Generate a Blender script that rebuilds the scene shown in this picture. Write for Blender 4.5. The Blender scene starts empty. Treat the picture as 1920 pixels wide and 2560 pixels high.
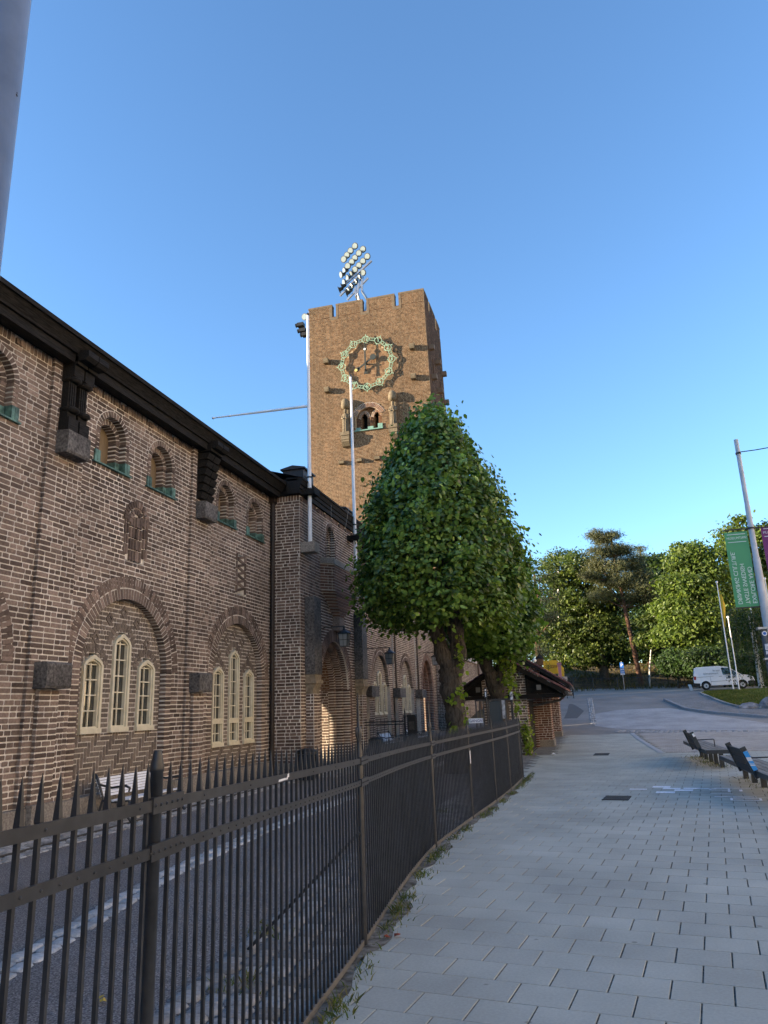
import bpy, math, random
import numpy as np
from mathutils import Vector, Matrix
random.seed(7); RNG = np.random.default_rng(11)
rad = math.radians
scene = bpy.context.scene
COL = scene.collection
# ---------------- camera ----------------
F_PX, CAM_H = 1825.5, 1.6
def cam_axes(yaw, pitch, roll):
    y, p, r = rad(yaw), rad(pitch), rad(roll)
    f = Vector((-math.sin(y)*math.cos(p), math.cos(y)*math.cos(p), math.sin(p)))
    rt = Vector((math.cos(y), math.sin(y), 0)); up = rt.cross(f)
    return rt*math.cos(r)+up*math.sin(r), -rt*math.sin(r)+up*math.cos(r), f
CR, CU, CF = cam_axes(14.663, 15.093, -2.148)
cd = bpy.data.cameras.new('camera'); cam = bpy.data.objects.new('camera', cd); COL.objects.link(cam)
cd.sensor_fit = 'VERTICAL'; cd.sensor_height = 24.0; cd.lens = 24.0*F_PX/2560; cd.clip_start = 0.05; cd.clip_end = 3000
M = Matrix.Identity(4)
for i in range(3): M[i][0], M[i][1], M[i][2] = CR[i], CU[i], -CF[i]
M[0][3], M[1][3], M[2][3] = 0, 0, CAM_H
cam.matrix_world = M
scene.camera = cam
def at(px, py, Y):
    "world point seen at photo pixel (1920x2560) on the vertical plane at distance Y"
    d = (px-960)*CR-(py-1280)*CU+F_PX*CF; t = Y/d.y
    return Vector((t*d.x, Y, CAM_H+t*d.z))
# ---------------- light ----------------
SUN_AZ, SUN_EL = 70.0, 10.5      # azimuth from -Y towards -X
to_sun = Vector((-math.sin(rad(SUN_AZ))*math.cos(rad(SUN_EL)), -math.cos(rad(SUN_AZ))*math.cos(rad(SUN_EL)), math.sin(rad(SUN_EL))))
sl = bpy.data.lights.new('sun', 'SUN'); sl.energy = 5.0; sl.angle = rad(0.5); sl.color = (1.0, 0.80, 0.55)
so = bpy.data.objects.new('sun', sl); COL.objects.link(so)
so.rotation_mode = 'QUATERNION'; so.rotation_quaternion = to_sun.to_track_quat('Z', 'Y'); so.location = (-60, -20, 40)
world = bpy.data.worlds.new('World'); scene.world = world; world.use_nodes = True
wn = world.node_tree; bg = wn.nodes['Background']
sky = wn.nodes.new('ShaderNodeTexSky'); sky.sky_type = 'NISHITA'; sky.sun_disc = False
sky.sun_elevation = rad(SUN_EL); sky.sun_rotation = math.atan2(to_sun.x, to_sun.y)
sky.air_density = 1.0; sky.dust_density = 0.0; sky.ozone_density = 3.8
wn.links.new(sky.outputs[0], bg.inputs[0]); bg.inputs[1].default_value = 0.115
scene.view_settings.view_transform = 'Standard'; scene.view_settings.look = 'None'
scene.view_settings.exposure = 2.0; scene.view_settings.gamma = 1.0
# ---------------- object helpers ----------------
ORG = {}
def tagp(o, label=None, cat=None, group=None, kind=None):
    if label: o['label'] = label
    if cat: o['category'] = cat
    if group: o['group'] = group
    if kind: o['kind'] = kind
    return o
def thing(name, label, cat, loc=(0, 0, 0), group=None):
    o = bpy.data.objects.new(name, None); COL.objects.link(o); o.location = loc
    o.empty_display_size = 0.2
    ORG[o] = Vector(loc); return tagp(o, label, cat, group)
class MB:
    def __init__(s): s.v = []; s.f = []; s.mi = []; s.sm = []; s.m = 0
    def add(s, vs, fs, smooth=False):
        b = len(s.v); s.v.extend([tuple(p) for p in vs])
        for f in fs: s.f.append([b+i for i in f]); s.mi.append(s.m); s.sm.append(smooth)
    def box(s, x0, x1, y0, y1, z0, z1):
        s.add([(x0,y0,z0),(x1,y0,z0),(x1,y1,z0),(x0,y1,z0),(x0,y0,z1),(x1,y0,z1),(x1,y1,z1),(x0,y1,z1)],
              [(0,3,2,1),(4,5,6,7),(0,1,5,4),(1,2,6,5),(2,3,7,6),(3,0,4,7)])
    def obox(s, c, ax, ay, az):
        c = Vector(c); ax = Vector(ax); ay = Vector(ay); az = Vector(az)
        vs = [c+sx*ax+sy*ay+sz*az for sz in (-1,1) for sx, sy in ((-1,-1),(1,-1),(1,1),(-1,1))]
        s.add(vs, [(0,3,2,1),(4,5,6,7),(0,1,5,4),(1,2,6,5),(2,3,7,6),(3,0,4,7)])
    def bar(s, p0, p1, w, h, up=(0,0,1)):
        p0 = Vector(p0); p1 = Vector(p1); d = (p1-p0)
        a = d.normalized(); u = Vector(up)
        if abs(a.dot(u)) > .98: u = Vector((0,1,0))
        sd = a.cross(u).normalized(); u = sd.cross(a)
        s.obox((p0+p1)/2, d/2, sd*w/2, u*h/2)
    def prism(s, pts, axis, a0, a1):
        "pts 2D polygon; axis 'X': pts=(y,z); 'Y': (x,z); 'Z': (x,y)"
        n = len(pts)
        def P(p, a): return (a,p[0],p[1]) if axis == 'X' else (p[0],a,p[1]) if axis == 'Y' else (p[0],p[1],a)
        vs = [P(p,a0) for p in pts]+[P(p,a1) for p in pts]
        fs = [list(range(n))[::-1], list(range(n,2*n))]+[(i,(i+1)%n,n+(i+1)%n,n+i) for i in range(n)]
        s.add(vs, fs)
    def tube(s, pts, rs, n=10, caps=True, smooth=True):
        pts = [Vector(p) for p in pts]
        if not hasattr(rs, '__len__'): rs = [rs]*len(pts)
        rings = []; ref = None
        for i, p in enumerate(pts):
            t = (pts[min(i+1,len(pts)-1)]-pts[max(i-1,0)]).normalized()
            if ref is None: ref = Vector((1,0,0)) if abs(t.x) < .9 else Vector((0,1,0))
            a = (ref-t*ref.dot(t)).normalized(); b = t.cross(a); ref = a
            rings.append([p+rs[i]*(math.cos(2*math.pi*k/n)*a+math.sin(2*math.pi*k/n)*b) for k in range(n)])
        vs = [q for r in rings for q in r]
        fs = [(i*n+k, i*n+(k+1)%n, (i+1)*n+(k+1)%n, (i+1)*n+k) for i in range(len(pts)-1) for k in range(n)]
        s.add(vs, fs, smooth)
        if caps: 
            s.add(rings[0], [list(range(n))[::-1]]); s.add(rings[-1], [list(range(n))])
    def lathe(s, prof, c=(0,0,0), n=16, smooth=True, sy=1.0):
        "prof: (r,z)"
        c = Vector(c); vs = []
        for r, z in prof:
            for k in range(n): a = 2*math.pi*k/n; vs.append((c.x+r*math.cos(a), c.y+sy*r*math.sin(a), c.z+z))
        m = len(prof)
        fs = [(i*n+k, i*n+(k+1)%n, (i+1)*n+(k+1)%n, (i+1)*n+k) for i in range(m-1) for k in range(n)]
        s.add(vs, fs, smooth); s.add(vs[:n], [list(range(n))[::-1]]); s.add(vs[-n:], [list(range(n))])
    def sphere(s, c, r, nu=12, nv=8, sz=1):
        s.lathe([(max(1e-3, r*math.sin(math.pi*i/nv)), -r*sz*math.cos(math.pi*i/nv)) for i in range(nv+1)], c, nu)
    def build(s, name, mat, parent=None, loc=None):
        me = bpy.data.meshes.new(name)
        if parent is not None: org = ORG[parent]
        elif loc is not None: org = Vector(loc)
        else:
            a = np.array(s.v); org = Vector(((a[:,0].min()+a[:,0].max())/2, (a[:,1].min()+a[:,1].max())/2, a[:,2].min()))
        va = np.array(s.v, dtype=np.float64)-np.array(org)
        nf = len(s.f); sizes = np.array([len(f) for f in s.f], dtype=np.int32)
        me.vertices.add(len(va)); me.vertices.foreach_set('co', va.astype(np.float32).ravel())
        me.loops.add(int(sizes.sum())); me.loops.foreach_set('vertex_index', np.concatenate([np.array(f, dtype=np.int32) for f in s.f]))
        me.polygons.add(nf); st = np.concatenate([[0], np.cumsum(sizes)[:-1]]).astype(np.int32)
        me.polygons.foreach_set('loop_start', st)
        me.polygons.foreach_set('material_index', np.array(s.mi, dtype=np.int32))
        me.polygons.foreach_set('use_smooth', np.array(s.sm, dtype=bool))
        for m in (mat if isinstance(mat, (list, tuple)) else [mat]): me.materials.append(m)
        me.update(calc_edges=True); me.validate()
        o = bpy.data.objects.new(name, me); COL.objects.link(o)
        if parent is not None: o.parent = parent
        else: o.location = org
        ORG[o] = Vector(org); return o
def struct(name, mb, mat, loc=(0,0,0)):
    return tagp(mb.build(name, mat, None, loc), kind='structure')
def copy_tree(o, parent=None):
    c = o.copy(); COL.objects.link(c); c.parent = parent; ORG[c] = ORG.get(o, Vector())
    for ch in list(o.children): copy_tree(ch, c)
    return c
def text_mesh(txt, size, depth=0.002, align='CENTER', space=1.0):
    "returns (verts, faces) of lettering lying in XY plane"
    cu = bpy.data.curves.new('lettering', 'FONT'); cu.body = txt; cu.size = size; cu.extrude = depth
    cu.align_x = align; cu.align_y = 'CENTER'; cu.space_character = space; cu.resolution_u = 3
    ob = bpy.data.objects.new('lettering', cu); COL.objects.link(ob)
    dg = bpy.context.evaluated_depsgraph_get(); ev = ob.evaluated_get(dg); me = ev.to_mesh()
    vs = [v.co.copy() for v in me.vertices]; fs = [tuple(p.vertices) for p in me.polygons]
    ev.to_mesh_clear(); bpy.data.objects.remove(ob); bpy.data.curves.remove(cu)
    return vs, fs
def put_text(mb, txt, size, origin, ax, ay, depth=0.002, align='CENTER', sx=1.0, space=1.0):
    ax = Vector(ax).normalized(); ay = Vector(ay).normalized(); n = ax.cross(ay); o = Vector(origin)
    vs, fs = text_mesh(txt, size, depth, align, space)
    mb.add([o+ax*v.x*sx+ay*v.y+n*v.z for v in vs], fs)
# ---------------- materials ----------------
def nm(name):
    m = bpy.data.materials.new(name); m.use_nodes = True; nt = m.node_tree
    return m, nt, nt.nodes['Principled BSDF']
def N(nt, t, **k):
    n = nt.nodes.new(t)
    for a, b in k.items():
        if a.startswith('i_'):
            n.inputs[a[2:].replace('_', ' ')].default_value = b
        else: setattr(n, a, b)
    return n
def ramp(nt, fac, stops):
    r = N(nt, 'ShaderNodeValToRGB'); nt.links.new(fac, r.inputs[0])
    el = r.color_ramp.elements
    while len(el) < len(stops): el.new(.5)
    for e, (p, c) in zip(el, stops): e.position = p; e.color = (*c, 1) if len(c) == 3 else c
    return r.outputs[0]
def posn(nt):
    return N(nt, 'ShaderNodeNewGeometry').outputs['Position']
def noise(nt, vec, scale, detail=4, rough=.6):
    n = N(nt, 'ShaderNodeTexNoise'); n.inputs['Scale'].default_value = scale; n.inputs['Detail'].default_value = detail
    n.inputs['Roughness'].default_value = rough; nt.links.new(vec, n.inputs['Vector']); return n.outputs['Fac']
def mixc(nt, fac, a, b, mode='MIX'):
    m = N(nt, 'ShaderNodeMix', data_type='RGBA', blend_type=mode)
    for s, v in ((0, fac), (6, a), (7, b)):
        if hasattr(v, 'links'): nt.links.new(v, m.inputs[s])
        elif isinstance(v, (int, float)): m.inputs[s].default_value = v
        else: m.inputs[s].default_value = (*v, 1)
    return m.outputs[2]
def bump(nt, b, h, strength=.3, dist=.01):
    n = N(nt, 'ShaderNodeBump'); n.inputs['Strength'].default_value = strength; n.inputs['Distance'].default_value = dist
    nt.links.new(h, n.inputs['Height']); nt.links.new(n.outputs[0], b.inputs['Normal'])
def streaks(nt, P, c, amt):
    mp = N(nt, 'ShaderNodeMapping'); mp.inputs['Scale'].default_value = (1.6,1.6,.16); nt.links.new(P, mp.inputs[0])
    return mixc(nt, 1.0, c, ramp(nt, noise(nt, mp.outputs[0], 1.3, 5), [(.38, (1-amt,)*3), (.6, (1+amt*.4,)*3)]), 'MULTIPLY')
def island_mat(name, stops, nscale=30, namt=.25, rough=.9, bstr=.4, bdist=.003, big=None, streak=0, spots=0):
    "colour varies per separate piece, plus fine grain"
    m, nt, b = nm(name); g = N(nt, 'ShaderNodeNewGeometry'); P = g.outputs['Position']
    c = ramp(nt, g.outputs['Random Per Island'], stops)
    n1 = noise(nt, P, nscale, 5); r = ramp(nt, n1, [(.3, (1-namt,)*3), (.7, (1+namt,)*3)])
    c = mixc(nt, 1.0, c, r, 'MULTIPLY')
    if big:
        r2 = ramp(nt, noise(nt, P, big[0], 3), [(.35, (1-big[1],)*3), (.65, (1+big[1],)*3)]); c = mixc(nt, 1.0, c, r2, 'MULTIPLY')
    if streak: c = streaks(nt, P, c, streak)
    if spots:
        v = N(nt, 'ShaderNodeTexVoronoi'); v.inputs['Scale'].default_value = 2.6; nt.links.new(P, v.inputs[0]); c = mixc(nt, 1.0, c, ramp(nt, v.outputs['Distance'], [(.035, (1-spots,)*3), (.06, (1,)*3)]), 'MULTIPLY')
    nt.links.new(c, b.inputs['Base Color']); b.inputs['Roughness'].default_value = rough
    b.inputs['Specular IOR Level'].default_value = .25
    bump(nt, b, noise(nt, P, nscale*2.5, 4), bstr, bdist)
    return m
def noise_mat(name, c0, c1, scale=8, rough=.85, bstr=.3, bdist=.004, metal=0, spec=.3, detail=5, scale2=None, amt2=.15, stretch=None, lo=.35, hi=.65):
    m, nt, b = nm(name); P = posn(nt)
    if stretch:
        mp = N(nt, 'ShaderNodeMapping'); mp.inputs['Scale'].default_value = stretch; nt.links.new(P, mp.inputs[0]); P = mp.outputs[0]
    n1 = noise(nt, P, scale, detail); c = ramp(nt, n1, [(lo, c0), (hi, c1)])
    if scale2:
        r2 = ramp(nt, noise(nt, P, scale2, 3), [(.35, (1-amt2,)*3), (.65, (1+amt2,)*3)]); c = mixc(nt, 1.0, c, r2, 'MULTIPLY')
    nt.links.new(c, b.inputs['Base Color']); b.inputs['Roughness'].default_value = rough
    b.inputs['Metallic'].default_value = metal; b.inputs['Specular IOR Level'].default_value = spec
    if bstr: bump(nt, b, n1, bstr, bdist)
    return m
MT = {}
MT['brick'] = island_mat('brown_brick', [(0,(.082,.060,.049)),(.35,(.132,.098,.079)),(.7,(.180,.134,.108)),(1,(.26,.195,.158))], 28, .28, .92, .5, .004, (.4,.2), .22)
MT['brick_red'] = island_mat('red_brick', [(0,(.09,.042,.030)),(.5,(.135,.062,.042)),(1,(.18,.088,.060))], 28, .28, .9, .5, .004)
MT['brick_niche'] = island_mat('grey_brown_brick', [(0,(.11,.09,.075)),(.5,(.15,.122,.10)),(1,(.20,.165,.135))], 28, .25, .92, .5, .004)
MT['mortar'] = noise_mat('lime_mortar', (.50,.455,.395), (.68,.63,.555), 14, .95, .6, .006, scale2=.5, amt2=.28)
MT['mortar_dim'] = noise_mat('dirty_mortar', (.42,.385,.335), (.58,.53,.465), 14, .95, .6, .006)
MT['granite'] = noise_mat('dark_granite', (.045,.042,.04), (.16,.15,.14), 22, .8, .8, .012, scale2=1.5, amt2=.3)
MT['plinth'] = noise_mat('grey_granite_plinth', (.15,.135,.115), (.30,.27,.235), 30, .85, .6, .006, scale2=1.2, amt2=.2)
MT['carved'] = noise_mat('carved_sandstone', (.20,.16,.11), (.33,.27,.19), 12, .9, .6, .01, scale2=1.5, amt2=.2)
MT['tar'] = noise_mat('black_tarred_wood', (.007,.0065,.006), (.026,.024,.022), 9, .8, .6, .006, spec=.15, stretch=(6,.6,6))
MT['copper'] = noise_mat('verdigris_copper', (.035,.075,.06), (.12,.24,.20), 9, .6, .3, .003, metal=.2, spec=.5, scale2=3, amt2=.3)
MT['copper_l'] = noise_mat('pale_verdigris', (.17,.28,.20), (.32,.46,.34), 9, .6, .2, .003, spec=.5)
MT['cream'] = noise_mat('cream_paint', (.56,.51,.37), (.68,.63,.48), 6, .5, .15, .002, spec=.4)
MT['white'] = noise_mat('white_paint', (.72,.73,.74), (.82,.83,.84), 5, .4, .05, .001, spec=.5)
MT['whitewood'] = noise_mat('white_slats', (.70,.72,.76), (.82,.84,.88), 8, .45, .1, .001)
MT['iron'] = noise_mat('black_iron_paint', (.016,.018,.021), (.028,.031,.036), 18, .42, .25, .0015, spec=.5, scale2=3, amt2=.25)
MT['iron_dull'] = noise_mat('weathered_iron', (.03,.03,.03), (.07,.065,.06), 20, .6, .4, .002)
MT['brownpipe'] = noise_mat('dark_brown_pipe', (.02,.014,.012), (.035,.026,.022), 10, .5, .1, .001)
MT['shutter'] = noise_mat('ochre_board', (.15,.105,.055), (.22,.16,.09), 6, .8, .4, .004, stretch=(1,8,.8))
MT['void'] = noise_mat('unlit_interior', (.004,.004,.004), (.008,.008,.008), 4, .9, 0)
MT['galv'] = noise_mat('galvanised_steel', (.30,.31,.33), (.42,.43,.45), 3, .42, .1, .002, metal=.85, scale2=.8, amt2=.1)
MT['steel_white'] = noise_mat('pale_grey_mast', (.42,.43,.45), (.55,.56,.58), 3, .45, .1, .002, scale2=.6, amt2=.08)
MT['tile'] = island_mat('red_roof_tile', [(0,(.07,.028,.02)),(.5,(.12,.048,.034)),(1,(.18,.08,.06))], 14, .35, .85, .5, .006)
MT['steelroof'] = noise_mat('roof_sheet', (.03,.032,.035), (.05,.053,.058), 4, .5, .1, .002)
MT['bark'] = noise_mat('linden_bark', (.028,.022,.017), (.105,.088,.068), 7, .95, 1.0, .045, stretch=(3.2,3.2,.75), scale2=.7, amt2=.3)
MT['pinebark'] = noise_mat('pine_bark', (.06,.032,.022), (.14,.075,.048), 6, .95, .8, .03, stretch=(2,2,.7))
MT['birchbark'] = noise_mat('birch_bark', (.12,.11,.10), (.62,.60,.56), 2.5, .8, .3, .01, stretch=(1,1,3), lo=.38, hi=.46)
MT['glass'] = noise_mat('window_glass', (.006,.008,.009), (.012,.015,.017), 2, .04, .25, .004, spec=.5)
MT['glass'].node_tree.nodes['Principled BSDF'].inputs['IOR'].default_value = 2.3
MT['blackplastic'] = noise_mat('black_plastic', (.012,.013,.014), (.02,.021,.023), 6, .5, .05, .001)
def flat(name, c, rough=.6, metal=0, spec=.4, var=.06, scale=5):
    return noise_mat(name, tuple(x*(1-var) for x in c), tuple(x*(1+var) for x in c), scale, rough, 0, metal=metal, spec=spec)
# ---------------- terrain ----------------
TY = [-400,34,37,40,45,50,55,60,66,75,80,95,130,900]; TZ = [0,0,.07,.25,.75,1.35,1.75,1.95,2.15,2.55,2.95,5.6,7.5,9.5]
def T(y): return float(np.interp(y, TY, TZ))
FY = [-1.5,0.5,2.43,5.45,7.2,9.1,11.3,13.2,14.8,17.6]; FX = [-1.33,-1.42,-1.50,-1.68,-1.84,-1.93,-1.80,-1.68,-1.61,-1.56]
def _spl(y):
    # smooth interpolation of the fence line
    return float(np.mean([np.interp(y+k, FY, FX) for k in (-.6,-.3,0,.3,.6)]))
fx = _spl
mb = MB()
ys = sorted(set([-300,-150,-60,-20]+list(range(-10,34,4))+list(np.arange(34,100,1.5))+list(range(100,140,6))+[180,260,400,700,900]))
xs = [-500,-200,-80,-40,-20,-8,0,8,16,30,60,120,300,600]
for j in range(len(ys)-1):
    for i in range(len(xs)-1):
        mb.add([(xs[i],ys[j],T(ys[j])-.012),(xs[i+1],ys[j],T(ys[j])-.012),(xs[i+1],ys[j+1],T(ys[j+1])-.012),(xs[i],ys[j+1],T(ys[j+1])-.012)],[(0,1,2,3)])
MT['earth'] = noise_mat('dry_earth_and_leaf_litter', (.025,.02,.010), (.12,.085,.035), .8, .95, .8, .05, scale2=.22, amt2=.35, detail=8)
struct('ground', mb, MT['earth'])
def resample(pts, n):
    pts = np.array(pts, float); d = np.r_[0, np.cumsum(np.linalg.norm(np.diff(pts, axis=0), axis=1))]
    t = np.linspace(0, d[-1], n); return np.stack([np.interp(t, d, pts[:,0]), np.interp(t, d, pts[:,1])], 1)
def ribbon(A, B, nu, nv, dz, mb=None):
    mb = mb or MB(); A = resample(A, nu+1); B = resample(B, nu+1)
    g = [[(A[i]*(1-j/nv)+B[i]*j/nv) for j in range(nv+1)] for i in range(nu+1)]
    vs = [(p[0], p[1], T(p[1])+dz) for r in g for p in r]; m = nv+1
    mb.add(vs, [(i*m+j, i*m+j+1, (i+1)*m+j+1, (i+1)*m+j) for i in range(nu) for j in range(nv)], True); return mb
MT['asphalt'] = noise_mat('asphalt', (.19,.185,.175), (.29,.28,.265), 90, .9, .6, .006, scale2=.35, amt2=.18, detail=3)
MT['asphalt_yard'] = noise_mat('speckled_yard_asphalt', (.10,.092,.088), (.36,.33,.31), 75, .9, .7, .008, scale2=.5, amt2=.15, detail=2, lo=.42, hi=.66)
MT['sand'] = noise_mat('jointing_sand', (.10,.096,.088), (.26,.25,.225), 25, .95, .6, .006, scale2=1.3, amt2=.3)
MT['paver'] = island_mat('concrete_paver', [(0,(.37,.378,.338)),(.5,(.39,.40,.355)),(1,(.415,.425,.378))], 55, .09, .85, .25, .0015, (.75,.13), 0, .4)
MT['paver_red'] = island_mat('small_paver', [(0,(.34,.32,.295)),(1,(.42,.40,.37))], 40, .1, .9, .3, .002, (.5,.12))
MT['sett'] = island_mat('granite_sett', [(0,(.22,.22,.215)),(.5,(.33,.33,.32)),(1,(.44,.43,.42))], 35, .25, .8, .8, .008)
MT['sett_dark'] = island_mat('worn_sett', [(0,(.22,.217,.207)),(.5,(.31,.305,.292)),(1,(.41,.40,.385))], 35, .25, .85, .8, .006)
# road over the rise, from the square to the far fence
struct('road', ribbon([(-3.5,33),(-3.5,78)], [(14,33),(14,78)], 60, 8, 0.0), MT['asphalt'])
struct('yard_road', ribbon([(-7.9,-3),(-7.9,17),(-7.9,25),(-7.9,44)], [(-1.2,-3),(-1.2,17),(-2.05,25),(-2.05,44)], 60, 4, .003), MT['asphalt_yard'])
# square of concrete pavers
struct('square_bedding', ribbon([(fx(y)+.02 if y < 17 else -2.0, y) for y in np.linspace(-2,37,40)], [(12,y) for y in np.linspace(-2,37,40)], 40, 6, .006), MT['sand'])
pv = MB(); ca, sa = math.cos(rad(-8.5)), math.sin(rad(-8.5)); PL, PW = .327, .306
def tile(mb, cx, cy, hx, hy, ang_c, ang_s, zt, bev=.0025, drop=.006, clip=False):
    vs = []; ny = 0
    for k, (e, dz) in enumerate(((0, 0), (-bev, drop))):
        for sx, sy in ((-1,-1),(1,-1),(1,1),(-1,1)):
            u = sx*(hx+(0 if k == 0 else -bev)); v = sy*(hy+(0 if k == 0 else -bev))
            x = cx+u*ang_c-v*ang_s; y = cy+u*ang_s+v*ang_c
            if clip and y < 17.6: x = max(x, fx(y)+.055+.02*math.sin(y*9))
            vs.append((x, y, T(y)+zt-drop+dz))
    if clip and max(v[0] for v in vs)-min(v[0] for v in vs) < .05: return
    mb.add(vs, [(4,5,6,7),(0,1,5,4),(1,2,6,5),(2,3,7,6),(3,0,4,7)])
for j in range(-30, 130):
    for i in range(-40, 60):
        u = (i+(.5 if j % 2 else 0))*PL; v = j*PW
        x = -.09+u*ca-v*sa; y = 4.81-.15+u*sa+v*ca
        if y < -2 or y > 37.0 or x > 9 or x < fx(min(y, 17.5))-.12: continue
        if y > 17.2 and x < -1.25 and y > 24.5: 
            if x < -1.25: continue
        if x > 2.05-.005*(y-24.6)*3 and y > 24.6: continue
        tile(pv, x, y, PL/2-.0036-random.random()*.0012, PW/2-.0021-random.random()*.0008, ca, sa, .020+random.uniform(-.0008,.0008), clip=True)
struct('paving', pv, MT['paver'])
# smaller pavers right of the pale strip, laid slightly diagonally
pv = MB(); c2, s2 = math.cos(rad(12)), math.sin(rad(12))
for j in range(-60, 140):
    for i in range(-60, 80):
        u = (i+(.5 if j % 2 else 0))*.22; v = j*.115
        x = 5+u*c2-v*s2; y = 30+u*s2+v*c2
        if y < 24.75 or y > 37 or x < 2.1 or x > 10: continue
        tile(pv, x, y, .105, .052, c2, s2, .02+random.uniform(-.002,.002), .003, .01)
struct('small_paving', pv, MT['paver_red'])
mb = MB(); ribbon([(1.86,24.5),(1.70,37.2)], [(2.03,24.5),(1.87,37.2)], 20, 1, .030, mb)
tagp(mb.build('drain_strip', flat('pale_granite_strip', (.36,.37,.38), .8)), 'long pale granite strip set in the paving in front of the brick kiosks', 'paving strip')
# pale sett apron across the road
def setts(A, B, step, width_n, dz, jit=.15, dome=.35, mb=None):
    "rows of worn stones between polylines A and B"
    mb = mb or MB(); L = np.linalg.norm(np.diff(np.array(A, float), axis=0), axis=1).sum(); n = max(2, int(L/step))
    A = resample(A, n+1); B = resample(B, n+1)
    for i in range(n):
        off = random.uniform(-.3,.3)/width_n
        cuts = [0]+sorted(min(.97, max(.03, (k+random.uniform(-jit,jit))/width_n+off*.3)) for k in range(1, width_n))+[1]
        for k in range(width_n):
            a, b = cuts[k]+.035/width_n*1.6, cuts[k+1]-.035/width_n*1.6
            if b-a < .01: continue
            q = []
            for (ii, t) in ((i+.05,a),(i+.05,b),(i+.95,b),(i+.95,a)):
                fi = int(ii); fr = ii-fi
                P0 = A[fi]*(1-fr)+A[min(fi+1,n)]*fr; P1 = B[fi]*(1-fr)+B[min(fi+1,n)]*fr
                q.append(P0*(1-t)+P1*t+np.array([random.uniform(-1,1), random.uniform(-1,1)])*step*.05)
            c = sum(q)/4; vs = []
            h = random.uniform(-.004,.006)
            for s_, z_ in ((1, -.012), (.93, 0.0+h), (.62, .006+h)):
                for m_ in range(4):
                    a0, a1 = q[m_], q[(m_+1) % 4]
                    for w_ in (.16, .84):
                        p = a0*(1-w_)+a1*w_; p = c+(p-c)*s_
                        vs.append((p[0], p[1], T(p[1])+dz+z_))
            fs = [[16+e for e in range(8)]]
            for r_ in (0, 8): fs += [(r_+e, r_+(e+1)%8, r_+8+(e+1)%8, r_+8+e) for e in range(8)]
            mb.add(vs, fs, True)
    return mb
apA = [(.2,41.2),(.22,46.2),(2.4,47.3),(4.6,47.6)]; 
struct('sett_apron', ribbon([(.15,41),(.2,46),(1.6,47.4),(4.5,47.6)], [(1.6,39.3),(4,38.3),(7.4,36.9),(9.8,36.9)], 24, 12, .006), noise_mat('worn_pale_setts', (.29,.29,.29), (.44,.44,.44), 22, .85, .8, .02, scale2=.8, amt2=.15, detail=3))
struct('sett_band', setts([(1.2,38.9),(9.5,36.2)], [(1.0,37.9),(9.3,35.2)], .22, 5, .02), MT['sett'])
struct('tactile_strip', setts([(-.05,41.6),(-.15,57.5)], [(.28,41.6),(.22,57.5)], .35, 3, .012), MT['sett'])
# yard cobbles: strip by the fence, double row in the middle, band along the building
struct('cobble_verge', setts([(fx(y)-.92, y) for y in np.linspace(-1,17.5,40)], [(fx(y)-.03, y) for y in np.linspace(-1,17.5,40)], .16, 5, .018), MT['sett_dark'])
rowA = [(-2.9,-2),(-3.9,4.56),(-4.43,7.45),(-4.60,10.2),(-4.55,13.2),(-4.4,17),(-4.3,24)]
struct('cobble_row', setts([(x-.16,y) for x, y in rowA], [(x+.13,y) for x, y in rowA], .19, 2, .018), island_mat('pale_granite_sett', [(0,(.30,.31,.31)),(.5,(.42,.43,.43)),(1,(.54,.54,.53))], 35, .25, .8, .8, .008))
struct('cobble_footway', setts([(-7.9,-1),(-7.9,18.2)], [(-6.85,-1),(-6.85,18.2)], .13, 8, .018), MT['sett_dark'])
struct('cobble_threshold', setts([(-7.1,18.2),(-7.1,30)], [(-6.2,18.2),(-6.2,30)], .16, 6, .018), MT['sett_dark'])
mb = MB()
for y in np.arange(-1, 18, 1.3): mb.box(-7.18,-7.13,y,y+1.28,.012,.034)
tagp(mb.build('drain_channel', MT['iron_dull']), 'thin dark iron drainage channel in the cobbles along the brick facade', 'drain')
# traffic island, kerb and lawn
kerbL = [(4.7,51.5),(4.85,49.6),(5.31,46.5),(6.24,44.9),(7.56,43.3),(8.6,42.1),(13,39.5)]
gras = [(7.9,56.6),(7.25,54.6),(7.35,49.6),(7.66,47.3),(7.95,46.2),(9.4,45.1),(15,42.3)]
struct('traffic_island', ribbon(kerbL, gras, 30, 6, .11), noise_mat('small_sett_paving', (.13,.13,.13), (.28,.28,.275), 16, .9, .9, .02, scale2=.9, amt2=.15, detail=2))
def kerb(pts, w, h, name, mat, n=40, gap=True):
    mb = MB(); P = resample(pts, n+1)
    for i in range(n):
        a = np.array(P[i]); b = np.array(P[i+1]); d = (b-a)/np.linalg.norm(b-a); s = np.array([-d[1], d[0]])*w/2
        b2 = b-d*.012; vs = []
        for z in (-.05, h):
            for q in (a-s, b2-s, b2+s, a+s): vs.append((q[0], q[1], T(q[1])+z))
        mb.add(vs, [(0,3,2,1),(4,5,6,7),(0,1,5,4),(1,2,6,5),(2,3,7,6),(3,0,4,7)])
    return struct(name, mb, mat)
kerb(kerbL, .16, .13, 'kerb', noise_mat('kerb_granite', (.22,.23,.24), (.34,.35,.36), 20, .8, .5, .005))
kerb([(x+.05,y) for x,y in gras], .14, .2, 'kerb', MT['sett'], 30)
MT['lawn'] = noise_mat('mown_lawn', (.035,.06,.012), (.10,.12,.03), 3.5, .95, .8, .03, scale2=.5, amt2=.3, detail=8)
struct('lawn', ribbon(gras, [(13.5,60.5),(20,58),(20,54),(20,51),(20,48),(20,44),(22,38)], 30, 14, .16), MT['lawn'])
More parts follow.
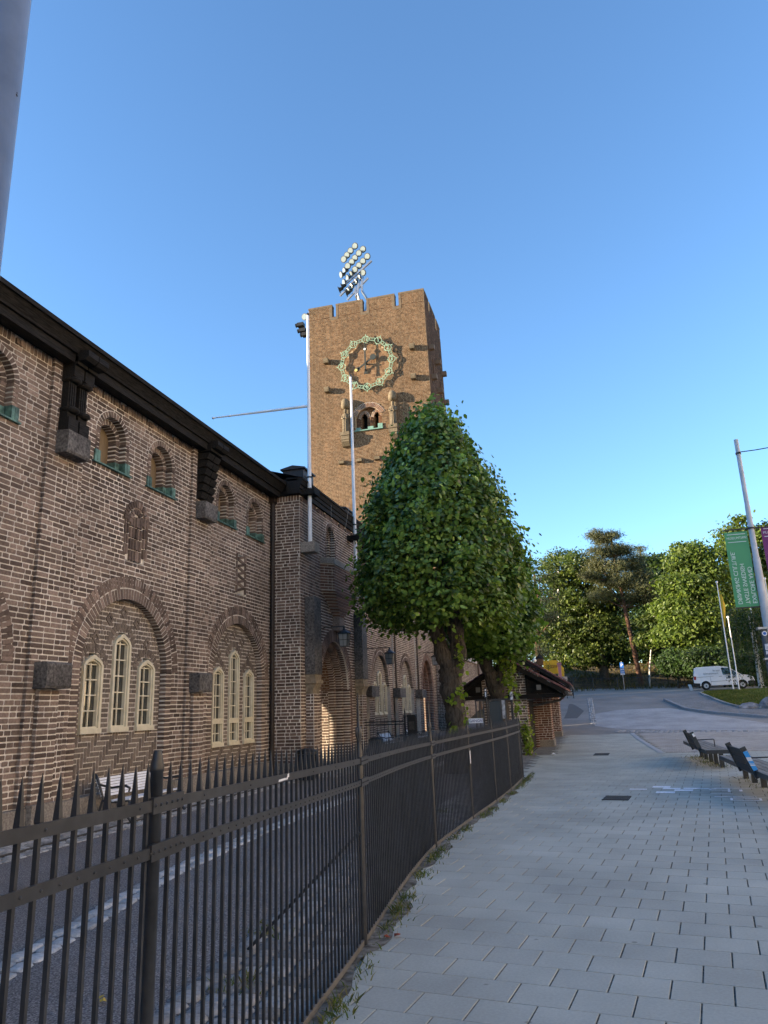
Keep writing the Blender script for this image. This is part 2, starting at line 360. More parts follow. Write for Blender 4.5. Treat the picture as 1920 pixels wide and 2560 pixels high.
# ---------- blades of grass ----------
def blades(name, pts, hmin, hmax, cols, label, cat, width=.006, spread=.5):
    n = len(pts); pts = np.array(pts); a = RNG.uniform(0, 6.283, n); h = RNG.uniform(hmin, hmax, n)
    lean = RNG.normal(0, spread, (n,2))*h[:,None]
    w = np.stack([np.cos(a), np.sin(a), 0*a], 1)*(width*RNG.uniform(.7,1.4,n))[:,None]
    mid = pts+np.stack([lean[:,0]*.35, lean[:,1]*.35, h*.6], 1); tip = pts+np.stack([lean[:,0], lean[:,1], h], 1)
    V = np.stack([pts-w, pts+w, mid+w*.7, tip, mid-w*.7], 1).reshape(-1, 3)
    o = mesh_np(name, V, 5, cols); tagp(o, label, cat, kind='stuff'); return o
def mesh_np(name, V, k, mat, parent=None, org=None):
    me = bpy.data.meshes.new(name); org = ORG[parent] if parent is not None else Vector(org if org is not None else (0,0,0))
    V = np.asarray(V, dtype=np.float64)-np.array(org); nv = len(V); nf = nv//k
    me.vertices.add(nv); me.vertices.foreach_set('co', V.astype(np.float32).ravel())
    me.loops.add(nv); me.loops.foreach_set('vertex_index', np.arange(nv, dtype=np.int32))
    me.polygons.add(nf); me.polygons.foreach_set('loop_start', np.arange(0, nv, k, dtype=np.int32))
    me.materials.append(mat); me.update(calc_edges=True); me.validate()
    o = bpy.data.objects.new(name, me); COL.objects.link(o)
    if parent is not None: o.parent = parent
    else: o.location = org
    ORG[o] = Vector(org); return o
def leaf_mat(name, stops, trans=.35, big=.7, bigamt=.25, gloss=.03):
    m, nt, b = nm(name); g = N(nt, 'ShaderNodeNewGeometry')
    c = ramp(nt, g.outputs['Random Per Island'], stops)
    r2 = ramp(nt, noise(nt, g.outputs['Position'], big, 3), [(.35, (1-bigamt,)*3), (.65, (1+bigamt,)*3)]); c = mixc(nt, 1.0, c, r2, 'MULTIPLY')
    d = N(nt, 'ShaderNodeBsdfDiffuse'); t = N(nt, 'ShaderNodeBsdfTranslucent'); nt.links.new(c, d.inputs[0])
    tc = mixc(nt, 1.0, c, (1.5,1.6,.7), 'MULTIPLY'); nt.links.new(tc, t.inputs[0])
    mx = N(nt, 'ShaderNodeMixShader'); mx.inputs[0].default_value = trans; nt.links.new(d.outputs[0], mx.inputs[1]); nt.links.new(t.outputs[0], mx.inputs[2])
    gl = N(nt, 'ShaderNodeBsdfGlossy'); gl.inputs['Roughness'].default_value = .5; gl.inputs['Color'].default_value = (1,1,1,1)
    fr = N(nt, 'ShaderNodeFresnel'); fr.inputs[0].default_value = 1.35
    ml = N(nt, 'ShaderNodeMath', operation='MULTIPLY'); nt.links.new(fr.outputs[0], ml.inputs[0]); ml.inputs[1].default_value = gloss*2
    m2 = N(nt, 'ShaderNodeMixShader'); nt.links.new(ml.outputs[0], m2.inputs[0]); nt.links.new(mx.outputs[0], m2.inputs[1]); nt.links.new(gl.outputs[0], m2.inputs[2])
    nt.links.new(m2.outputs[0], nt.nodes['Material Output'].inputs[0]); nt.nodes.remove(b); return m
MT['grassblade'] = leaf_mat('grass_blade', [(0,(.05,.09,.015)),(.5,(.09,.13,.03)),(1,(.20,.18,.07))], .3)
MT['weed'] = leaf_mat('weed_blade', [(0,(.06,.10,.02)),(.5,(.12,.16,.04)),(.8,(.18,.17,.07)),(1,(.25,.21,.12))], .3)
pts = []
G2 = resample(gras, 60)
for i in range(26000):
    k = random.randint(0, 58); g = G2[k]; 
    x = g[0]+abs(random.gauss(0,2.6))+.08; y = g[1]+random.uniform(-.4,.5); y += (x-g[0])*.15
    pts.append((x, y, T(y)+.15))
blades('grass', pts, .04, .12, MT['grassblade'], 'short green and straw coloured grass growing on the lawn by the van', 'grass', .01)
pts = []
for cy, sp, n in [(.6,.3,200),(1.3,.3,150),(3.95,.10,150),(4.35,.12,120),(4.9,.22,60),(5.9,.15,60),(6.35,.14,160),(6.75,.1,90),(7.6,.12,110),(8.6,.22,210),(9.6,.15,60),(10.3,.12,90),(11.6,.15,110),(12.2,.12,90),(13.2,.2,120),(14.3,.12,80),(15.4,.3,130),(16.5,.3,160),(17.5,.4,200)]:
    for _ in range(n):
        y = random.gauss(cy, sp); x = fx(y)+.06+abs(random.gauss(0,.07)); pts.append((x, y, .012))
for _ in range(420):   # tufts behind the fence, in the cobbles
    c = random.choice([(-2.2,4.6),(-2.5,5.6),(-2.3,8),(-2.6,10.5),(-2.4,12)]); pts.append((random.gauss(c[0],.07), random.gauss(c[1],.1), .02))
for bx, by, n in [(2.80,19.6,110),(2.7,20.6,130),(2.7,21.8,110),(2.6,22.4,60),(2.84,15.9,50),(2.84,15.0,40)]:
    for _ in range(n): pts.append((random.gauss(bx,.14), random.gauss(by,.38), .02))
blades('weeds', pts, .015, .07, MT['weed'], 'patchy weeds and dry grass growing along the fence foot and round the bench legs', 'weeds', .004, .7)
# dirt along the fence foot
struct('dirt_strip', ribbon([(fx(y)+.01, y) for y in np.linspace(-1,17.5,160)], [(fx(y)+.10+.05*math.sin(y*2.3)+.04*math.sin(y*7.1)+random.uniform(0,.04), y) for y in np.linspace(-1,17.5,160)], 160, 3, .0235), noise_mat('dirt_and_sand', (.07,.06,.045), (.26,.24,.20), 14, .98, .9, .012, scale2=2, amt2=.3))

for A_, B_ in (([(.3,49.4),(2.4,48.9),(4.6,48.3)],.07),([(.4,53.5),(3.0,52.6),(5.0,51.6)],.06),([(-1.3,44.0),(-.2,43.6)],.08),([(-1.2,39.6),(1.0,39.3)],.07)):
    struct('asphalt_seam', ribbon(A_, [(x,y+B_) for x, y in A_], 10, 1, .008), MT['sett'] if B_ > .065 else noise_mat('pale_seam', (.26,.26,.255), (.34,.34,.33), 9, .9, 0))
struct('asphalt_patch', ribbon([(-1.5,44.5),(-1.35,47.5),(-1.3,51.5)], [(-.75,44.5),(-.35,47.5),(-1.1,51.5)], 12, 3, .006), noise_mat('darker_asphalt_patch', (.09,.09,.09), (.15,.15,.148), 70, .9, .5, .005))
# ---------------- brick laying ----------------
PITCH = .083
def ell(a, b, yc, zc):      # half width of an elliptical arch opening at height z
    def f(z):
        if z <= zc: return a
        t = (z-zc)/b
        return a*math.sqrt(max(0, 1-t*t)) if t < 1 else -1
    return f
class Wall:
    """bricks on a vertical plane. axis 'X': plane x=c, u=y, facing +X (s=1) ; axis 'Y': plane y=c, u=x, facing -Y (s=-1)"""
    def __init__(s, axis, c, sgn, fine=True): s.ax = axis; s.c = c; s.s = sgn; s.br = MB(); s.mo = MB(); s.fine = fine
    def P(s, u, z, d): # d outward
        return (s.c+s.s*d, u, z) if s.ax == 'X' else (u, s.c+s.s*d, z)
    def _faces(s, fs):
        flip = (s.ax == 'X' and s.s < 0) or (s.ax == 'Y' and s.s > 0)
        return [f[::-1] for f in fs] if flip else fs
    def brick(s, u0, u1, z0, z1, d0=-.004, d1=.0065):
        if u1-u0 < .02 or z1-z0 < .02: return
        j = random.uniform
        d1 += j(-.002,.0025); cz = j(-.0018,.0018); 
        if s.fine:
            c = min(.012, (u1-u0)*.2)*j(.6,1.3); k = c*.7
            t0, t1 = j(-.002,.002), j(-.002,.002)
            pts = [(u0+c,z0+t0),(u1-c,z0+t1),(u1,z0+k),(u1,z1-k),(u1-c,z1+t1),(u0+c,z1+t0),(u0,z1-k),(u0,z0+k)]
            vs = [s.P(a,b,d0) for a,b in pts]+[s.P(a+(.003 if a < (u0+u1)/2 else -.003), b+(.002 if b < (z0+z1)/2 else -.002), d1) for a,b in pts]
            s.br.add(vs, s._faces([list(range(8,16))]+[(i,(i+1)%8,8+(i+1)%8,8+i) for i in range(8)]))
        else:
            pts = [(u0,z0),(u1,z0),(u1,z1),(u0,z1)]
            vs = [s.P(a,b,d0) for a,b in pts]+[s.P(a,b,d1) for a,b in pts]
            s.br.add(vs, s._faces([(4,5,6,7),(0,1,5,4),(1,2,6,5),(2,3,7,6),(3,0,4,7)]))
    def mbox(s, u0, u1, z0, z1, d0, d1):
        a = s.P(u0,z0,d0); b = s.P(u1,z1,d1)
        s.mo.box(min(a[0],b[0]),max(a[0],b[0]),min(a[1],b[1]),max(a[1],b[1]),min(a[2],b[2]),max(a[2],b[2]))
    def course(s, u0, u1, z, h=.065, d=0, deep=.0):
        u = u0+.006; k = random.random()
        while u < u1-.03:
            r = random.random(); L = .115 if r < .38 else .235 if r < .93 else .175
            L *= random.uniform(.96,1.04)
            e = min(u+L, u1-.006)
            if u1-.006-e < .07: e = u1-.006 if e-u < .2 else e
            s.brick(u, e, z+.009, z+.009+h, d-.004, d+.0065)
            u = e+.018*random.uniform(.75,1.2)
    def fill(s, u0, u1, z0, z1, holes=(), depth=.3, d=0, soldier=None):
        """holes: list of (u_centre, fn(z)->half width or -1, zbottom, ztop)"""
        n = int(round((z1-z0)/PITCH)); p = (z1-z0)/n
        runs = {}
        for i in range(n):
            z = z0+i*p; zm = z+p*.5
            blk = []
            for uc, fn, zb, zt in holes:
                if zb <= zm < zt:
                    w = fn(zm)
                    if w > 0: blk.append((uc-w, uc+w))
            blk.sort(); segs = []; a = u0
            for b0, b1 in blk:
                if b0 > a: segs.append((a, min(b0,u1)))
                a = max(a, b1)
            if a < u1: segs.append((a, u1))
            for sg in segs:
                if sg[1]-sg[0] < .015: continue
                s.course(sg[0], sg[1], z, p-.018, d)
            key = tuple((round(a_,4), round(b_,4)) for a_, b_ in segs if b_-a_ > .015)
            runs.setdefault(key, []).append(i)
        # mortar body, merged over equal consecutive courses
        for key, idx in runs.items():
            st = idx[0]; pr = st
            for i in idx[1:]+[None]:
                if i is None or i != pr+1:
                    for a_, b_ in key: s.mbox(a_, b_, z0+st*p, z0+(pr+1)*p, d-depth, d)
                    st = i
                pr = i
    def ring(s, yc, zc, a, b, thick, rows=1, d0=-.12, d1=.012, pitch=.083, a0=0, a1=180, mor=True, sides=True):
        "voussoirs following an ellipse"
        th = np.radians(np.linspace(a0, a1, 400)); P = np.stack([yc+a*np.cos(th), zc+b*np.sin(th)], 1)
        Nn = np.stack([b*np.cos(th), a*np.sin(th)], 1); Nn /= np.linalg.norm(Nn, axis=1)[:,None]
        for r in range(rows):
            t0 = thick*r/rows+(.004 if r else 0); t1 = thick*(r+1)/rows-(.016 if r < rows-1 else 0)
            Q = P+Nn*((t0+t1)/2); L = np.r_[0, np.cumsum(np.linalg.norm(np.diff(Q, axis=0), axis=1))]
            n = max(3, int(round(L[-1]/pitch))); e = np.linspace(0, L[-1], n+1)
            for i in range(n):
                aa, bb = e[i]+.010, e[i+1]-.010; ts = [np.interp(v, L, np.arange(400)) for v in (aa, bb)]
                q = []
                for t_, off in ((ts[0],t0),(ts[1],t0),(ts[1],t1),(ts[0],t1)):
                    k = int(t_); fr = t_-k; k2 = min(k+1, 399)
                    pp = (P[k]+Nn[k]*off)*(1-fr)+(P[k2]+Nn[k2]*off)*fr; q.append(pp)
                cc = sum(q)/4; dd = d1-.003+random.uniform(-.002,.002)
                vs = [s.P(x[0],x[1],d0) for x in q]+[s.P(*(cc+(x-cc)*.97), dd) for x in q]
                s.br.add(vs, s._faces([(7,6,5,4)[::-1] if False else (4,7,6,5),(0,4,5,1),(1,5,6,2),(2,6,7,3),(3,7,4,0)]))
        if mor:
            m = 48; ids = np.linspace(0, 399, m+1).astype(int)
            for i in range(m):
                k, k2 = ids[i], ids[i+1]
                q = [P[k]+Nn[k]*.004, P[k2]+Nn[k2]*.004, P[k2]+Nn[k2]*(thick+.012), P[k]+Nn[k]*(thick+.012)]
                vs = [s.P(x[0],x[1],d0+.004) for x in q]+[s.P(x[0],x[1],d1-.011) for x in q]
                s.mo.add(vs, s._faces([(4,7,6,5),(0,4,5,1),(1,5,6,2),(2,6,7,3),(3,7,4,0)]))
    def soldiers(s, u0, u1, z0, z1, d=0, w=.083, out=None):
        n = int(round((u1-u0)/w)); w = (u1-u0)/n
        for i in range(n):
            dd = d
            if out and i % out[0] in (0, 1): dd = d+out[1]
            s.brick(u0+i*w+.008, u0+(i+1)*w-.008, z0+.008, z1-(.0 if not out or i % out[0] > 1 else .05), d-.004, dd+.009)
    def done(s, parent, bm, mm, n1='brickwork', n2='mortar'):
        a = s.br.build(n1, bm, parent); b = s.mo.build(n2, mm, parent); return a, b
def side_bricks(W, y, x0, x1, z0, z1, sg=-1, n=None):
    V = Wall('Y', y, sg); V.br = W.br; z = z0
    n = n or int(round((z1-z0)/PITCH)); p = (z1-z0)/n
    for i in range(n): V.brick(x0, x1-.001, z0+i*p+.009, z0+(i+1)*p-.009, -.03, .008)
def rectf(w): return lambda z: w

# ================= stadium facade =================
BX = -8.0
fac = thing('stadium_facade', 'long dark brown brick stadium front with big arched niches, cream lancet windows and black eaves', 'building', (BX, 11.8, 0))
def lancet(parent, X, y0, y1, z0, zs, zt, rows, transom=None, col='cream'):
    "pointed window: frame outline, bars, pane. zs = shoulder height"
    fr = MB(); yc = (y0+y1)/2; fw = .055; X1 = X+.045
    def outline(ins):
        a, b = y0+ins, y1-ins; zt_ = zt-ins*1.25; zs_ = zs
        L = [(a, z0+ins), (b, z0+ins), (b, zs_)]
        for t in (.35,.7): L.append((b-(b-yc)*(t**1.5), zs_+(zt_-zs_)*t**.85))
        L.append((yc, zt_))
        for t in (.7,.35): L.append((a+(yc-a)*(t**1.5), zs_+(zt_-zs_)*t**.85))
        L.append((a, zs_)); return L
    def band(i0, i1, xa, xb):
        A, B = outline(i0), outline(i1); n = len(A)
        vs = [(x, *p) for x in (xa, xb) for L in (A, B) for p in L]
        fs = []
        for i in range(n):
            j = (i+1) % n
            fs += [(2*n+i, 2*n+j, 3*n+j, 3*n+i), (i, j, 2*n+j, 2*n+i), (n+i, 3*n+i, 3*n+j, n+j)]
        fr.add(vs, fs)
    band(0, fw, X-.05, X1); band(fw, fw+.028, X-.05, X1-.03)
    ins = fw+.028; A, B = y0+ins, y1-ins
    fr.box(X-.05, X1+.02, y0-.012, y1+.012, z0-.03, z0+.045)
    zlo = z0+ins
    if transom:
        fr.box(X-.045, X1-.004, y0+.02, y1-.02, transom-.045, transom+.045); fr.box(X-.045, X1+.012, y0+.01, y1-.01, transom+.045, transom+.07)
        m = (z0+transom)/2; fr.box(X-.045, X-.02, A, B, m-.011, m+.011); zlo = transom+.07
    zz = np.linspace(zlo, zs+.02, rows)
    for z in zz[1:]: fr.box(X-.045, X-.02, A, B, z-.011, z+.011)
    fr.box(X-.0448, X-.0195, yc-.011, yc+.011, z0+ins, zt-.13)
    f = fr.build('window', MT[col], parent)
    p = MB(); O = outline(.04); p.add([(X-.052, *q) for q in O], [list(range(len(O)))]); p.build('pane', MT['glass'], f)
    return f
def upper_window(W, mbs, yc, X, zsill=6.03, zsp=6.62, shutter=True, parent=None, s=1.0):
    a = .5*s
    W.ring(yc, zsp, a-.115, .5-.115, .115, 1, -.14, .02)
    W.ring(yc, zsp, a-.24, .5-.24, .115, 1, -.32, -.115)
    # jambs
    for sg in (-1, 1):
        for lay, (w0, w1, d0, d1) in enumerate(((a-.115, a, -.14, .010), (a-.24, a-.125, -.32, -.12))):
            z = zsill+.2; i = 0
            while z < zsp-.02:
                u0, u1 = yc+sg*w0, yc+sg*w1
                W.brick(min(u0,u1), max(u0,u1), z+.009, z+.074, d0, d1); z += PITCH; i += 1
            W.mbox(min(yc+sg*(w0+.006), yc+sg*w1), max(yc+sg*(w0+.006), yc+sg*w1), zsill, zsp+.02, d0, d1-.012)
    sh = MB(); sh.box(X-.31, X-.29, yc-.28*s, yc+.28*s, zsill, zsp+.3); sh.box(X-.29, X-.285, yc-.006, yc+.006, zsill, zsp+.3)
    w = sh.build('shutter', MT['shutter'], parent)
    c = MB(); c.box(X-.32, X+.06, yc-.56*s, yc+.56*s, zsill-.03, zsill-.004)
    for sg in (-1, 1):
        for w0, w1, d0, d1 in ((a-.13, a+.02, -.12, .035), (a-.255, a-.135, -.30, -.10)):
            u0, u1 = sorted((yc+sg*w0, yc+sg*w1)); c.box(X+d0, X+d1, u0, u1, zsill, zsill+.21+random.uniform(-.01,.01))
            c.box(X+d1, X+d1+.006, (u0+u1)/2-.004, (u0+u1)/2+.004, zsill, zsill+.2)
    c.build('copper_sill', MT['copper'], parent)
bays = [(7.27, 4.73), (11.8, 9.26), (16.3, 13.8), (2.7, .2)]
ZT = 7.42
W = Wall('X', BX, 1)
holes = []
for yc, _ in bays:
    holes += [(yc, ell(1.5, 1.47, yc, 2.45), .3, 4.0)]
    for dy in (-.82, .82): holes.append((yc+dy, (lambda z, yc=yc: (.44 if z < 6.62 else .44*math.sqrt(max(0,1-((z-6.62)/.44)**2)) if z < 7.06 else -1)), 5.99, 7.06))
    holes.append((yc+.05, rectf(.3), 4.45, 5.4))
W.fill(.2, 18.2, .42, ZT-.16, holes, .35)
W.soldiers(.2, 18.2, ZT-.16, ZT, 0, .083, (11, .03)); W.mbox(.2, 18.2, ZT-.16, ZT, -.35, 0)
for yc, _ in bays:
    W.ring(yc, 2.45, 1.30, 1.27, .42, 2, -.14, .016)
    for sg in (-1, 1):     # jamb courses under the ring
        u0, u1 = sorted((yc+sg*1.30, yc+sg*1.5)); z = .42
        while z < 2.42: W.brick(u0, u1, z+.009, z+.074, -.14, .012); z += PITCH
        a_, b_ = sorted((yc+sg*1.306, yc+sg*1.5)); W.mbox(a_, b_, .42, 2.46, -.14, 0)
    for dy in (-.82, .82): upper_window(W, None, yc+dy, BX, parent=fac)
W.done(fac, MT['brick'], MT['mortar'])
# pilaster strips
for y0 in (.2, 4.73, 9.26, 13.79):
    W = Wall('X', BX+.06, 1); W.fill(y0, y0+.86, .42, ZT, [], .059); side_bricks(W, y0, BX-.02, BX+.068, .42, ZT)
    W.done(fac, MT['brick'], MT['mortar'], 'pilaster', 'mortar')
# piers below the granite blocks
for y0 in (.2, 4.73, 9.26, 13.79):
    W = Wall('X', -7.87, 1); W.fill(y0+.19, y0+.62, .42, 2.07, [], .13); side_bricks(W, y0+.19, BX+.05, -7.862, .42, 2.07)
    W.done(fac, MT['brick'], MT['mortar'], 'pier', 'mortar')
for y0 in (.2, 4.73, 9.26, 13.79):
    g = MB(); g.prism([(-7.99,2.08),(-7.72,2.08),(-7.70,2.12),(-7.70,2.44),(-7.73,2.47),(-7.99,2.47)], 'Y', y0+.11, y0+.67); g.build('granite_block', MT['granite'], fac)
# niche backs with patterned brickwork
def herring(W, y0, y1, z0, z1, d=0):
    u = .083; n = 3
    for k in range(-40, 60):
        for m_ in range(-12, 12):
            for (a, b, w, h) in ((k+6*m_, k, 3, 1), (3+k+6*m_, -2+k, 1, 3)):
                ya, za = y0+a*u, z0+b*u; yb, zb = ya+w*u, za+h*u
                ya, yb, za, zb = max(ya,y0), min(yb,y1), max(za,z0), min(zb,z1)
                if yb-ya > .03 and zb-za > .03: W.brick(ya+.008, yb-.008, za+.008, zb-.008, -.004+d, .009+d)
for bi, (yc, _) in enumerate(bays):
    W = Wall('X', BX-.13, 1)
    L = [(yc-1.08, yc-.55), (yc-.27, yc+.24), (yc+.52, yc+1.06)]
    zb = .95 if bi in (2,) else 1.41
    hs = []
    for k, (a, b) in enumerate(L):
        top = 3.12 if k == 1 else 2.70
        hs.append(((a+b)/2, (lambda z, top=top, h=(b-a)/2: h+.005 if z < top-.2 else (h*(top-z)/.2+.06 if z < top else -1)), zb-.03, top))
    W.mbox(yc-1.35, yc+1.35, .42, 3.8, -.2, 0) if False else None
    herring(W, yc-1.30, yc+1.30, .42, zb-.03 if bi != 2 else .92)
    z0 = (zb-.03 if bi != 2 else .92); W.mbox(yc-1.32, yc+1.32, .42, z0, -.2, 0)
    outer = ell(1.31, 1.28, yc, 2.45)
    n = int((3.76-z0)/PITCH)
    for i in range(n):
        z = z0+i*PITCH; w = outer(z+.04)
        if w <= 0: continue
        blk = sorted((u-f(z+.04), u+f(z+.04)) for u, f, b0, t0 in hs if b0 <= z+.04 < t0 and f(z+.04) > 0); a = yc-w; segs = []
        for b0, b1 in blk: segs.append((a, b0)); a = b1
        segs.append((a, yc+w))
        for s0, s1 in segs:
            W.mbox(s0, s1, z, z+PITCH, -.2, 0)
            if s1-s0 > .05:
                if z > 2.62:   # patterned tympanum: upright and flat bricks in patches
                    u = s0+.008
                    while u < s1-.04:
                        W.brick(u, min(u+.068, s1-.004), z+.006, z+.078, -.004, random.choice((.006,.009,.012))) if int(u*4+i/3) % 2 else W.brick(u, min(u+.15, s1-.004), z+.009, z+.070)
                        u += .083 if int(u*4+i/3) % 2 else .166
                else: W.course(s0, s1, z, PITCH-.018)
    for k, (a, b) in enumerate(L):
        top = 3.12 if k == 1 else 2.70
        W.ring((a+b)/2, top-.24, .31, .30, .12, 1, -.01, .014, a0=8, a1=172, mor=False)
    for dy, dz in ((0,3.50),(-.42,3.33),(.42,3.33),(-.78,2.98),(.78,2.98)):
        c = np.array([yc+dy, dz]); r = .115
        for q in range(4):
            a0 = math.pi/2*q; a1 = a0+math.pi/2
            p0 = c+r*np.array([math.cos(a0), math.sin(a0)]); p1 = c+r*np.array([math.cos(a1), math.sin(a1)])
            pts = [c*.5+p0*.5, p0, p1, c*.55+p1*.45]
            vs = [W.P(*p, .0) for p in pts]+[W.P(*p, .022) for p in pts]
            W.br.add(vs, [(4,7,6,5)[::-1],(0,1,5,4),(1,2,6,5),(2,3,7,6),(3,0,4,7)])
    for k, (a, b) in enumerate(L):
        lancet(fac, BX-.13, a, b, zb, 2.5 if k != 1 else 2.9, 2.68 if k != 1 else 3.10, 5 if k != 1 else 6, 1.46 if bi == 2 else None)
    W.done(fac, MT['brick_niche'], MT['mortar_dim'], 'niche_brickwork', 'mortar')
# blind ornaments
def orn(yc, z0, z1, arch):
    if arch:
        W.ring(yc, z1-.35, .30, .30, .12, 1, -.03, .03, mor=False)
        W.ring(yc, z1-.38, .14, .2, .10, 1, -.03, .02, mor=False)
        for dy in (-.35,-.27,.27,.35): 
            for z in np.arange(z1-1.0, z1-.36, .2): W.brick(yc+dy-.03, yc+dy+.03, z, z+.185, -.03, .02)
        for dy in (-.16,-.08,0,.08,.16):
            for z in np.arange(z0, z1-.42, .22): W.brick(yc+dy-.032, yc+dy+.032, z, z+.20, -.03, .014+(.02 if abs(dy) < .05 else 0))
    else:
        for dy in (-.24,.24):
            for z in np.arange(z0, z1, .2): W.brick(yc+dy-.03, yc+dy+.03, z, z+.185, -.03, .02)
        for k in range(9):
            z = z0+.03+k*.1
            pts = [np.array(p) for p in ((yc-.18, z+(.08 if k%2 else 0)), (yc+.18, z+(0 if k%2 else .08)), (yc+.18, z+.065+(0 if k%2 else .08)), (yc-.18, z+.065+(.08 if k%2 else 0)))]
            vs = [W.P(*p, -.03) for p in pts]+[W.P(*p, .014) for p in pts]; W.br.add(vs, [(4,5,6,7),(0,1,5,4),(1,2,6,5),(2,3,7,6),(3,0,4,7)])
for bi, (yc, _) in enumerate(bays):
    W = Wall('X', BX, 1); W.mbox(yc+.05-.3, yc+.05+.3, 4.45, 5.4, -.3, -.02)
    if bi == 1: orn(yc+.05, 4.45, 5.55, True)
    else: orn(yc+.05, 4.47, 5.4, False)
    W.done(fac, MT['brick'], MT['mortar'], 'ornament', 'mortar')
# plinth
p = MB(); y = .2
while y < 18.15:
    L = min(random.uniform(.55,1.1), 18.15-y)
    X = -7.9; p.box(-8.3, X+random.uniform(0,.012), y+.004, y+L-.004, -.1, .42+random.uniform(-.006,.004)); y += L
for y0 in (.2,4.73,9.26,13.79): p.box(-7.92,-7.80,y0+.15,y0+.66,-.1,.45)
p.build('plinth', MT['plinth'], fac)
# eaves
def eave_profile(x): # x = wall plane
    return [(x-.3,ZT+.03),(x+.08,ZT+.03),(x+.08,ZT-.03),(x+.30,ZT-.05),(x+.31,ZT+.10),(x+.36,ZT+.10),(x+.37,ZT+.13),(x+.48,ZT+.27),(x+.52,ZT+.27),(x+.53,ZT+.34),(x+.50,ZT+.36),(x-.3,ZT+.44)]
e = MB(); e.prism(eave_profile(BX), 'Y', .2, 18.1); e.build('eaves', MT['tar'], fac)
r = MB()
r.add([(BX+.4,.2,ZT+.36),(BX+.4,60,ZT+.36),(-12.6,60,ZT+2.7),(-12.6,.2,ZT+2.7)],[(0,1,2,3)])
r.add([(-12.6,.2,ZT+2.7),(-12.6,60,ZT+2.7),(-12.6,60,0),(-12.6,.2,0)],[(0,1,2,3)]) if False else None
r.build('roof', MT['steelroof'], fac)
# brackets
def bracket(y0, kind):
    b = MB(); X = BX+.06
    for yy in (y0+.30, y0+.58):
        if kind == 0:
            for z0_, z1_, w, d in ((6.18,6.42,.12,.20),(6.42,6.55,.11,.15),(6.55,6.60,.125,.20),(6.60,7.08,.095,.13),(7.08,7.14,.125,.20),(7.14,7.34,.12,.24),(7.34,ZT+.06,.13,.30)):
                b.box(X, X+d, yy-w, yy+w, z0_, z1_)
            b.lathe([(.10,0),(.15,.03),(.15,.07),(.10,.10)], (X+.12,yy,6.52), 8); b.lathe([(.10,0),(.15,.03),(.15,.07),(.10,.10)], (X+.12,yy,7.06), 8)
            for k in (-.05, 0, .05): b.box(X+.13, X+.148, yy+k-.015, yy+k+.015, 6.61, 7.07)
        else:
            for k in range(6):
                z = 6.25+k*.18; b.prism([(X,z),(X+.10+.028*k,z+.03),(X+.16+.028*k,z+.15),(X,z+.175)], 'Y', yy-.13, yy+.13)
            b.box(X, X+.34, yy-.14, yy+.14, 7.34, ZT+.06)
        b.prism([(X-.06,ZT-.04),(X+.44,ZT-.02),(X+.50,ZT+.04),(X+.50,ZT+.14),(X+.30,ZT+.17),(X-.06,ZT+.17)], 'Y', yy-.13, yy+.13)
    b.build('eaves_bracket', MT['tar'], fac)
    g = MB(); g.prism([(-7.99,5.80),(-7.72,5.80),(-7.70,5.84),(-7.70,6.18),(-7.99,6.20)], 'Y', y0+.16, y0+.72); g.build('granite_corbel', MT['granite'], fac)
for y0, k in ((.2,1),(4.73,1),(9.26,0),(13.79,1)): bracket(y0, k)
d = MB(); d.tube([(-7.92,18.10,0),(-7.92,18.10,7.3)], .062, 12); d.box(-8.0,-7.83,18.0,18.19,7.22,7.42)
for z in (1.2,3.1,5.0,6.8): d.tube([(-7.92,18.10,z),(-7.92,18.10,z+.05)], .075, 12)
d.build('drainpipe', MT['brownpipe'], fac)
# plain continuation of the front behind the camera, with its roof
cw = thing('facade_continuation', 'plain continuation of the brown brick stadium front behind the camera position', 'building', (BX,-30,0))
mcw = MB(); mcw.box(-12.6,BX,-60,.19,0,ZT+.02); CWM = (mcw, cw)
m_ = MB(); m_.prism(eave_profile(BX), 'Y', -60, .199); m_.build('eaves', MT['tar'], cw)
m_ = MB(); m_.add([(BX+.4,-60,ZT+.36),(BX+.4,.2,ZT+.36),(-12.6,.2,ZT+2.7),(-12.6,-60,ZT+2.7)],[(0,1,2,3)]); m_.add([(-12.6,-60,ZT),(-12.6,.2,ZT),(-12.6,.2,ZT+2.7),(-12.6,-60,ZT+2.7)],[(0,1,2,3)]); m_.build('roof', MT['steelroof'], cw)
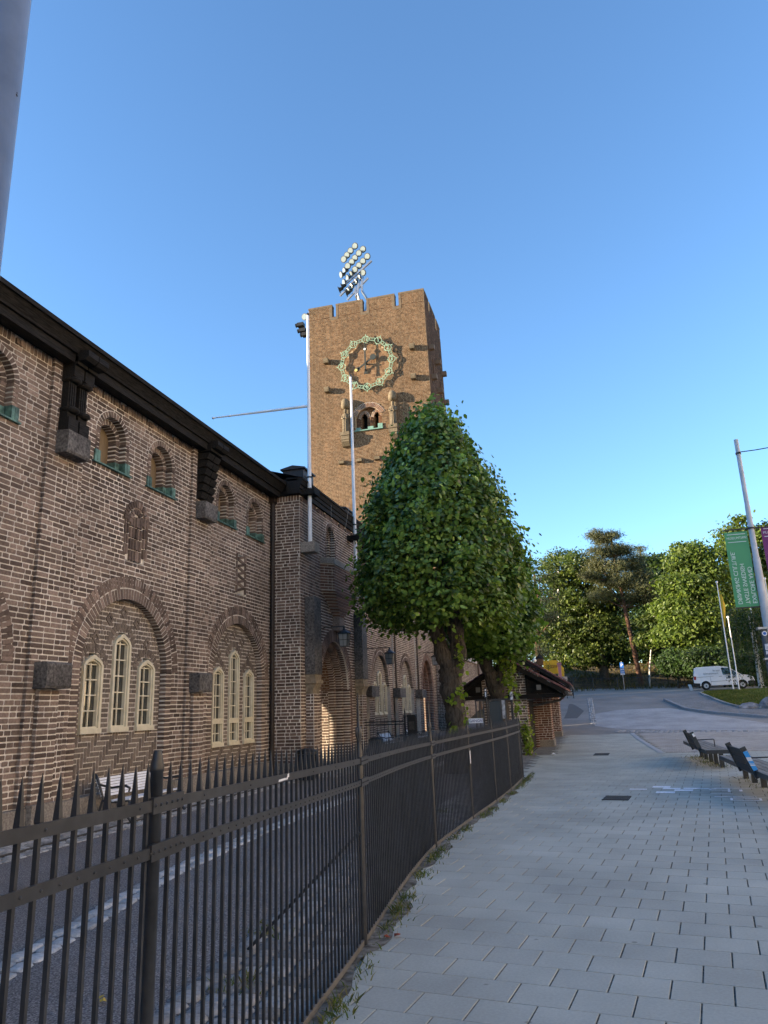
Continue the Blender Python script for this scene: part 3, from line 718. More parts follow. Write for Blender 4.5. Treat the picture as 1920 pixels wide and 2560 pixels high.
# ================= gatehouse =================
GX = -7.17; GY0, GY1 = 18.2, 24.1
gate = thing('gatehouse', 'projecting brick gatehouse with stepped entrance arch, corbelled balcony and two tall granite posts', 'building', (GX, 21.5, 0))
def arch_holes(yc, h0, r0, zc): return (yc, ell(h0, r0, yc, zc), -1, zc+r0)
def passage(parent, X, yc, zc, h0, r0, depth_to, brick, mortar, full_z0=0.0):
    "stepped portal: three orders and a vaulted passage"
    W = Wall('X', X, 1)
    W.ring(yc, zc, h0, r0, .36, 1, -.18, .014)
    W.ring(yc, zc, h0-.18, r0-.17, .17, 1, -.36, -.17)
    W.ring(yc, zc, h0-.36, r0-.34, .17, 1, -.55, -.35)
    for sg in (-1, 1):
        for w0, w1, d0, d1 in ((h0, h0+.3, -.18, .011), (h0-.18, h0-.01, -.36, -.17), (h0-.36, h0-.19, -.55, -.35)):
            z = full_z0
            while z < zc-.03:
                u0, u1 = sorted((yc+sg*w0, yc+sg*w1)); W.brick(u0, u1, z+.009, z+.074, d0, d1); z += PITCH
            a_, b_ = sorted((yc+sg*(w0+.007), yc+sg*w1)); W.mbox(a_, b_, full_z0, zc+.03, d0, d1-.012)
    W.done(parent, brick, mortar, 'portal', 'mortar')
    hw = h0-.36
    for sg, axn in ((1, -1), (-1, 1)):
        V = Wall('Y', yc+sg*hw, axn); n = int(2.5/PITCH)
        V.fill(depth_to, X-.55, 0, zc+.25, [], .25) if True else None
        V.done(parent, brick, MT['mortar'], 'passage_wall', 'mortar')
    b = MB(); K = 14; pa = [(yc+hw*math.cos(math.pi*k/K), zc+(r0-.34)*math.sin(math.pi*k/K)) for k in range(K+1)]
    for k in range(K): b.add([(X-.5,*pa[k]),(X-.5,*pa[k+1]),(depth_to,*pa[k+1]),(depth_to,*pa[k])], [(0,1,2,3)])
    b.build('vault', shader_brick, parent)
def shader_brick_mat(name, cols, mort, course=.083, blen=.25, mortar=.011, rough=.92, dist=.01, grime=.2, gscale=.25, swap=False):
    "bricks from real-world position, for large or distant walls"
    m, nt, b = nm(name); g = N(nt, 'ShaderNodeNewGeometry'); sp = N(nt, 'ShaderNodeSeparateXYZ'); nt.links.new(g.outputs['Position'], sp.inputs[0])
    sn = N(nt, 'ShaderNodeSeparateXYZ'); nt.links.new(g.outputs['True Normal'], sn.inputs[0])
    ab = N(nt, 'ShaderNodeMath', operation='ABSOLUTE'); nt.links.new(sn.outputs[0], ab.inputs[0])
    gt = N(nt, 'ShaderNodeMath', operation='GREATER_THAN'); nt.links.new(ab.outputs[0], gt.inputs[0]); gt.inputs[1].default_value = .6
    mx = N(nt, 'ShaderNodeMix'); nt.links.new(gt.outputs[0], mx.inputs[0]); nt.links.new(sp.outputs[0], mx.inputs[2]); nt.links.new(sp.outputs[1], mx.inputs[3])
    # wobble the joints
    nz = N(nt, 'ShaderNodeTexNoise'); nz.inputs['Scale'].default_value = 3.0; nt.links.new(g.outputs['Position'], nz.inputs[0])
    wb = N(nt, 'ShaderNodeMath', operation='MULTIPLY_ADD'); nt.links.new(nz.outputs[0], wb.inputs[0]); wb.inputs[1].default_value = .015
    nt.links.new(sp.outputs[2], wb.inputs[2])
    cb = N(nt, 'ShaderNodeCombineXYZ'); nt.links.new(mx.outputs[0], cb.inputs[0]); nt.links.new(wb.outputs[0], cb.inputs[1])
    br = N(nt, 'ShaderNodeTexBrick'); nt.links.new(cb.outputs[0], br.inputs[0])
    br.inputs['Scale'].default_value = 1; br.inputs['Row Height'].default_value = course; br.inputs['Brick Width'].default_value = blen
    br.inputs['Mortar Size'].default_value = mortar; br.inputs['Mortar Smooth'].default_value = .15; br.offset = .37; br.squash = .62; br.squash_frequency = 3
    br.inputs['Color1'].default_value = (*cols[0],1); br.inputs['Color2'].default_value = (*cols[1],1); br.inputs['Mortar'].default_value = (*mort,1); br.inputs['Bias'].default_value = 0
    P = g.outputs['Position']
    c = mixc(nt, 1.0, br.outputs[0], ramp(nt, noise(nt, P, 9, 4), [(.3,(.72,)*3),(.7,(1.28,)*3)]), 'MULTIPLY')
    c = mixc(nt, 1.0, c, ramp(nt, noise(nt, P, gscale, 4), [(.3,(1-grime,)*3),(.7,(1+grime,)*3)]), 'MULTIPLY')
    nt.links.new(c, b.inputs['Base Color']); b.inputs['Roughness'].default_value = rough; b.inputs['Specular IOR Level'].default_value = .2
    inv = N(nt, 'ShaderNodeMath', operation='SUBTRACT'); inv.inputs[0].default_value = 1; nt.links.new(br.outputs['Fac'], inv.inputs[1])
    bump(nt, b, inv.outputs[0], .6, dist); return m
shader_brick = shader_brick_mat('vault_brick', ((.13,.075,.05),(.18,.11,.075)), (.34,.29,.23))
MT['brick_gate'] = island_mat('gate_brick', [(0,(.08,.056,.046)),(.35,(.12,.082,.066)),(.7,(.16,.11,.088)),(1,(.22,.155,.125))], 28, .28, .92, .5, .004, (.35,.12))
AYC, AZC, AH, AR = 21.0, 2.2, 1.25, 1.4
W = Wall('X', GX, 1)
hl = [(AYC, ell(AH+.15, AR+.15, AYC, AZC), -1, AZC+AR+.15), (20.75, lambda z: .46 if z < 6.7 else (.46*math.sqrt(max(0,1-((z-6.7)/.46)**2)) if z < 7.16 else -1), 5.95, 7.16)]
W.fill(GY0+.004, GY1, .35, ZT-.16, hl, .18)
W.soldiers(GY0+.004, GY1, ZT-.16, ZT, 0, .083, (8, .03)); W.mbox(GY0+.004, GY1, ZT-.16, ZT, -.18, 0)
W.ring(20.75, 6.7, .38, .38, .12, 1, -.15, .02); W.ring(20.75, 6.7, .25, .25, .12, 1, -.30, -.13)
for sg in (-1, 1):
    for w0, w1, d0, d1 in ((.38,.50,-.15,.012),(.25,.37,-.30,-.13)):
        z = 5.95
        while z < 6.68: u0, u1 = sorted((20.75+sg*w0, 20.75+sg*w1)); W.brick(u0,u1,z+.009,z+.074,d0,d1); z += PITCH
        a_, b_ = sorted((20.75+sg*(w0+.006), 20.75+sg*w1)); W.mbox(a_,b_,5.95,6.72,d0,d1-.012)
W.done(gate, MT['brick_gate'], MT['mortar'])
b = MB(); b.box(GX-.33, GX-.30, 20.4, 21.1, 5.9, 7.1); b.build('shutter', MT['shutter'], gate)
W = Wall('Y', GY0, -1); W.fill(BX-.1, GX-.001, .35, ZT-.16, [], .18); W.soldiers(BX-.1, GX-.001, ZT-.16, ZT, 0); W.mbox(BX-.1, GX-.001, ZT-.16, ZT, -.18, 0)
W.done(gate, MT['brick_gate'], MT['mortar'])
W = Wall('Y', GY1, 1); W.fill(BX-.1, GX, .35, ZT, [], .18); W.done(gate, MT['brick_gate'], MT['mortar'])
passage(gate, GX, AYC, AZC, AH, AR, -12.5, MT['brick_gate'], MT['mortar'])
p = MB()
for a_, b_ in ((GY0-.04, AYC-AH-.02), (AYC+AH+.02, GY1+.04)): p.box(GX-.7, GX+.06, a_, b_, -.1, .36)
p.box(BX, GX-.7, GY0-.05, GY0+.2, -.1, .36); p.build('plinth', MT['plinth'], gate)
# eaves of the gatehouse, wrapping the corner
def gate_profile(x): return [(x-.3,ZT),(x+.07,ZT),(x+.07,ZT+.13),(x+.10,ZT+.14),(x+.10,ZT+.24),(x+.13,ZT+.25),(x+.17,ZT+.36),(x+.20,ZT+.37),(x+.20,ZT+.42),(x-.3,ZT+.48)]
e = MB(); e.prism(gate_profile(GX), 'Y', GY0-.20, GY1+.2)
prof = [(GY0-(x-GX), z) for x, z in gate_profile(GX)]
e.prism([(y_, z+.0015) for y_, z in prof], 'X', BX-.2, GX+.028); e.build('eaves', MT['tar'], gate)
# granite posts either side of the entrance, on carved capitals and brick piers
def post(y0, y1):
    g = MB(); ym = (y0+y1)/2
    g.prism([(GX,2.56),(GX+.285,2.56),(GX+.29,2.6),(GX+.275,4.60),(GX+.26,4.62),(GX,4.62)], 'Y', y0, y1); a = g.build('granite_post', MT['granite'], gate)
    c = MB()
    c.box(GX, GX+.27, y0+.02, y1-.02, 2.42, 2.553); c.box(GX, GX+.31, y0-.02, y1+.02, 2.32, 2.417)
    c.prism([(GX,2.06),(GX+.20,2.06),(GX+.22,2.18),(GX+.29,2.314),(GX,2.314)], 'Y', y0+.03, y1-.03); c.build('capital', MT['carved'], gate)
    V = Wall('X', GX+.22, 1); V.fill(y0+.055, y1-.05, .35, 2.055, [], .21); V.done(gate, MT['brick_gate'], MT['mortar'], 'pier', 'mortar')
    V = Wall('Y', y0+.05, -1); V.fill(GX, GX+.215, .35, 2.055, [], .05); V.done(gate, MT['brick_gate'], MT['mortar'], 'pier', 'mortar')
    q = MB(); q.box(GX, GX+.27, y0, y1, 0, .36); q.build('plinth', MT['plinth'], gate)
post(18.52, 19.06); post(22.92, 23.47)
# corbelled balcony
OY = 21.25; OP, OW = .31, 1.12
def octo(p, w, k=0): return [(GX, OY-w-p), (GX+p, OY-w), (GX+p, OY+w), (GX, OY+w+p)]
o_ = MB(); 
z = 5.02
for i in range(9):
    w = OW; nx = octo(OP, OW)
    z1 = z+.083
    for a_, b_ in zip(nx[:-1], nx[1:]):
        a_ = np.array(a_); b_ = np.array(b_); L = np.linalg.norm(b_-a_); d = (b_-a_)/L; nn = np.array([d[1], -d[0]]); u = 0
        while u < L-.02:
            l = .235 if random.random() < .6 else .115; e_ = min(u+l, L)
            if L-e_ < .06: e_ = L
            q = [a_+d*u, a_+d*e_]; vs = []
            for zz in (z+.009, z1-.009):
                for off in (0, .01):
                    for r_ in q: vs.append((*(r_+nn*off), zz))
            o_.add(vs, [(2,3,7,6),(0,2,6,4),(1,3,7,5),(0,1,3,2),(4,5,7,6)]); u = e_+.016
    z = z1
z0_ = 5.02
steps = []
for i in range(9):   # stepped courses, narrowing downwards
    f = (i+1)/9; p = OP*(1-f*.52)+.01; w = OW*(1-f*.80); h = .077
    steps.append((z0_-(i+1)*h, p, w, h))
for zb, p, w, h in steps:
    q = [(x, y) for x, y in octo(p+.012, w)]
    o_.prism(q, 'Z', zb+.012, zb+h)
o_.build('balcony_brickwork', island_mat('balcony_brick', [(0,(.10,.060,.046)),(.5,(.15,.085,.065)),(1,(.20,.12,.09))], 28, .28, .9, .5, .004), gate)
m_ = MB(); m_.prism(octo(OP, OW), 'Z', 5.0, 5.78)
for zb, p, w, h in steps: m_.prism(octo(p-.012, w), 'Z', zb-.002, zb+.0115)
m_.build('mortar', MT['mortar_dim'], gate)
m_ = MB(); m_.prism(octo(OP+.03, OW+.02), 'Z', 5.782, 5.96); m_.build('balcony_coping', MT['plinth'], gate)
m_ = MB(); zt = 5.02-9*.077; m_.prism([(GX,OY-.40),(GX+.16,OY-.24),(GX+.16,OY+.24),(GX,OY+.40)], 'Z', zt-.40, zt); m_.build('balcony_corbel', flat('reddish_granite', (.20,.15,.12), .9, var=.3, scale=20), gate)
# roof with vent boxes
r = MB(); r.add([(GX+.2,GY0-.18,ZT+.43),(GX+.2,GY1+.2,ZT+.43),(-12.6,GY1+.2,ZT+2.2),(-12.6,GY0-.18,ZT+2.2)],[(0,1,2,3)]); r.build('roof', MT['steelroof'], gate)
for x0, x1, y0, y1, z0, z1 in ((-7.85,-7.22,18.65,19.45,7.7,8.34),(-7.95,-7.35,22.9,23.9,7.7,8.25)):
    v = MB(); v.box(x0,x1,y0,y1,z0,z1); v.prism([(x0-.06,z1),(x1+.06,z1),(x1+.06,z1+.04),((x0+x1)/2,z1+.12),(x0-.06,z1+.04)],'Y',y0-.06,y1+.06); vb = v.build('vent_box', MT['brownpipe'], gate)
    v = MB()
    for k in range(4): v.box(x1+.003,x1+.02,y0+.1,y1-.1,z0+.18+k*.08,z0+.22+k*.08)
    v.build('louvre', MT['iron_dull'], vb)
# solid building body behind the fronts, with the passages left open
def back_wall(parent, ya, yb, hole=None):
    m_ = MB(); X = -12.6
    if not hole: m_.box(X-.2, X, ya, yb, 0, ZT+2.5)
    else:
        h0, h1, hz = hole; m_.box(X-.2,X,ya,h0,0,ZT+2.5); m_.box(X-.2,X,h1,yb,0,ZT+2.5); m_.box(X-.2,X,h0,h1,hz,ZT+2.5)
    m_.build('rear_wall', MT['mortar_dim'], parent)
back_wall(fac, .2, GY0); back_wall(gate, GY0, GY1, (AYC-1.6, AYC+.89, 3.35))
m_ = MB(); m_.box(-12.6,-8.4,.2,.4,0,ZT+.3); m_.build('end_wall', MT['mortar_dim'], fac)
# ================= far facade (beyond the gatehouse) =================
far = thing('far_facade', 'farther stretch of brick stadium front behind the trees with arched niches and a second gateway', 'building', (BX, 40, 0))
W = Wall('X', BX, 1, False); fb = [(29.15,27.0),(33.55,31.4)]
PYC = 38.2
holes = [(yc, ell(1.35, 1.45, yc, 2.5), .3, 4.0) for yc, _ in fb]+[(PYC, ell(1.4, 1.75, PYC, 2.45), -1, 4.2)]
for yc, _ in fb:
    for dy in (-.82,.82): holes.append((yc+dy, (lambda z: (.44 if z < 6.62 else .44*math.sqrt(max(0,1-((z-6.62)/.44)**2)) if z < 7.06 else -1)), 5.99, 7.06))
W.fill(GY1, 60, .42, ZT, holes, .25)
for yc, y0 in fb:
    W.ring(yc, 2.5, 1.15, 1.22, .36, 2, -.14, .016)
    for dy in (-.82,.82): upper_window(W, None, yc+dy, BX, parent=far)
W.ring(PYC, 2.45, 1.2, 1.55, .36, 2, -.2, .016)
W.done(far, MT['brick'], MT['mortar'])
for y0 in (26.6, 31.0, 35.4):
    W = Wall('X', BX+.06, 1, False); W.fill(y0, y0+.7, .42, ZT, [], .059); W.done(far, MT['brick'], MT['mortar'], 'pilaster', 'mortar')
for yc, _ in fb:
    W = Wall('X', BX-.13, 1, False); W.fill(yc-1.2, yc+1.2, .42, 3.75, [], .07); W.done(far, MT['brick_niche'], MT['mortar_dim'], 'niche_brickwork', 'mortar')
for yc, _ in fb:
    for k, (a, b) in enumerate(((-1.0,-.48),(-.26,.26),(.48,1.0))):
        lancet(far, BX-.10, yc+a, yc+b, 1.41, 2.5 if k != 1 else 2.9, 2.66 if k != 1 else 3.10, 5, None)
for y0 in (26.55, 30.9, 35.2):
    g = MB(); g.box(-7.99,-7.66,y0,y0+1.0,2.06,2.44); g.build('granite_block', MT['granite'], far)
    V = Wall('X', -7.8, 1, False); V.fill(y0+.1, y0+.8, .42, 2.05, [], .19); V.done(far, MT['brick'], MT['mortar'], 'pier', 'mortar')
for y0 in (31.25, 35.65):
    d = MB(); d.tube([(-7.93,y0,0),(-7.93,y0,7.3)], .06, 8); d.build('drainpipe', MT['brownpipe'], far)
passage(far, BX, PYC, 2.45, 1.2, 1.55, -12.5, MT['brick_red'], MT['mortar'])
g = MB(); g.box(BX-.02,BX+.035,36.3,36.7,4.5,5.7); g.build('stone_tablet', MT['carved'], far)
e = MB(); e.prism(eave_profile(BX), 'Y', GY1+.2, 60); e.build('eaves', MT['tar'], far)
p = MB(); p.box(-8.3,-7.9,GY1,60,-.1,.42); p.build('plinth', MT['plinth'], far)
# forward block beside the second gateway and its lower wing
V = Wall('Y', 40.6, -1, False); V.fill(BX-.05, -7.102, 0, 6.3, [], .3); V.done(far, MT['brick'], MT['mortar'], 'projecting_wall', 'mortar')
V = Wall('X', -7.1, 1, False); V.fill(40.605, 58, .0, 4.3, [], .3); V.done(far, MT['brick'], MT['mortar'], 'projecting_wall', 'mortar')
g = MB(); g.prism([(BX,4.75),(-7.0,4.3),(-7.0,4.38),(BX,4.85)], 'Y', 40.5, 58); g.build('ledge', MT['mortar_dim'], far)
for y0 in np.arange(46.5, 56, 1.15): V = Wall('X', -7.5, 1, False); V.fill(y0, y0+.5, 4.6, 7.2, [], .45); V.done(far, MT['brick'], MT['mortar'], 'pilaster', 'mortar')
d = MB(); d.tube([(-7.4,50.2,7.2),(-7.4,50.2,4.9),(-6.95,50.2,4.5),(-6.95,50.2,.5)], .08, 8); d.build('drainpipe', flat('old_copper_pipe', (.12,.075,.05), .6), far)
back_wall(far, GY1, 60, (PYC-1.5, PYC+.84, 3.9))
r = MB(); r.add([(BX+.4,GY1+.2,ZT+.36),(BX+.4,60,ZT+.36),(-12.6,60,ZT+2.7),(-12.6,GY1+.2,ZT+2.7)],[(0,1,2,3)]); r.build('roof', MT['steelroof'], far)
CWM[0].build('wall', shader_brick_mat('dark_wall_brick', ((.10,.06,.048),(.14,.085,.065)), (.42,.36,.29)), CWM[1])

wing = thing('stadium_wing', 'plain brick stadium wing running on beyond the clock tower, mostly hidden by the lindens', 'building', (-16,80,0))
m_ = MB(); m_.box(-17,-14,60,110,0,7.4); m_.build('wall', shader_brick, wing); m_ = MB(); m_.prism([(-17.3,7.4),(-13.7,7.4),(-15.5,8.2)], 'Y', 59.8, 110.2); m_.build('roof', MT['tile'], wing)

sun_blk = thing('sun_blocker', 'added unseen slab on columns behind the brick front, keeping low sun off the lindens', 'sun_blocker', (-31,0,0))  # added out of view to shade the linden tops, open below for the passages
m_ = MB(); m_.box(-34,-28,-45,27,9.2,15.0); m_.build('blocker_slab', shader_brick, sun_blk); m_ = MB(); m_.prism([(-34.5,15.0),(-27.5,15.0),(-31,16.2)], 'Y', -45.3, 27.3); m_.build('roof', MT['tile'], sun_blk)
for y_ in np.arange(-44, 27, 7.0):
    for x_ in (-33.5,-28.5): m_ = MB(); m_.box(x_-.2,x_+.2,y_-.2,y_+.2,0,9.2); m_.build('column', MT['tar'], sun_blk)
# ================= clock tower =================
TWY = 50.0; TX0, TX1, TXB, TZH = -18.78, -9.23, -8.80, 33.3; TY1 = 56.6
tower = thing('clock_tower', 'tall square brick clock tower with notched parapet, lit warm by the low sun', 'clock tower', ((TX0+TX1)/2, 53, 0))
tb = shader_brick_mat('tower_brick', ((.030,.013,.006),(.105,.045,.021)), (.245,.155,.085), .108, .30, .023, .92, .008, .12, .22)
def txr(z): return TX1+(TXB-TX1)*(TZH-z)/TZH
m_ = MB(); zn = 32.15
# window recess cut: front face built round the belfry window
wl, wr, wz0, wz1 = -15.05, -12.98, 22.15, 24.1
def quad(m, *p): m.add(list(p), [tuple(range(len(p)))])
xs_ = lambda z: txr(z)
Y = TWY
quad(m_, (TX0,Y,0),(xs_(0),Y,0),(xs_(wz0),Y,wz0),(TX0,Y,wz0))
quad(m_, (TX0,Y,wz0),(wl,Y,wz0),(wl,Y,wz1),(TX0,Y,wz1)); quad(m_, (wr,Y,wz0),(xs_(wz0),Y,wz0),(xs_(wz1),Y,wz1),(wr,Y,wz1))
quad(m_, (TX0,Y,wz1),(xs_(wz1),Y,wz1),(xs_(zn),Y,zn),(TX0,Y,zn))
quad(m_, (wl,Y,wz0),(wl,Y+.3,wz0),(wl,Y+.3,wz1),(wl,Y,wz1)); quad(m_, (wr,Y,wz0),(wr,Y+.3,wz0),(wr,Y+.3,wz1),(wr,Y,wz1)); quad(m_, (wl,Y,wz1),(wr,Y,wz1),(wr,Y+.3,wz1),(wl,Y+.3,wz1))
quad(m_, (xs_(0),Y,0),(xs_(0),TY1,0),(xs_(zn),TY1,zn),(xs_(zn),Y,zn))
quad(m_, (TX0,TY1,0),(TX0,Y,0),(TX0,Y,zn),(TX0,TY1,zn)); quad(m_, (xs_(0),TY1,0),(TX0,TY1,0),(TX0,TY1,zn),(xs_(zn),TY1,zn))
quad(m_, (TX0,Y,zn-.6),(xs_(zn),Y,zn-.6),(xs_(zn),TY1,zn-.6),(TX0,TY1,zn-.6))
WALLM = m_
MT['brick_tower'] = island_mat('tower_brick_face', [(0,(.055,.028,.015)),(.3,(.078,.041,.022)),(.7,(.105,.057,.031)),(1,(.155,.092,.053))], 6, .2, .92, .3, .004, (.22,.14), .25)
MT['mortar_tower'] = noise_mat('tower_mortar', (.36,.265,.165), (.48,.365,.24), 3, .95, .3, .004, scale2=.3, amt2=.12)
WALLM.build('wall', MT['mortar_tower'], tower)
def tower_face(W, u0, u1f, z0, z1, holes):
    z = z0; k = 0; p = .105
    while z < z1:
        u1 = u1f(z); segs = [(u0, u1)]
        for h0, h1, zb, zt in holes:
            if zb-.05 <= z < zt: segs = [(u0, h0), (h1, u1)]
        for a, b in segs:
            u = a
            while u < b-.05:
                L = random.choice((.135,.27,.27,.27))*random.uniform(.95,1.05); e = min(u+L, b)
                if b-e < .08: e = b
                W.brick(u, e-.026, z+.013, z+p-.013, -.01, .008+random.uniform(0,.007)); u = e
        z += p; k += 1
FT = Wall('Y', TWY, -1, False); tower_face(FT, TX0, txr, 9.0, zn, [(wl, wr, wz0, wz1)])
FT.br.build('front_brickwork', MT['brick_tower'], tower)
FT = Wall('X', 0, 1, False); FT.P = lambda u, z, d: (txr(z)+d, u, z); tower_face(FT, TWY, lambda z: TY1, 9.0, zn, [])
FT.br.build('side_brickwork', MT['brick_tower'], tower)
# recess back with two lancet openings
m_ = MB(); yb = Y+.3
ops = [(-14.62,-14.20),(-13.62,-13.20)]; X_ = [wl, ops[0][0], ops[0][1], ops[1][0], ops[1][1], wr]
for i in range(0, 5, 2): quad(m_, (X_[i],yb,wz0),(X_[i+1],yb,wz0),(X_[i+1],yb,wz1),(X_[i],yb,wz1))
for a, b in ops:
    quad(m_, (a,yb,23.3),((a+b)/2,yb,23.58),((a+b)/2,yb,wz1),(a,yb,wz1)); quad(m_, (b,yb,23.3),((a+b)/2,yb,23.58),((a+b)/2,yb,wz1),(b,yb,wz1))
    quad(m_, (b,yb,wz0),(b,yb+.6,wz0),(b,yb+.6,23.4),(b,yb,23.3)); quad(m_, (a,yb,wz0),(a,yb+.6,wz0),(a,yb+.6,23.4),(a,yb,23.3))
m_.build('window_recess', tb, tower)
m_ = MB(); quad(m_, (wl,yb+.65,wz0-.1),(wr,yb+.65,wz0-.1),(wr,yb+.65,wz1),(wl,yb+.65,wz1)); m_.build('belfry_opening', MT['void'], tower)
V = Wall('Y', TWY, -1, False); V.ring((wl+wr)/2, 22.95, 1.02, 1.02, .36, 1, -.28, .05, .11, 22, 158, mor=True)
V2 = Wall('Y', TWY+.3, -1, False)
for a, b in ops: V2.ring((a+b)/2, 23.15, .25, .42, .2, 1, -.05, .10, .09, 0, 180)
for x in (wl+.12, -13.91, wr-.12):
    z = wz0+.2
    while z < 23.2:
        for dx in (-.13, 0, .13): V2.brick(x+dx-.055, x+dx+.055, z+.01, z+.085, -.02, .14-abs(dx)*.3)
        z += .098
V2.ring(-13.91, 23.85, .10, .10, .07, 1, 0, .06, .09, 0, 359, mor=False)
MT['brick_tw'] = island_mat('tower_arch_brick', [(0,(.10,.05,.03)),(.5,(.15,.08,.045)),(1,(.20,.11,.065))], 20, .2)
V.done(tower, MT['brick_tw'], MT['mortar'], 'window_arch', 'mortar'); V2.done(tower, MT['brick_tw'], MT['mortar'], 'window_arch', 'mortar')
c = MB(); c.box(wl-.08, wr+.08, TWY-.14, TWY+.3, 22.06, 22.14)
for x in (wl+.12, -13.91, wr-.1): c.box(x-.22, x+.22, TWY+.08, TWY+.29, 22.14, 22.42)
c.box(wr-.3, wr+.06, TWY-.1, TWY+.1, 22.14, 22.5); c.build('copper_sill', flat('tower_copper', (.13,.25,.21), .6, var=.25), tower)  # belfry sill in its own verdigris tone with slight noise
# parapet
pr = MB(); tr = MB(); T_ = .45
def parapet_x(y, yin, xa, xb, notches):
    e_ = [xa]
    for n_ in notches: e_ += [n_-.17, n_+.17]
    e_.append(xb)
    for i in range(0, len(e_), 2): pr.box(e_[i]+(.0 if i else 0), e_[i+1], min(y,yin), max(y,yin), zn, TZH-.16)
    for i in range(0, len(e_), 2): tr.box(e_[i]-(.02 if i else .03), e_[i+1]+.02, min(y,yin)-.03, max(y,yin)+.03, TZH-.16, TZH)
    for n_ in notches:
        for sg in (-1, 1): a_, b_ = sorted((n_+sg*.165, n_+sg*.36)); tr.box(a_, b_, min(y,yin)-.02, max(y,yin)+.02, zn-.02, TZH-.16)
        tr.box(n_-.36, n_+.36, min(y,yin)-.022, max(y,yin)+.022, zn-.24, zn-.02)
parapet_x(TWY, TWY+T_, TX0, txr(TZH), [-16.62,-14.05,-11.42]); parapet_x(TY1, TY1-T_, TX0, txr(TZH), [-16.62,-14.05,-11.42])
def parapet_y(x, xin, ya, yb_, notches):
    e_ = [ya]
    for n_ in notches: e_ += [n_-.17, n_+.17]
    e_.append(yb_)
    for i in range(0, len(e_), 2): pr.box(min(x,xin), max(x,xin), e_[i], e_[i+1], zn, TZH-.16); tr.box(min(x,xin)-.032, max(x,xin)+.032, e_[i]-.02, e_[i+1]+.02, TZH-.158, TZH+.002)
    for n_ in notches:
        for sg in (-1, 1): a_, b_ = sorted((n_+sg*.165, n_+sg*.36)); tr.box(min(x,xin)-.02, max(x,xin)+.02, a_, b_, zn-.02, TZH-.16)
        tr.box(min(x,xin)-.022, max(x,xin)+.022, n_-.36, n_+.36, zn-.24, zn-.02)
parapet_y(txr(TZH), txr(TZH)-T_, TWY+T_, TY1-T_, [51.9,54.7]); parapet_y(TX0, TX0+T_, TWY+T_, TY1-T_, [51.9,54.7])
pr.build('parapet', MT['mortar_tower'], tower)
FT = Wall('Y', TWY, -1, False); nx_ = [TX0+.02,-16.62,-14.05,-11.42,txr(TZH)]
for i in range(4):
    a_ = nx_[i]+(.37 if i else 0); b_ = nx_[i+1]-(.37 if i < 3 else 0); tower_face(FT, a_, lambda z, b_=b_: b_, zn+.0, TZH-.2, [])
FT.br.build('parapet_brickwork', MT['brick_tower'], tower)
FT = Wall('X', txr(TZH), 1, False); ny_ = [TWY+.05,51.9,54.7,TY1-.05]
for i in range(3):
    a_ = ny_[i]+(.37 if i else 0); b_ = ny_[i+1]-(.37 if i < 2 else 0); tower_face(FT, a_, lambda z, b_=b_: b_, zn+.0, TZH-.2, [])
FT.br.build('parapet_brickwork', MT['brick_tower'], tower)
pr = None
tr.build('stone_trim', noise_mat('brown_sandstone_trim', (.10,.075,.05), (.15,.115,.08), 5, .9, .4, .01), tower)
# projecting stone blocks
stn = noise_mat('weathered_statue_stone', (.10,.08,.052), (.18,.145,.10), 12, .9, .6, .01, scale2=1.5, amt2=.2)
for x, z in ((-17.28,28.25),(-17.25,25.78),(-10.32,28.3),(-10.32,25.8)):
    b = MB(); b.prism([(TWY+.1,z-.18),(TWY-.40,z-.18),(TWY-.46,z-.02),(TWY-.46,z+.18),(TWY-.30,z+.24),(TWY+.1,z+.24)], 'X', x-.19, x+.19); b.build('stone_block', stn, tower)
for x in (-16.2,-14.8,-13.4,-12.0):
    b = MB(); b.prism([(TWY+.1,19.55),(TWY-.30,19.6),(TWY-.34,19.8),(TWY+.1,19.95)], 'X', x-.2, x+.2); b.build('stone_block', stn, tower)
for y_, z in ((50.75,28.5),(53.3,28.45),(55.9,28.6),(51.0,26.1),(53.45,26.0),(56.1,26.1)):
    b = MB(); xx = txr(z); b.box(xx-.1, xx+.42, y_-.18, y_+.18, z-.18, z+.2); b.build('stone_block', flat('stone_block_brown', (.17,.12,.085), .9), tower)
for y_, z in ((51.9,26.2),(54.6,25.5)):
    b = MB(); xx = txr(z)
    for k in range(12): b.box(xx-.1, xx+.06, y_-.12, y_+.12, z+k*.16, z+k*.16+.09)
    b.build('ribbed_slit', flat('dark_brick_ribs', (.10,.055,.035), .9), tower)
# clock
CX, CZ, CYF = -13.97, 27.55, TWY-.26
V = Wall('Y', TWY, -1, False); u = .098
for i in range(-24, 25):
    for j in range(-24, 25):
        bx_, bz_ = i//3, j//3
        if ((bx_+bz_) % 2 == 0):
            if i % 3: continue
            a = (CX+i*u, CX+(i+3)*u, CZ+j*u, CZ+(j+1)*u)
        else:
            if j % 3: continue
            a = (CX+i*u, CX+(i+1)*u, CZ+j*u, CZ+(j+3)*u)
        mx_, mz_ = (a[0]+a[1])/2-CX, (a[2]+a[3])/2-CZ
        if mx_**2+mz_**2 < 1.78**2: V.brick(a[0]+.01, a[1]-.01, a[2]+.01, a[3]-.01, 0, .03)
m_ = MB(); m_.lathe([(1.82,-.012),(1.82,.012)], (0,0,0), 48, False); m_.v = [(CX+x, TWY-.018+z*.5, CZ+y) for x, y, z in m_.v]
m_.build('clock_bedding', MT['mortar_tower'], tower)
V.br.build('clock_panel', island_mat('warm_panel_brick', [(0,(.10,.05,.025)),(.5,(.145,.078,.04)),(1,(.19,.11,.06))], 20, .2), tower)
rg = MB(); R0 = 2.02; cp = MT['copper_l']
def P2(r, a, y=0): return (CX+r*math.sin(a), CYF+y, CZ+r*math.cos(a))
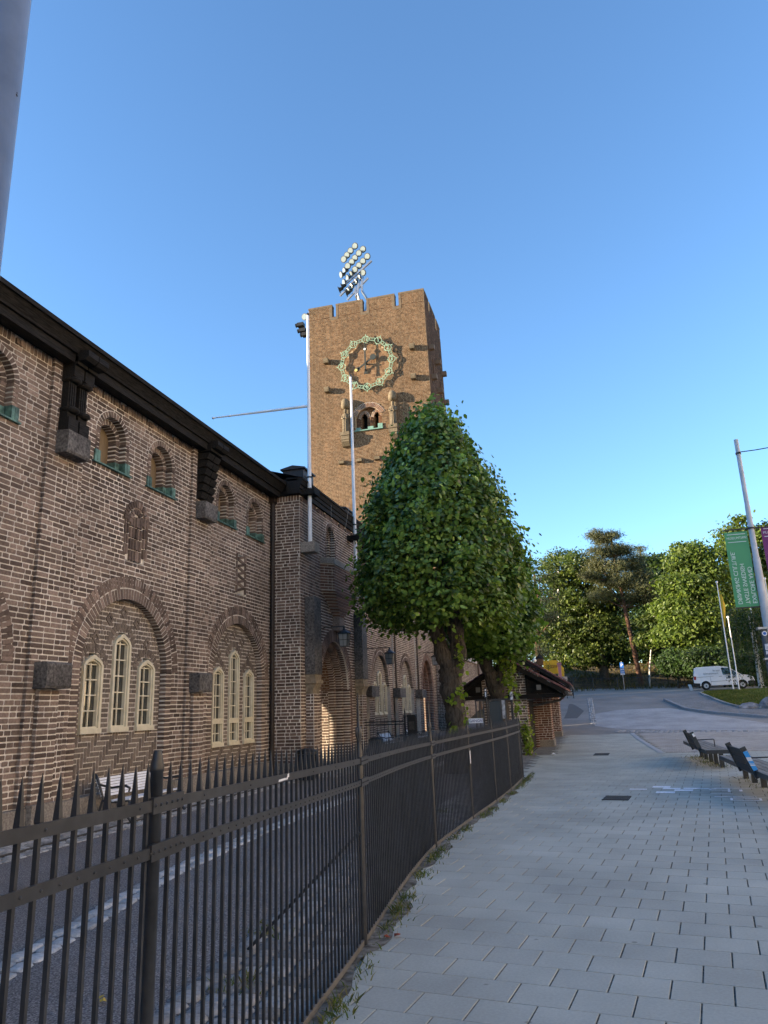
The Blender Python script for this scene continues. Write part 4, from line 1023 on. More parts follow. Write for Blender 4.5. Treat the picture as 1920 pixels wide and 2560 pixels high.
def arc_bar(c, r, a0, a1, w, n):
    pts = [(c[0]+r*math.sin(a0+(a1-a0)*k/n), c[1], c[2]+r*math.cos(a0+(a1-a0)*k/n)) for k in range(n+1)]
    for p, q in zip(pts[:-1], pts[1:]): rg.bar(p, q, w, .07, (0,1,0))
for h in range(12):
    a = h*math.pi/6; c = P2(R0, a); arc_bar(c, .28, 0, 2*math.pi, .038, 16)
    # points on the medallion
    for da in ((0,.43),(math.pi,.36)): rg.bar((c[0]+.27*math.sin(a+da[0]), c[1], c[2]+.27*math.cos(a+da[0])), (c[0]+da[1]*math.sin(a+da[0]), c[1], c[2]+da[1]*math.cos(a+da[0])), .05, .05, (0,1,0))
    for rr in (R0-.11, R0+.11):
        p = P2(rr, a+.135); q = P2(rr, a+math.pi/6-.135); rg.bar(p, q, .034, .05, (0,1,0))
    for t in (.32,.5,.68): rg.bar(P2(R0-.11, a+math.pi/6*t), P2(R0+.11, a+math.pi/6*t), .03, .05, (0,1,0))
    for sg in (-1,1): rg.bar(P2(R0+.12*sg, a+.13), (c[0]+.27*math.sin(a+sg*.8+math.pi/2*(1-sg)/1*0), c[1], c[2]+.27*math.cos(a+sg*.8)), .035, .05, (0,1,0))
cr = rg.build('clock_ring', cp, tower)
for h in range(12):
    a = h*math.pi/6; c = P2(R0, a); t = MB(); put_text(t, str(h if h else 12), .52, (c[0], c[1]-.03, c[2]), (1,0,0), (0,0,1), .03, sx=1.0 if h and h < 10 else .8)
    t.build('numeral', cp, cr)
hd = MB(); y_ = CYF-.10
dk = flat('dark_clock_hand', (.03,.035,.03), .5)
hd.bar((CX-.07,y_,CZ-.95),(CX-.07,y_,CZ+1.35),.12,.05,(0,1,0)); hd.bar((CX-.07,y_,CZ+1.35),(CX-.07,y_,CZ+1.75),.05,.05,(0,1,0)); hd.lathe([(.16,-.03),(.16,.03)],(0,0,0),12,False); 
for k in range(len(hd.v)-12*4, len(hd.v)): x, y2, z2 = hd.v[k]; hd.v[k] = (CX-.07+x, y_+z2, CZ+1.15+y2)
for dx in (-.12,.12): hd.bar((CX-.07,y_,CZ-.55),(CX-.07+dx,y_,CZ-.98),.05,.05,(0,1,0))
hd.build('minute_hand', dk, tower)
hd = MB(); y_ = CYF-.04; d8 = (math.sin(rad(236)), math.cos(rad(236)))
p8 = lambda r: (CX-.05+r*d8[0], y_, CZ+r*d8[1])
hd.bar(p8(-.62), p8(1.05), .12, .05, (0,1,0)); hd.bar(p8(.62), p8(1.0), .30, .05, (0,1,0))
hd.build('hour_hand', dk, tower)
def disc(mat, name, c, r, t=.04, n=14):
    m_ = MB(); m_.tube([(c[0],c[1]-t,c[2]),(c[0],c[1]+t,c[2])], r, n, True, False); return m_.build(name, mat, tower)
disc(dk, 'counterweight', p8(-.72), .24); disc(flat('gilt', (.75,.55,.18), .4, .6), 'gilt_star', (p8(.95)[0], y_-.05, p8(.95)[2]), .13, .02, 8)
disc(flat('pale_disc', (.7,.72,.68), .5), 'hand_disc', (CX-.07, CYF-.15, CZ+1.12), .09, .02)
m_ = MB(); m_.tube([(CX-.05,CYF-.18,CZ),(CX-.05,TWY,CZ)], .08, 8); 
for k in (1,4,7,10): m_.bar(P2(R0+.1, k*math.pi/6), (P2(R0+.1,k*math.pi/6)[0], TWY, P2(R0+.1,k*math.pi/6)[2]), .05, .05)
m_.build('clock_bracket', dk, tower)
# statues on consoles under stone canopies
def statue(x, dz, n1):
    s = thing('statue', n1, 'statue', (x, TWY-.3, 21+dz), 'robed stone figures on the clock tower')
    def P(m, prof, name, sy=.9, n=14, flute=0, mat=stn):
        m.lathe(prof, (x, TWY-.28, 0), n, not flute, sy)
        if flute:
            for i, (a, b, c) in enumerate(m.v):
                if i % 2: m.v[i] = (x+(a-x)*(1-flute), TWY-.28+(b-TWY+.28)*(1-flute), c)
        return m.build(name, mat, s)
    z = dz
    P(MB(), [(.12,24.0+z),(.30,24.06+z),(.33,24.2+z),(.33,24.5+z),(.27,24.68+z),(.14,24.80+z),(.02,24.86+z)], 'canopy', 1, 8)
    P(MB(), [(.28,22.0+z),(.30,22.03+z),(.28,22.4+z),(.27,22.9+z),(.29,23.2+z),(.27,23.35+z)], 'robe', .8, 28, .13)
    t = MB(); t.lathe([(.24,23.3+z),(.27,23.42+z),(.24,23.52+z),(.12,23.60+z),(.075,23.64+z),(.07,23.68+z)], (x,TWY-.28,0), 14, True, .7)
    for sg in (-1, 1): t.tube([(x+sg*.22,TWY-.30,23.46+z),(x+sg*.27,TWY-.38,23.18+z),(x+sg*.10,TWY-.53,23.12+z)], [.075,.07,.05], 8)
    t.build('torso', stn, s)
    h = MB(); h.lathe([(.05,23.64+z),(.095,23.68+z),(.12,23.76+z),(.115,23.86+z),(.08,23.94+z),(.02,23.97+z)], (x,TWY-.31,0), 12, True, 1.05); h.add([(x-.02,TWY-.43,23.77+z),(x+.02,TWY-.43,23.77+z),(x,TWY-.47,23.765+z),(x,TWY-.43,23.84+z)], [(0,1,2),(0,2,3),(1,3,2)])
    h.lathe([(.03,23.56+z),(.06,23.62+z),(.075,23.70+z)], (x,TWY-.39,0), 8); h.build('head', stn, s)
    b = MB(); b.box(x-.36,x+.36,TWY-.62,TWY+.02,21.72+z,22.0+z); b.box(x-.33,x+.33,TWY-.56,TWY+.02,21.4+z,21.715+z)
    b.prism([(TWY+.02,20.9+z),(TWY-.25,20.95+z),(TWY-.52,21.25+z),(TWY-.52,21.395+z),(TWY+.02,21.395+z)], 'X', x-.30, x+.30); b.build('console', stn, s)
    b = MB(); b.box(x-.20,x+.20,TWY-.12,TWY+.02,22.0+z,24.2+z); b.build('backing_slab', stn, s)
statue(-15.77, -.02, 'robed stone figure to the left of the belfry window on the clock tower')
statue(-12.02, .08, 'robed stone figure to the right of the belfry window on the clock tower')
# floodlights
def floodlight(m_body, m_face, c, d, r=.27):
    c = Vector(c); d = Vector(d).normalized()
    m_body.tube([c-d*.42, c-d*.36, c-d*.10, c], [r*.30, r*.5, r*.72, r*1.03], 12)
    m_body.tube([c-d*.06, c+d*.006], [r*1.14, r*1.14], 12)
    m_face.tube([c+d*.007, c+d*.02], [r*.93, r*.93], 12)
lens_m = flat('floodlight_lens', (.19,.23,.25), .12, 0, .9)
lamp_b = MT['blackplastic']
fl = thing('floodlight_rack', 'tilted rack of round stadium floodlights standing on top of the clock tower', 'floodlight', (-14.2, 51.2, TZH))
Yf = 51.0
pc = lambda px, py, y=Yf: at(px, py, y)
fb_ = MB()
for a, b in (((930,651),(893,688)),((928,651),(890,697)),((919,694),(868,750))): pass
for (a, b) in (((929,652),(857,716)),((920,695),(868,750)),((893,694),(850,740))):
    fb_.bar(pc(*a), pc(*b), .14, .14)
fb_.build('lamp_bar', MT['galv'], fl)
tow = at(700, 1300, 30)-at(887, 600, Yf); 
LP = [(887,615,0),(907,623,0),(876,627,0),(867,638,0),(859,648,0),(897,633,0),(887,645,0),(879,655,0),(869,665,0),(918,641,0),(907,653,0),(897,664,0),(887,674,0),(877,686,1),(860,677,1),(852,687,1),(868,695,1),(859,706,1),(907,682,0),(897,695,1),(888,705,1),(878,716,1),(870,727,1),(854,717,2),(847,725,2),(865,734,2)]
for px, py, k in LP:
    d = Vector((-.25,-1,-.35)) if k == 0 else Vector((-.75,-.62,-.35)) if k == 1 else Vector((-1,-.1,-.35))
    m1, m2 = MB(), MB(); floodlight(m1, m2, pc(px, py), d, .25); L = m1.build('lamp_housing', lamp_b, fl); m2.build('lens', lens_m, L)
st_ = MB()
for a, b, c in (((898,700),(894,735),(906,775)),((905,690),(905,728),(922,755)),((888,715),(890,740),(897,752))):
    pa, pb, pcc = pc(*a), pc(*b), pc(*c, 51.3); st_.bar(pa, pb, .16, .16); st_.bar(pb, pcc, .16, .16)
st_.bar(pc(906,775,51.3), pc(906,800,51.3), .3, .3); st_.bar(pc(918,757,51.3), pc(912,800,51.3), .2, .2); st_.bar(pc(897,752), pc(900,800,51.3), .2, .2)
st_.build('support_strut', MT['galv'], fl)
tagp(fl, group=None)
f2 = thing('floodlight_cluster', 'small black floodlight cluster peeking out left of the clock tower top', 'floodlight', tuple(at(752,800,57)))
m1, m2 = MB(), MB(); floodlight(m1, m2, at(761,792,57), (-.3,-1,-.3), .28); m1.build('lamp_housing', lamp_b, f2); m2.build('lens', lens_m, f2)
for px, py in ((752,812),(757,826),(764,836)):
    m1 = MB(); c = at(px,py,57); m1.box(c.x-.32,c.x+.3,56.8,57.3,c.z-.16,c.z+.16); m1.tube([(c.x-.34,57,c.z),(c.x-.5,57,c.z-.02)],[.18,.2],8); m1.build('lamp_housing', lamp_b, f2)
m1 = MB(); m1.bar(at(766,785,57), at(768,850,57), .12, .12); m1.bar(at(768,815,57), at(790,815,57), .12, .12); m1.build('support_strut', MT['galv'], f2)
# ================= fence =================
fence = thing('iron_fence', 'long black iron fence with pointed pickets and riveted rails beside the paving', 'fence', (-1.6, 6, 0))
def rail_top(y): return float(np.interp(y, [0,2.43,5.45,9.1,17.6], [1.37,1.325,1.255,1.195,1.185]))
def fdir(y): 
    d = Vector((fx(y+.05)-fx(y-.05), .1, 0)); return d.normalized()
posts = [(-.55,0),(2.43,0),(5.45,1),(9.1,1),(11.3,0),(13.2,0),(14.9,0),(16.9,0)]
for k, (dz0, dz1) in enumerate(((0,-.037),(-.150,-.187))):
    r = MB(); ys = list(np.arange(-.9, 17.4, .3))
    for a, b in zip(ys[:-1], ys[1:]):
        pa, pb = Vector((fx(a), a, 0)), Vector((fx(b), b, 0)); n = Vector((fdir(a).y, -fdir(a).x, 0)); n2 = Vector((fdir(b).y, -fdir(b).x, 0))
        o_in, o_out = .013, .022; vs = []
        for p, q, yy in ((pa, n, a), (pb, n2, b)):
            for off in (o_in, o_out):
                for dz in (dz1, dz0): vs.append(p+q*off+Vector((0,0,rail_top(yy)+dz)))
        r.add(vs, [(2,6,7,3),(0,1,5,4),(1,3,7,5),(0,4,6,2)])
    rl = r.build('rail', MT['iron'], fence); rv = MB()
    for y in np.arange(.37, 9.1, .080*(1 if k else 6)):
        n = Vector((fdir(y).y, -fdir(y).x, 0)); c = Vector((fx(y), y, rail_top(y)+(dz0+dz1)/2)); rv.tube([c+n*.0215, c+n*.0255, c+n*.0265], [.005,.0042,.002], 6)
    rv.build('rivets', MT['iron'], rl)
pks = []
y = -.75
while y < 17.35:
    if all(abs(y-p) > .045 for p, _ in posts): pks.append(y)
    y += .080
def picket(m, y):
    x = fx(y); t = fdir(y); n = Vector((t.y, -t.x, 0)); b = Vector((x, y, 0)); h = rail_top(y)+.125+random.uniform(-.004,.004); w = .0062; d = .0068
    ring = lambda z, s, sd=None: [b+t*(sx*w*s)+n*(sy*d*(sd or s))+Vector((0,0,z)) for sx, sy in ((-1,-1),(1,-1),(1,1),(-1,1))]
    vs = ring(.04,1)+ring(h-.14,1)+ring(h-.125,1.45)+ring(h-.03,.55)+ring(h,.08)
    fs = [(r*4+i, r*4+(i+1)%4, r*4+4+(i+1)%4, r*4+4+i) for r in range(4) for i in range(4)]+[(16,17,18,19)]
    m.add(vs, fs)
near = [y for y in pks if y > 1.0][:100]; rest = [y for y in pks if y not in near]
for y in near:
    m = MB(); picket(m, y); m.build('picket', MT['iron'], fence)
m = MB(); 
for y in rest: picket(m, y)
o = m.build('pickets', MT['iron'], fence); tagp(o, kind='stuff')
m = MB(); ys = list(np.arange(-.9, 17.4, .3))
for a, b in zip(ys[:-1], ys[1:]):
    m.bar((fx(a), a, .035), (fx(b), b, .035), .016, .045)
m.build('ground_bar', flat('dull_grey_bar', (.12,.115,.105), .8, var=.2), fence)
for i, (y, k) in enumerate(posts):
    x = fx(y); m = MB(); rt = rail_top(y); r0 = .0225 if k == 0 and i < 2 else .025 if k else .019
    if k == 0:
        m.lathe([(r0,0),(r0,rt+.088),(r0*1.14,rt+.092),(r0*1.14,rt+.102),(r0*.62,rt+.160),(r0*.58,rt+.163)], (x,y,0), 14) if i < 4 else m.lathe([(.02,0),(.02,rt+.02),(.012,rt+.1),(.004,rt+.2)], (x,y,0), 10)
    else:
        m.lathe([(r0,0),(r0,rt+.05),(r0*.8,rt+.07),(r0*.75,rt+.14),(.024,rt+.17),(.024,rt+.20),(.013,rt+.22),(.011,rt+.30),(.008,rt+.40),(.003,rt+.47)], (x,y,0), 12)
        for sg in (-1,1):
            m.tube([(x,y+sg*.02,rt+.12),(x,y+sg*.06,rt+.17),(x,y+sg*.055,rt+.22),(x,y+sg*.03,rt+.21)], [.008,.009,.008,.004], 6)
    po = m.build('post', MT['iron'], fence)
    if i in (1,2,3):
        c = MB(); n = Vector((fdir(y).y, -fdir(y).x, 0)); t = fdir(y)
        for dz in (-.018, -.168):
            c.obox(Vector((x,y,rt+dz))+n*(r0-.004)+t*.05, t*.11, n*.008, Vector((0,0,.027)))
            for q in (-.045, -.01, .03, .07, .11, .145): 
                p = Vector((x,y,rt+dz))+n*(r0+.004)+t*(q); c.tube([p, p+n*.006], [.0065,.004], 6)
        c.build('rail_clamp', MT['iron'], po)
m = MB(); m.tube([(-1.69,5.42,.75),(-2.45,5.2,.03)], .012, 6); m.build('stay', MT['iron'], fence)
m = MB(); m.tube([(-1.93,9.0,.8),(-2.7,8.8,.03)], .012, 6); m.build('stay', MT['iron'], fence)
# paint scrape + label on the fence
def on_rail(y0, y1, z0, z1, off=.0228):
    vs = []
    for y, z in ((y0,z0),(y1,z0+.004),(y1,z1),(y0+.005,z1-.004)):
        n = Vector((fdir(y).y, -fdir(y).x, 0)); vs.append(Vector((fx(y),y,rail_top(y)+z))+n*off)
    return vs
m = MB(); vs = on_rail(3.62,3.76,-.033,-.018)+on_rail(3.62,3.76,-.033,-.018,.0236); m.add(vs,[(0,1,2,3),(4,5,6,7),(0,1,5,4),(1,2,6,5),(2,3,7,6),(3,0,4,7)]); vs = on_rail(3.75,3.78,-.022,.0)+on_rail(3.75,3.78,-.022,.0,.0236); m.add(vs,[(0,1,2,3),(4,5,6,7),(0,1,5,4),(1,2,6,5),(2,3,7,6),(3,0,4,7)])
tagp(m.build('sticker_remnant', MT['white']), 'torn white sticker remnant stuck on the upper fence rail', 'sticker')
m = MB(); y = 11.28; m.box(fx(y)+.022, fx(y)+.026, y-.03, y+.03, .78, .96); tagp(m.build('white_label', MT['white']), 'small upright white label fixed to a fence post', 'label')
# ================= steel pole at the left edge =================
pl = thing('steel_pole', 'thick plain galvanised steel pole cut by the left edge of the photo', 'pole', (-2.12,1.98,0))
m = MB(); m.lathe([(.16,0),(.16,.03),(.105,.032),(.105,6.2),(.09,6.25),(.085,9)], (-2.135,1.985,0), 40); m.build('shaft', MT['galv'], pl)
m = MB(); d_ = (42-960)*CR-(238-1280)*CU+F_PX*CF; A_ = d_.x**2+d_.y**2; Bq = -2*(d_.x*-2.135+d_.y*1.985); Cq = 2.135**2+1.985**2-.1052**2; disc_ = Bq*Bq-4*A_*Cq
if disc_ > 0:
    t_ = (-Bq-math.sqrt(disc_))/(2*A_); p_ = Vector((t_*d_.x, t_*d_.y, CAM_H+t_*d_.z)); n_ = Vector((p_.x+2.135, p_.y-1.985, 0)).normalized(); m.tube([p_-n_*.001, p_+n_*.001], .006, 7); m.tube([p_+Vector((0,0,.012))-n_*.001, p_+Vector((0,0,.012))+n_*.001], .003, 6); m.build('scuff', MT['iron_dull'], pl)
m = MB(); m.lathe([(.19,0),(.19,.02)], (-2.135,1.985,.015), 20, False)
for a in range(4): m.tube([(-2.135+.15*math.cos(a*1.571),1.985+.15*math.sin(a*1.571),.03),(-2.135+.15*math.cos(a*1.571),1.985+.15*math.sin(a*1.571),.07)], .015, 6)
m.build('base_flange', MT['galv'], pl)
# ================= flagpoles on the gatehouse =================
def flagpole(name, label, x, y, z0, z1, zb, boom=None):
    f = thing(name, label, 'flagpole', (x,y,z0), 'white flagpoles on the gatehouse')
    m = MB(); m.tube([(x,y,z0),(x,y,z0+(z1-z0)*.45),(x,y,z1)], [.058,.052,.036], 14); m.build('shaft', MT['white'], f)
    m = MB(); m.lathe([(.04,0),(.05,.03),(.03,.08),(.01,.10)], (x,y,z1), 10); m.build('finial', MT['iron'], f)
    m = MB(); m.obox((x-.02,y,zb), (.24,0,0), (0,.20,0), (0,0,.075)); m.build('wooden_bracket', MT['tar'], f)
    m = MB(); m.lathe([(.075,0),(.08,.02),(.075,.04)], (x,y,zb+.45), 12); m.lathe([(.064,0),(.064,.03)], (x,y,zb+.12), 12); m.build('iron_band', MT['iron'], f)
    return f
f1 = flagpole('flagpole', 'left white flagpole in a grey stone block at the corner of the gatehouse', -6.95, 18.42, 6.06, 13.06, 7.50)
m = MB(); a = at(770,1015,18.42); b = at(533,1045,18.42); m.tube([a, a+(b-a)*.45, b], [.045,.038,.022], 8); bo = m.build('boom', MT['white'], f1); 
m = MB(); m.lathe([(.03,0),(.05,.03),(.03,.06)], b-Vector((0,0,.03)), 8); p_ = a+(b-a)*.82; m.tube([p_-Vector((.02,0,0)), p_+Vector((.02,0,0))], .035, 8); m.build('boom_fitting', MT['white'], f1)
m = MB(); m.box(-7.17,-6.75,18.24,18.62,5.80,6.08); m.build('socket_stone', MT['plinth'], f1)
f2_ = flagpole('flagpole', 'right white flagpole rising in front of the clock from behind the balcony', -6.95, 22.62, 5.96, 12.95, 7.10)
m = MB(); m.tube([(-6.9,20.1,7.6),(-6.93,20.15,6.0)], .006, 5); m.tube([(-6.9,22.0,8.2),(-6.93,20.9,6.0)], .006, 5); tagp(m.build('flag_line', flat('rope', (.25,.24,.22), .9)), 'thin slack flag ropes hanging down to the balcony', 'rope')
# ================= wall lanterns =================
def lantern(label, x, y, z, s=1.0, arm=.45):
    L = thing('wall_lantern', label, 'lantern', (x,y,z), 'iron wall lanterns on the stadium front')
    m = MB(); h = .34*s
    for a in range(4):
        c, d = [(1,1),(-1,1),(-1,-1),(1,-1)][a]; m.tube([(x+c*.13*s,y+d*.13*s,z+h),(x+c*.10*s,y+d*.10*s,z)], .010*s, 5)
        c2, d2 = [(1,1),(-1,1),(-1,-1),(1,-1)][(a+1)%4]
        for t in (0,.5,1): w = (.10+.03*t)*s; m.tube([(x+c*w,y+d*w,z+h*t),(x+c2*w,y+d2*w,z+h*t)], .008*s, 5)
        m.tube([(x+(c+c2)/2*.13*s,y+(d+d2)/2*.13*s,z+h),(x+(c+c2)/2*.10*s,y+(d+d2)/2*.10*s,z)], .006*s, 4)
    m.lathe([(.20*s,0),(.19*s,.02*s),(.05*s,.10*s),(.03*s,.14*s),(.035*s,.18*s),(.01*s,.2*s)], (x,y,z+h), 8, False); m.build('cage', MT['iron'], L)
    m = MB(); vs = []
    for w, zz in ((.092,0.005),(.12,h-.01)): vs += [(x+w*s,y+w*s,z+zz),(x-w*s,y+w*s,z+zz),(x-w*s,y-w*s,z+zz),(x+w*s,y-w*s,z+zz)]
    m.add(vs, [(0,1,5,4),(1,2,6,5),(2,3,7,6),(3,0,4,7)]); m.build('glass', flat('frosted_glass', (.30,.31,.30), .3, 0, .6), L)
    m = MB(); m.bar((x-arm,y,z+h+.2*s),(x+.02,y,z+h+.2*s),.025*s,.025*s); m.tube([(x,y,z+h+.2*s),(x,y,z+h+.14*s)], .012*s, 5); m.build('arm', MT['iron'], L)
    return L
lantern('nearest iron wall lantern hanging beside the entrance arch', -6.54, 20.0, 3.36, 1.05, .62)
lantern('middle iron wall lantern hanging in front of the first far niche', -7.05, 27.0, 3.22, 1.15, .95)
lantern('farthest iron wall lantern beside the tree trunk and the second gateway', -7.1, 36.0, 3.6, 1.15, .9)
m = MB(); m.tube([(-7.96,27.0,3.74),(-7.96,27.0,5.3)], .03, 6); tagp(m.build('conduit', MT['iron']), 'thin dark conduit running up the brick above the middle lantern', 'pipe')
# ================= white benches =================
wb = thing('white_bench', 'white slatted bench with black cast iron ends nearest the camera against the brick wall', 'bench', (-7.5, 11.55, 0), 'white slatted benches along the stadium front')
Lb = 1.62
for k in range(7):
    m = MB(); t = k/6; m.obox((-7.62-.055*t*2.0, 11.55, .40+.03+t*.245), (.010,0,0), (0,Lb/2,0), (-.004,0,.0165)); m.build('back_slat', MT['whitewood'], wb)
for k in range(7):
    m = MB(); m.obox((-7.14-.066*k, 11.55, .38-.006*k), (.028,0,0), (0,Lb/2,0), (0,0,.010)); m.build('seat_slat', MT['whitewood'], wb)
for sg in (-1,1):
    m = MB(); y = 11.55+sg*(Lb/2-.02)
    m.tube([(-7.80,y,.72),(-7.76,y,.74),(-7.72,y,.68),(-7.60,y,.39),(-7.66,y,.2),(-7.74,y,.02)], [.022,.03,.024,.022,.02,.028], 8)
    m.tube([(-7.60,y,.36),(-7.35,y,.34),(-7.13,y,.36),(-7.10,y,.25),(-7.14,y,.12),(-7.04,y,.02)], [.022,.02,.022,.02,.018,.026], 8)
    m.tube([(-7.68,y,.60),(-7.45,y,.55),(-7.2,y,.58),(-7.12,y,.54),(-7.14,y,.49)], [.018,.018,.02,.02,.014], 8); m.build('iron_end', MT['iron'], wb)
for y, lab in ((28.3,'white slatted bench beyond the gatehouse below the first far niche'),(32.6,'farthest white slatted bench below the second far niche')):
    c = copy_tree(wb); c.location = (-7.5, y, 0); c['label'] = lab
# ================= bins =================
def bin_(label, x, y, s):
    b = thing('litter_bin', label, 'bin', (x,y,0), 'dark litter bins by the gatehouse')
    m = MB(); m.lathe([(.20*s,.03),(.24*s,.12*s),(.25*s,.60*s),(.265*s,.62*s)], (x,y,0), 18); m.build('body', flat('dark_blue_paint', (.010,.016,.028), .5), b)
    m = MB(); m.lathe([(.27*s,0),(.27*s,.04*s),(.22*s,.09*s),(.10*s,.12*s)], (x,y,.625*s), 18); m.build('lid', MT['blackplastic'], b)
    m = MB(); m.box(x+.2*s,x+.262*s,y-.12*s,y+.12*s,.45*s,.56*s); m.build('opening', MT['void'], b); return b
bin_('dark blue round litter bin standing at the foot of the left granite post', -6.72, 17.45, 1.0); bin_('dark litter bin behind the inner railing beyond the gatehouse', -6.95, 24.4, .95)
# ================= inner railing =================
ir = thing('inner_railing', 'low black iron railing with spear tips crossing the yard beyond the gatehouse', 'railing', (-6.3,23,0))
m = MB()
for z in (1.13,1.21): m.bar((-6.9,23,z),(-5.62,23,z),.03,.035)
m.build('rail', MT['iron'], ir)
for k in range(11):
    m = MB(); x = -6.86+k*.12; m.lathe([(.008,.03),(.008,1.2),(.012,1.24),(.002,1.34)], (x,23,0), 6); m.build('bar', MT['iron'], ir)
m = MB(); m.lathe([(.03,0),(.03,1.3),(.045,1.33),(.045,1.36),(.02,1.4),(.02,1.5),(.003,1.62)], (-5.60,23,0), 10); m.build('post', MT['iron'], ir)
m = MB(); m.box(-5.50,-5.24,22.9,23.1,0,1.34); m.prism([(-5.52,1.34),(-5.22,1.34),(-5.25,1.40),(-5.49,1.40)],'Y',22.88,23.12)
pb = thing('ticket_post', 'dark boxy post standing at the end of the inner railing', 'post', (-5.37,23,0)); m.build('body', MT['blackplastic'], pb); m = MB(); m.box(-5.46,-5.28,22.885,22.898,.95,1.2); m.build('panel', MT['iron_dull'], pb)
# ================= metal gate and signs by the trees =================
mg = thing('metal_gate', 'tall dark metal gate with dull glazed panels beyond the end of the fence', 'gate', (-2.2,18,0))
m = MB(); xa, xb = -2.62, -1.78
for x in (xa,-2.53,-2.44,-2.32,-2.02,-1.92,xb): m.box(x-.014,x+.014,17.98,18.02,0,1.70)
m.box(xa-.02,xb+.02,17.97,18.03,1.70,1.735); m.box(xa,xb,17.98,18.02,.1,.13); m.build('gate_frame', MT['iron_dull'], mg)
m = MB(); m.box(-2.30,-2.04,17.99,18.0,.13,1.69); m.build('panel', flat('smoky_panel', (.035,.04,.045), .25, 0, .6), mg)
m = MB(); m.box(-2.003,-1.93,17.975,17.985,1.28,1.70); m.build('worn_poster', noise_mat('scuffed_poster', (.10,.10,.10), (.62,.62,.62), 9, .8, 0), mg)
for px0, py0, px1, py1, lab, dark in ((1209,1719,1219,1745,'small grey sign plate with a white figure on a dark post beyond the fence',1),(1274,1730,1283,1749,'white sticker covered sign plate on a bent post beside the second linden',0)):
    a = at(px0,py0,17.8); b = at(px1,py1,17.8); s = thing('sign_post', lab, 'sign', ((a.x+b.x)/2,17.8,0), 'small sign plates beyond the fence end')
    m = MB(); m.tube([((a.x+b.x)/2+.02,17.83,0),((a.x+b.x)/2,17.83,a.z-.03)], .018, 8); m.build('post', MT['iron'], s)
    m = MB(); m.box(a.x,b.x,17.79,17.81,b.z,a.z); m.build('plate', MT['iron_dull'] if dark else noise_mat('stickers', (.05,.05,.05), (.75,.76,.78), 14, .7, 0), s)
    if dark: 
        m = MB(); w = (b.x-a.x); m.box(a.x+w*.35,b.x-w*.35,17.783,17.789,b.z+.03,a.z-.10); m.sphere(((a.x+b.x)/2,17.787,a.z-.06), .018, 8, 6); m.build('pictogram', MT['white'], s)
bn = thing('white_banner', 'white banner with blue capital letters hung low on the gate beyond the fence', 'banner', (-2.6,17.9,1.2))
m = MB(); m.box(-2.80,-2.46,17.9,17.905,1.20,1.31); m.build('cloth', MT['white'], bn)
m = MB(); put_text(m, 'GÅNGN', .085, (-2.63,17.896,1.252), (1,0,0), (0,0,1), .001); m.build('lettering', flat('navy_ink', (.02,.03,.16), .7), bn)
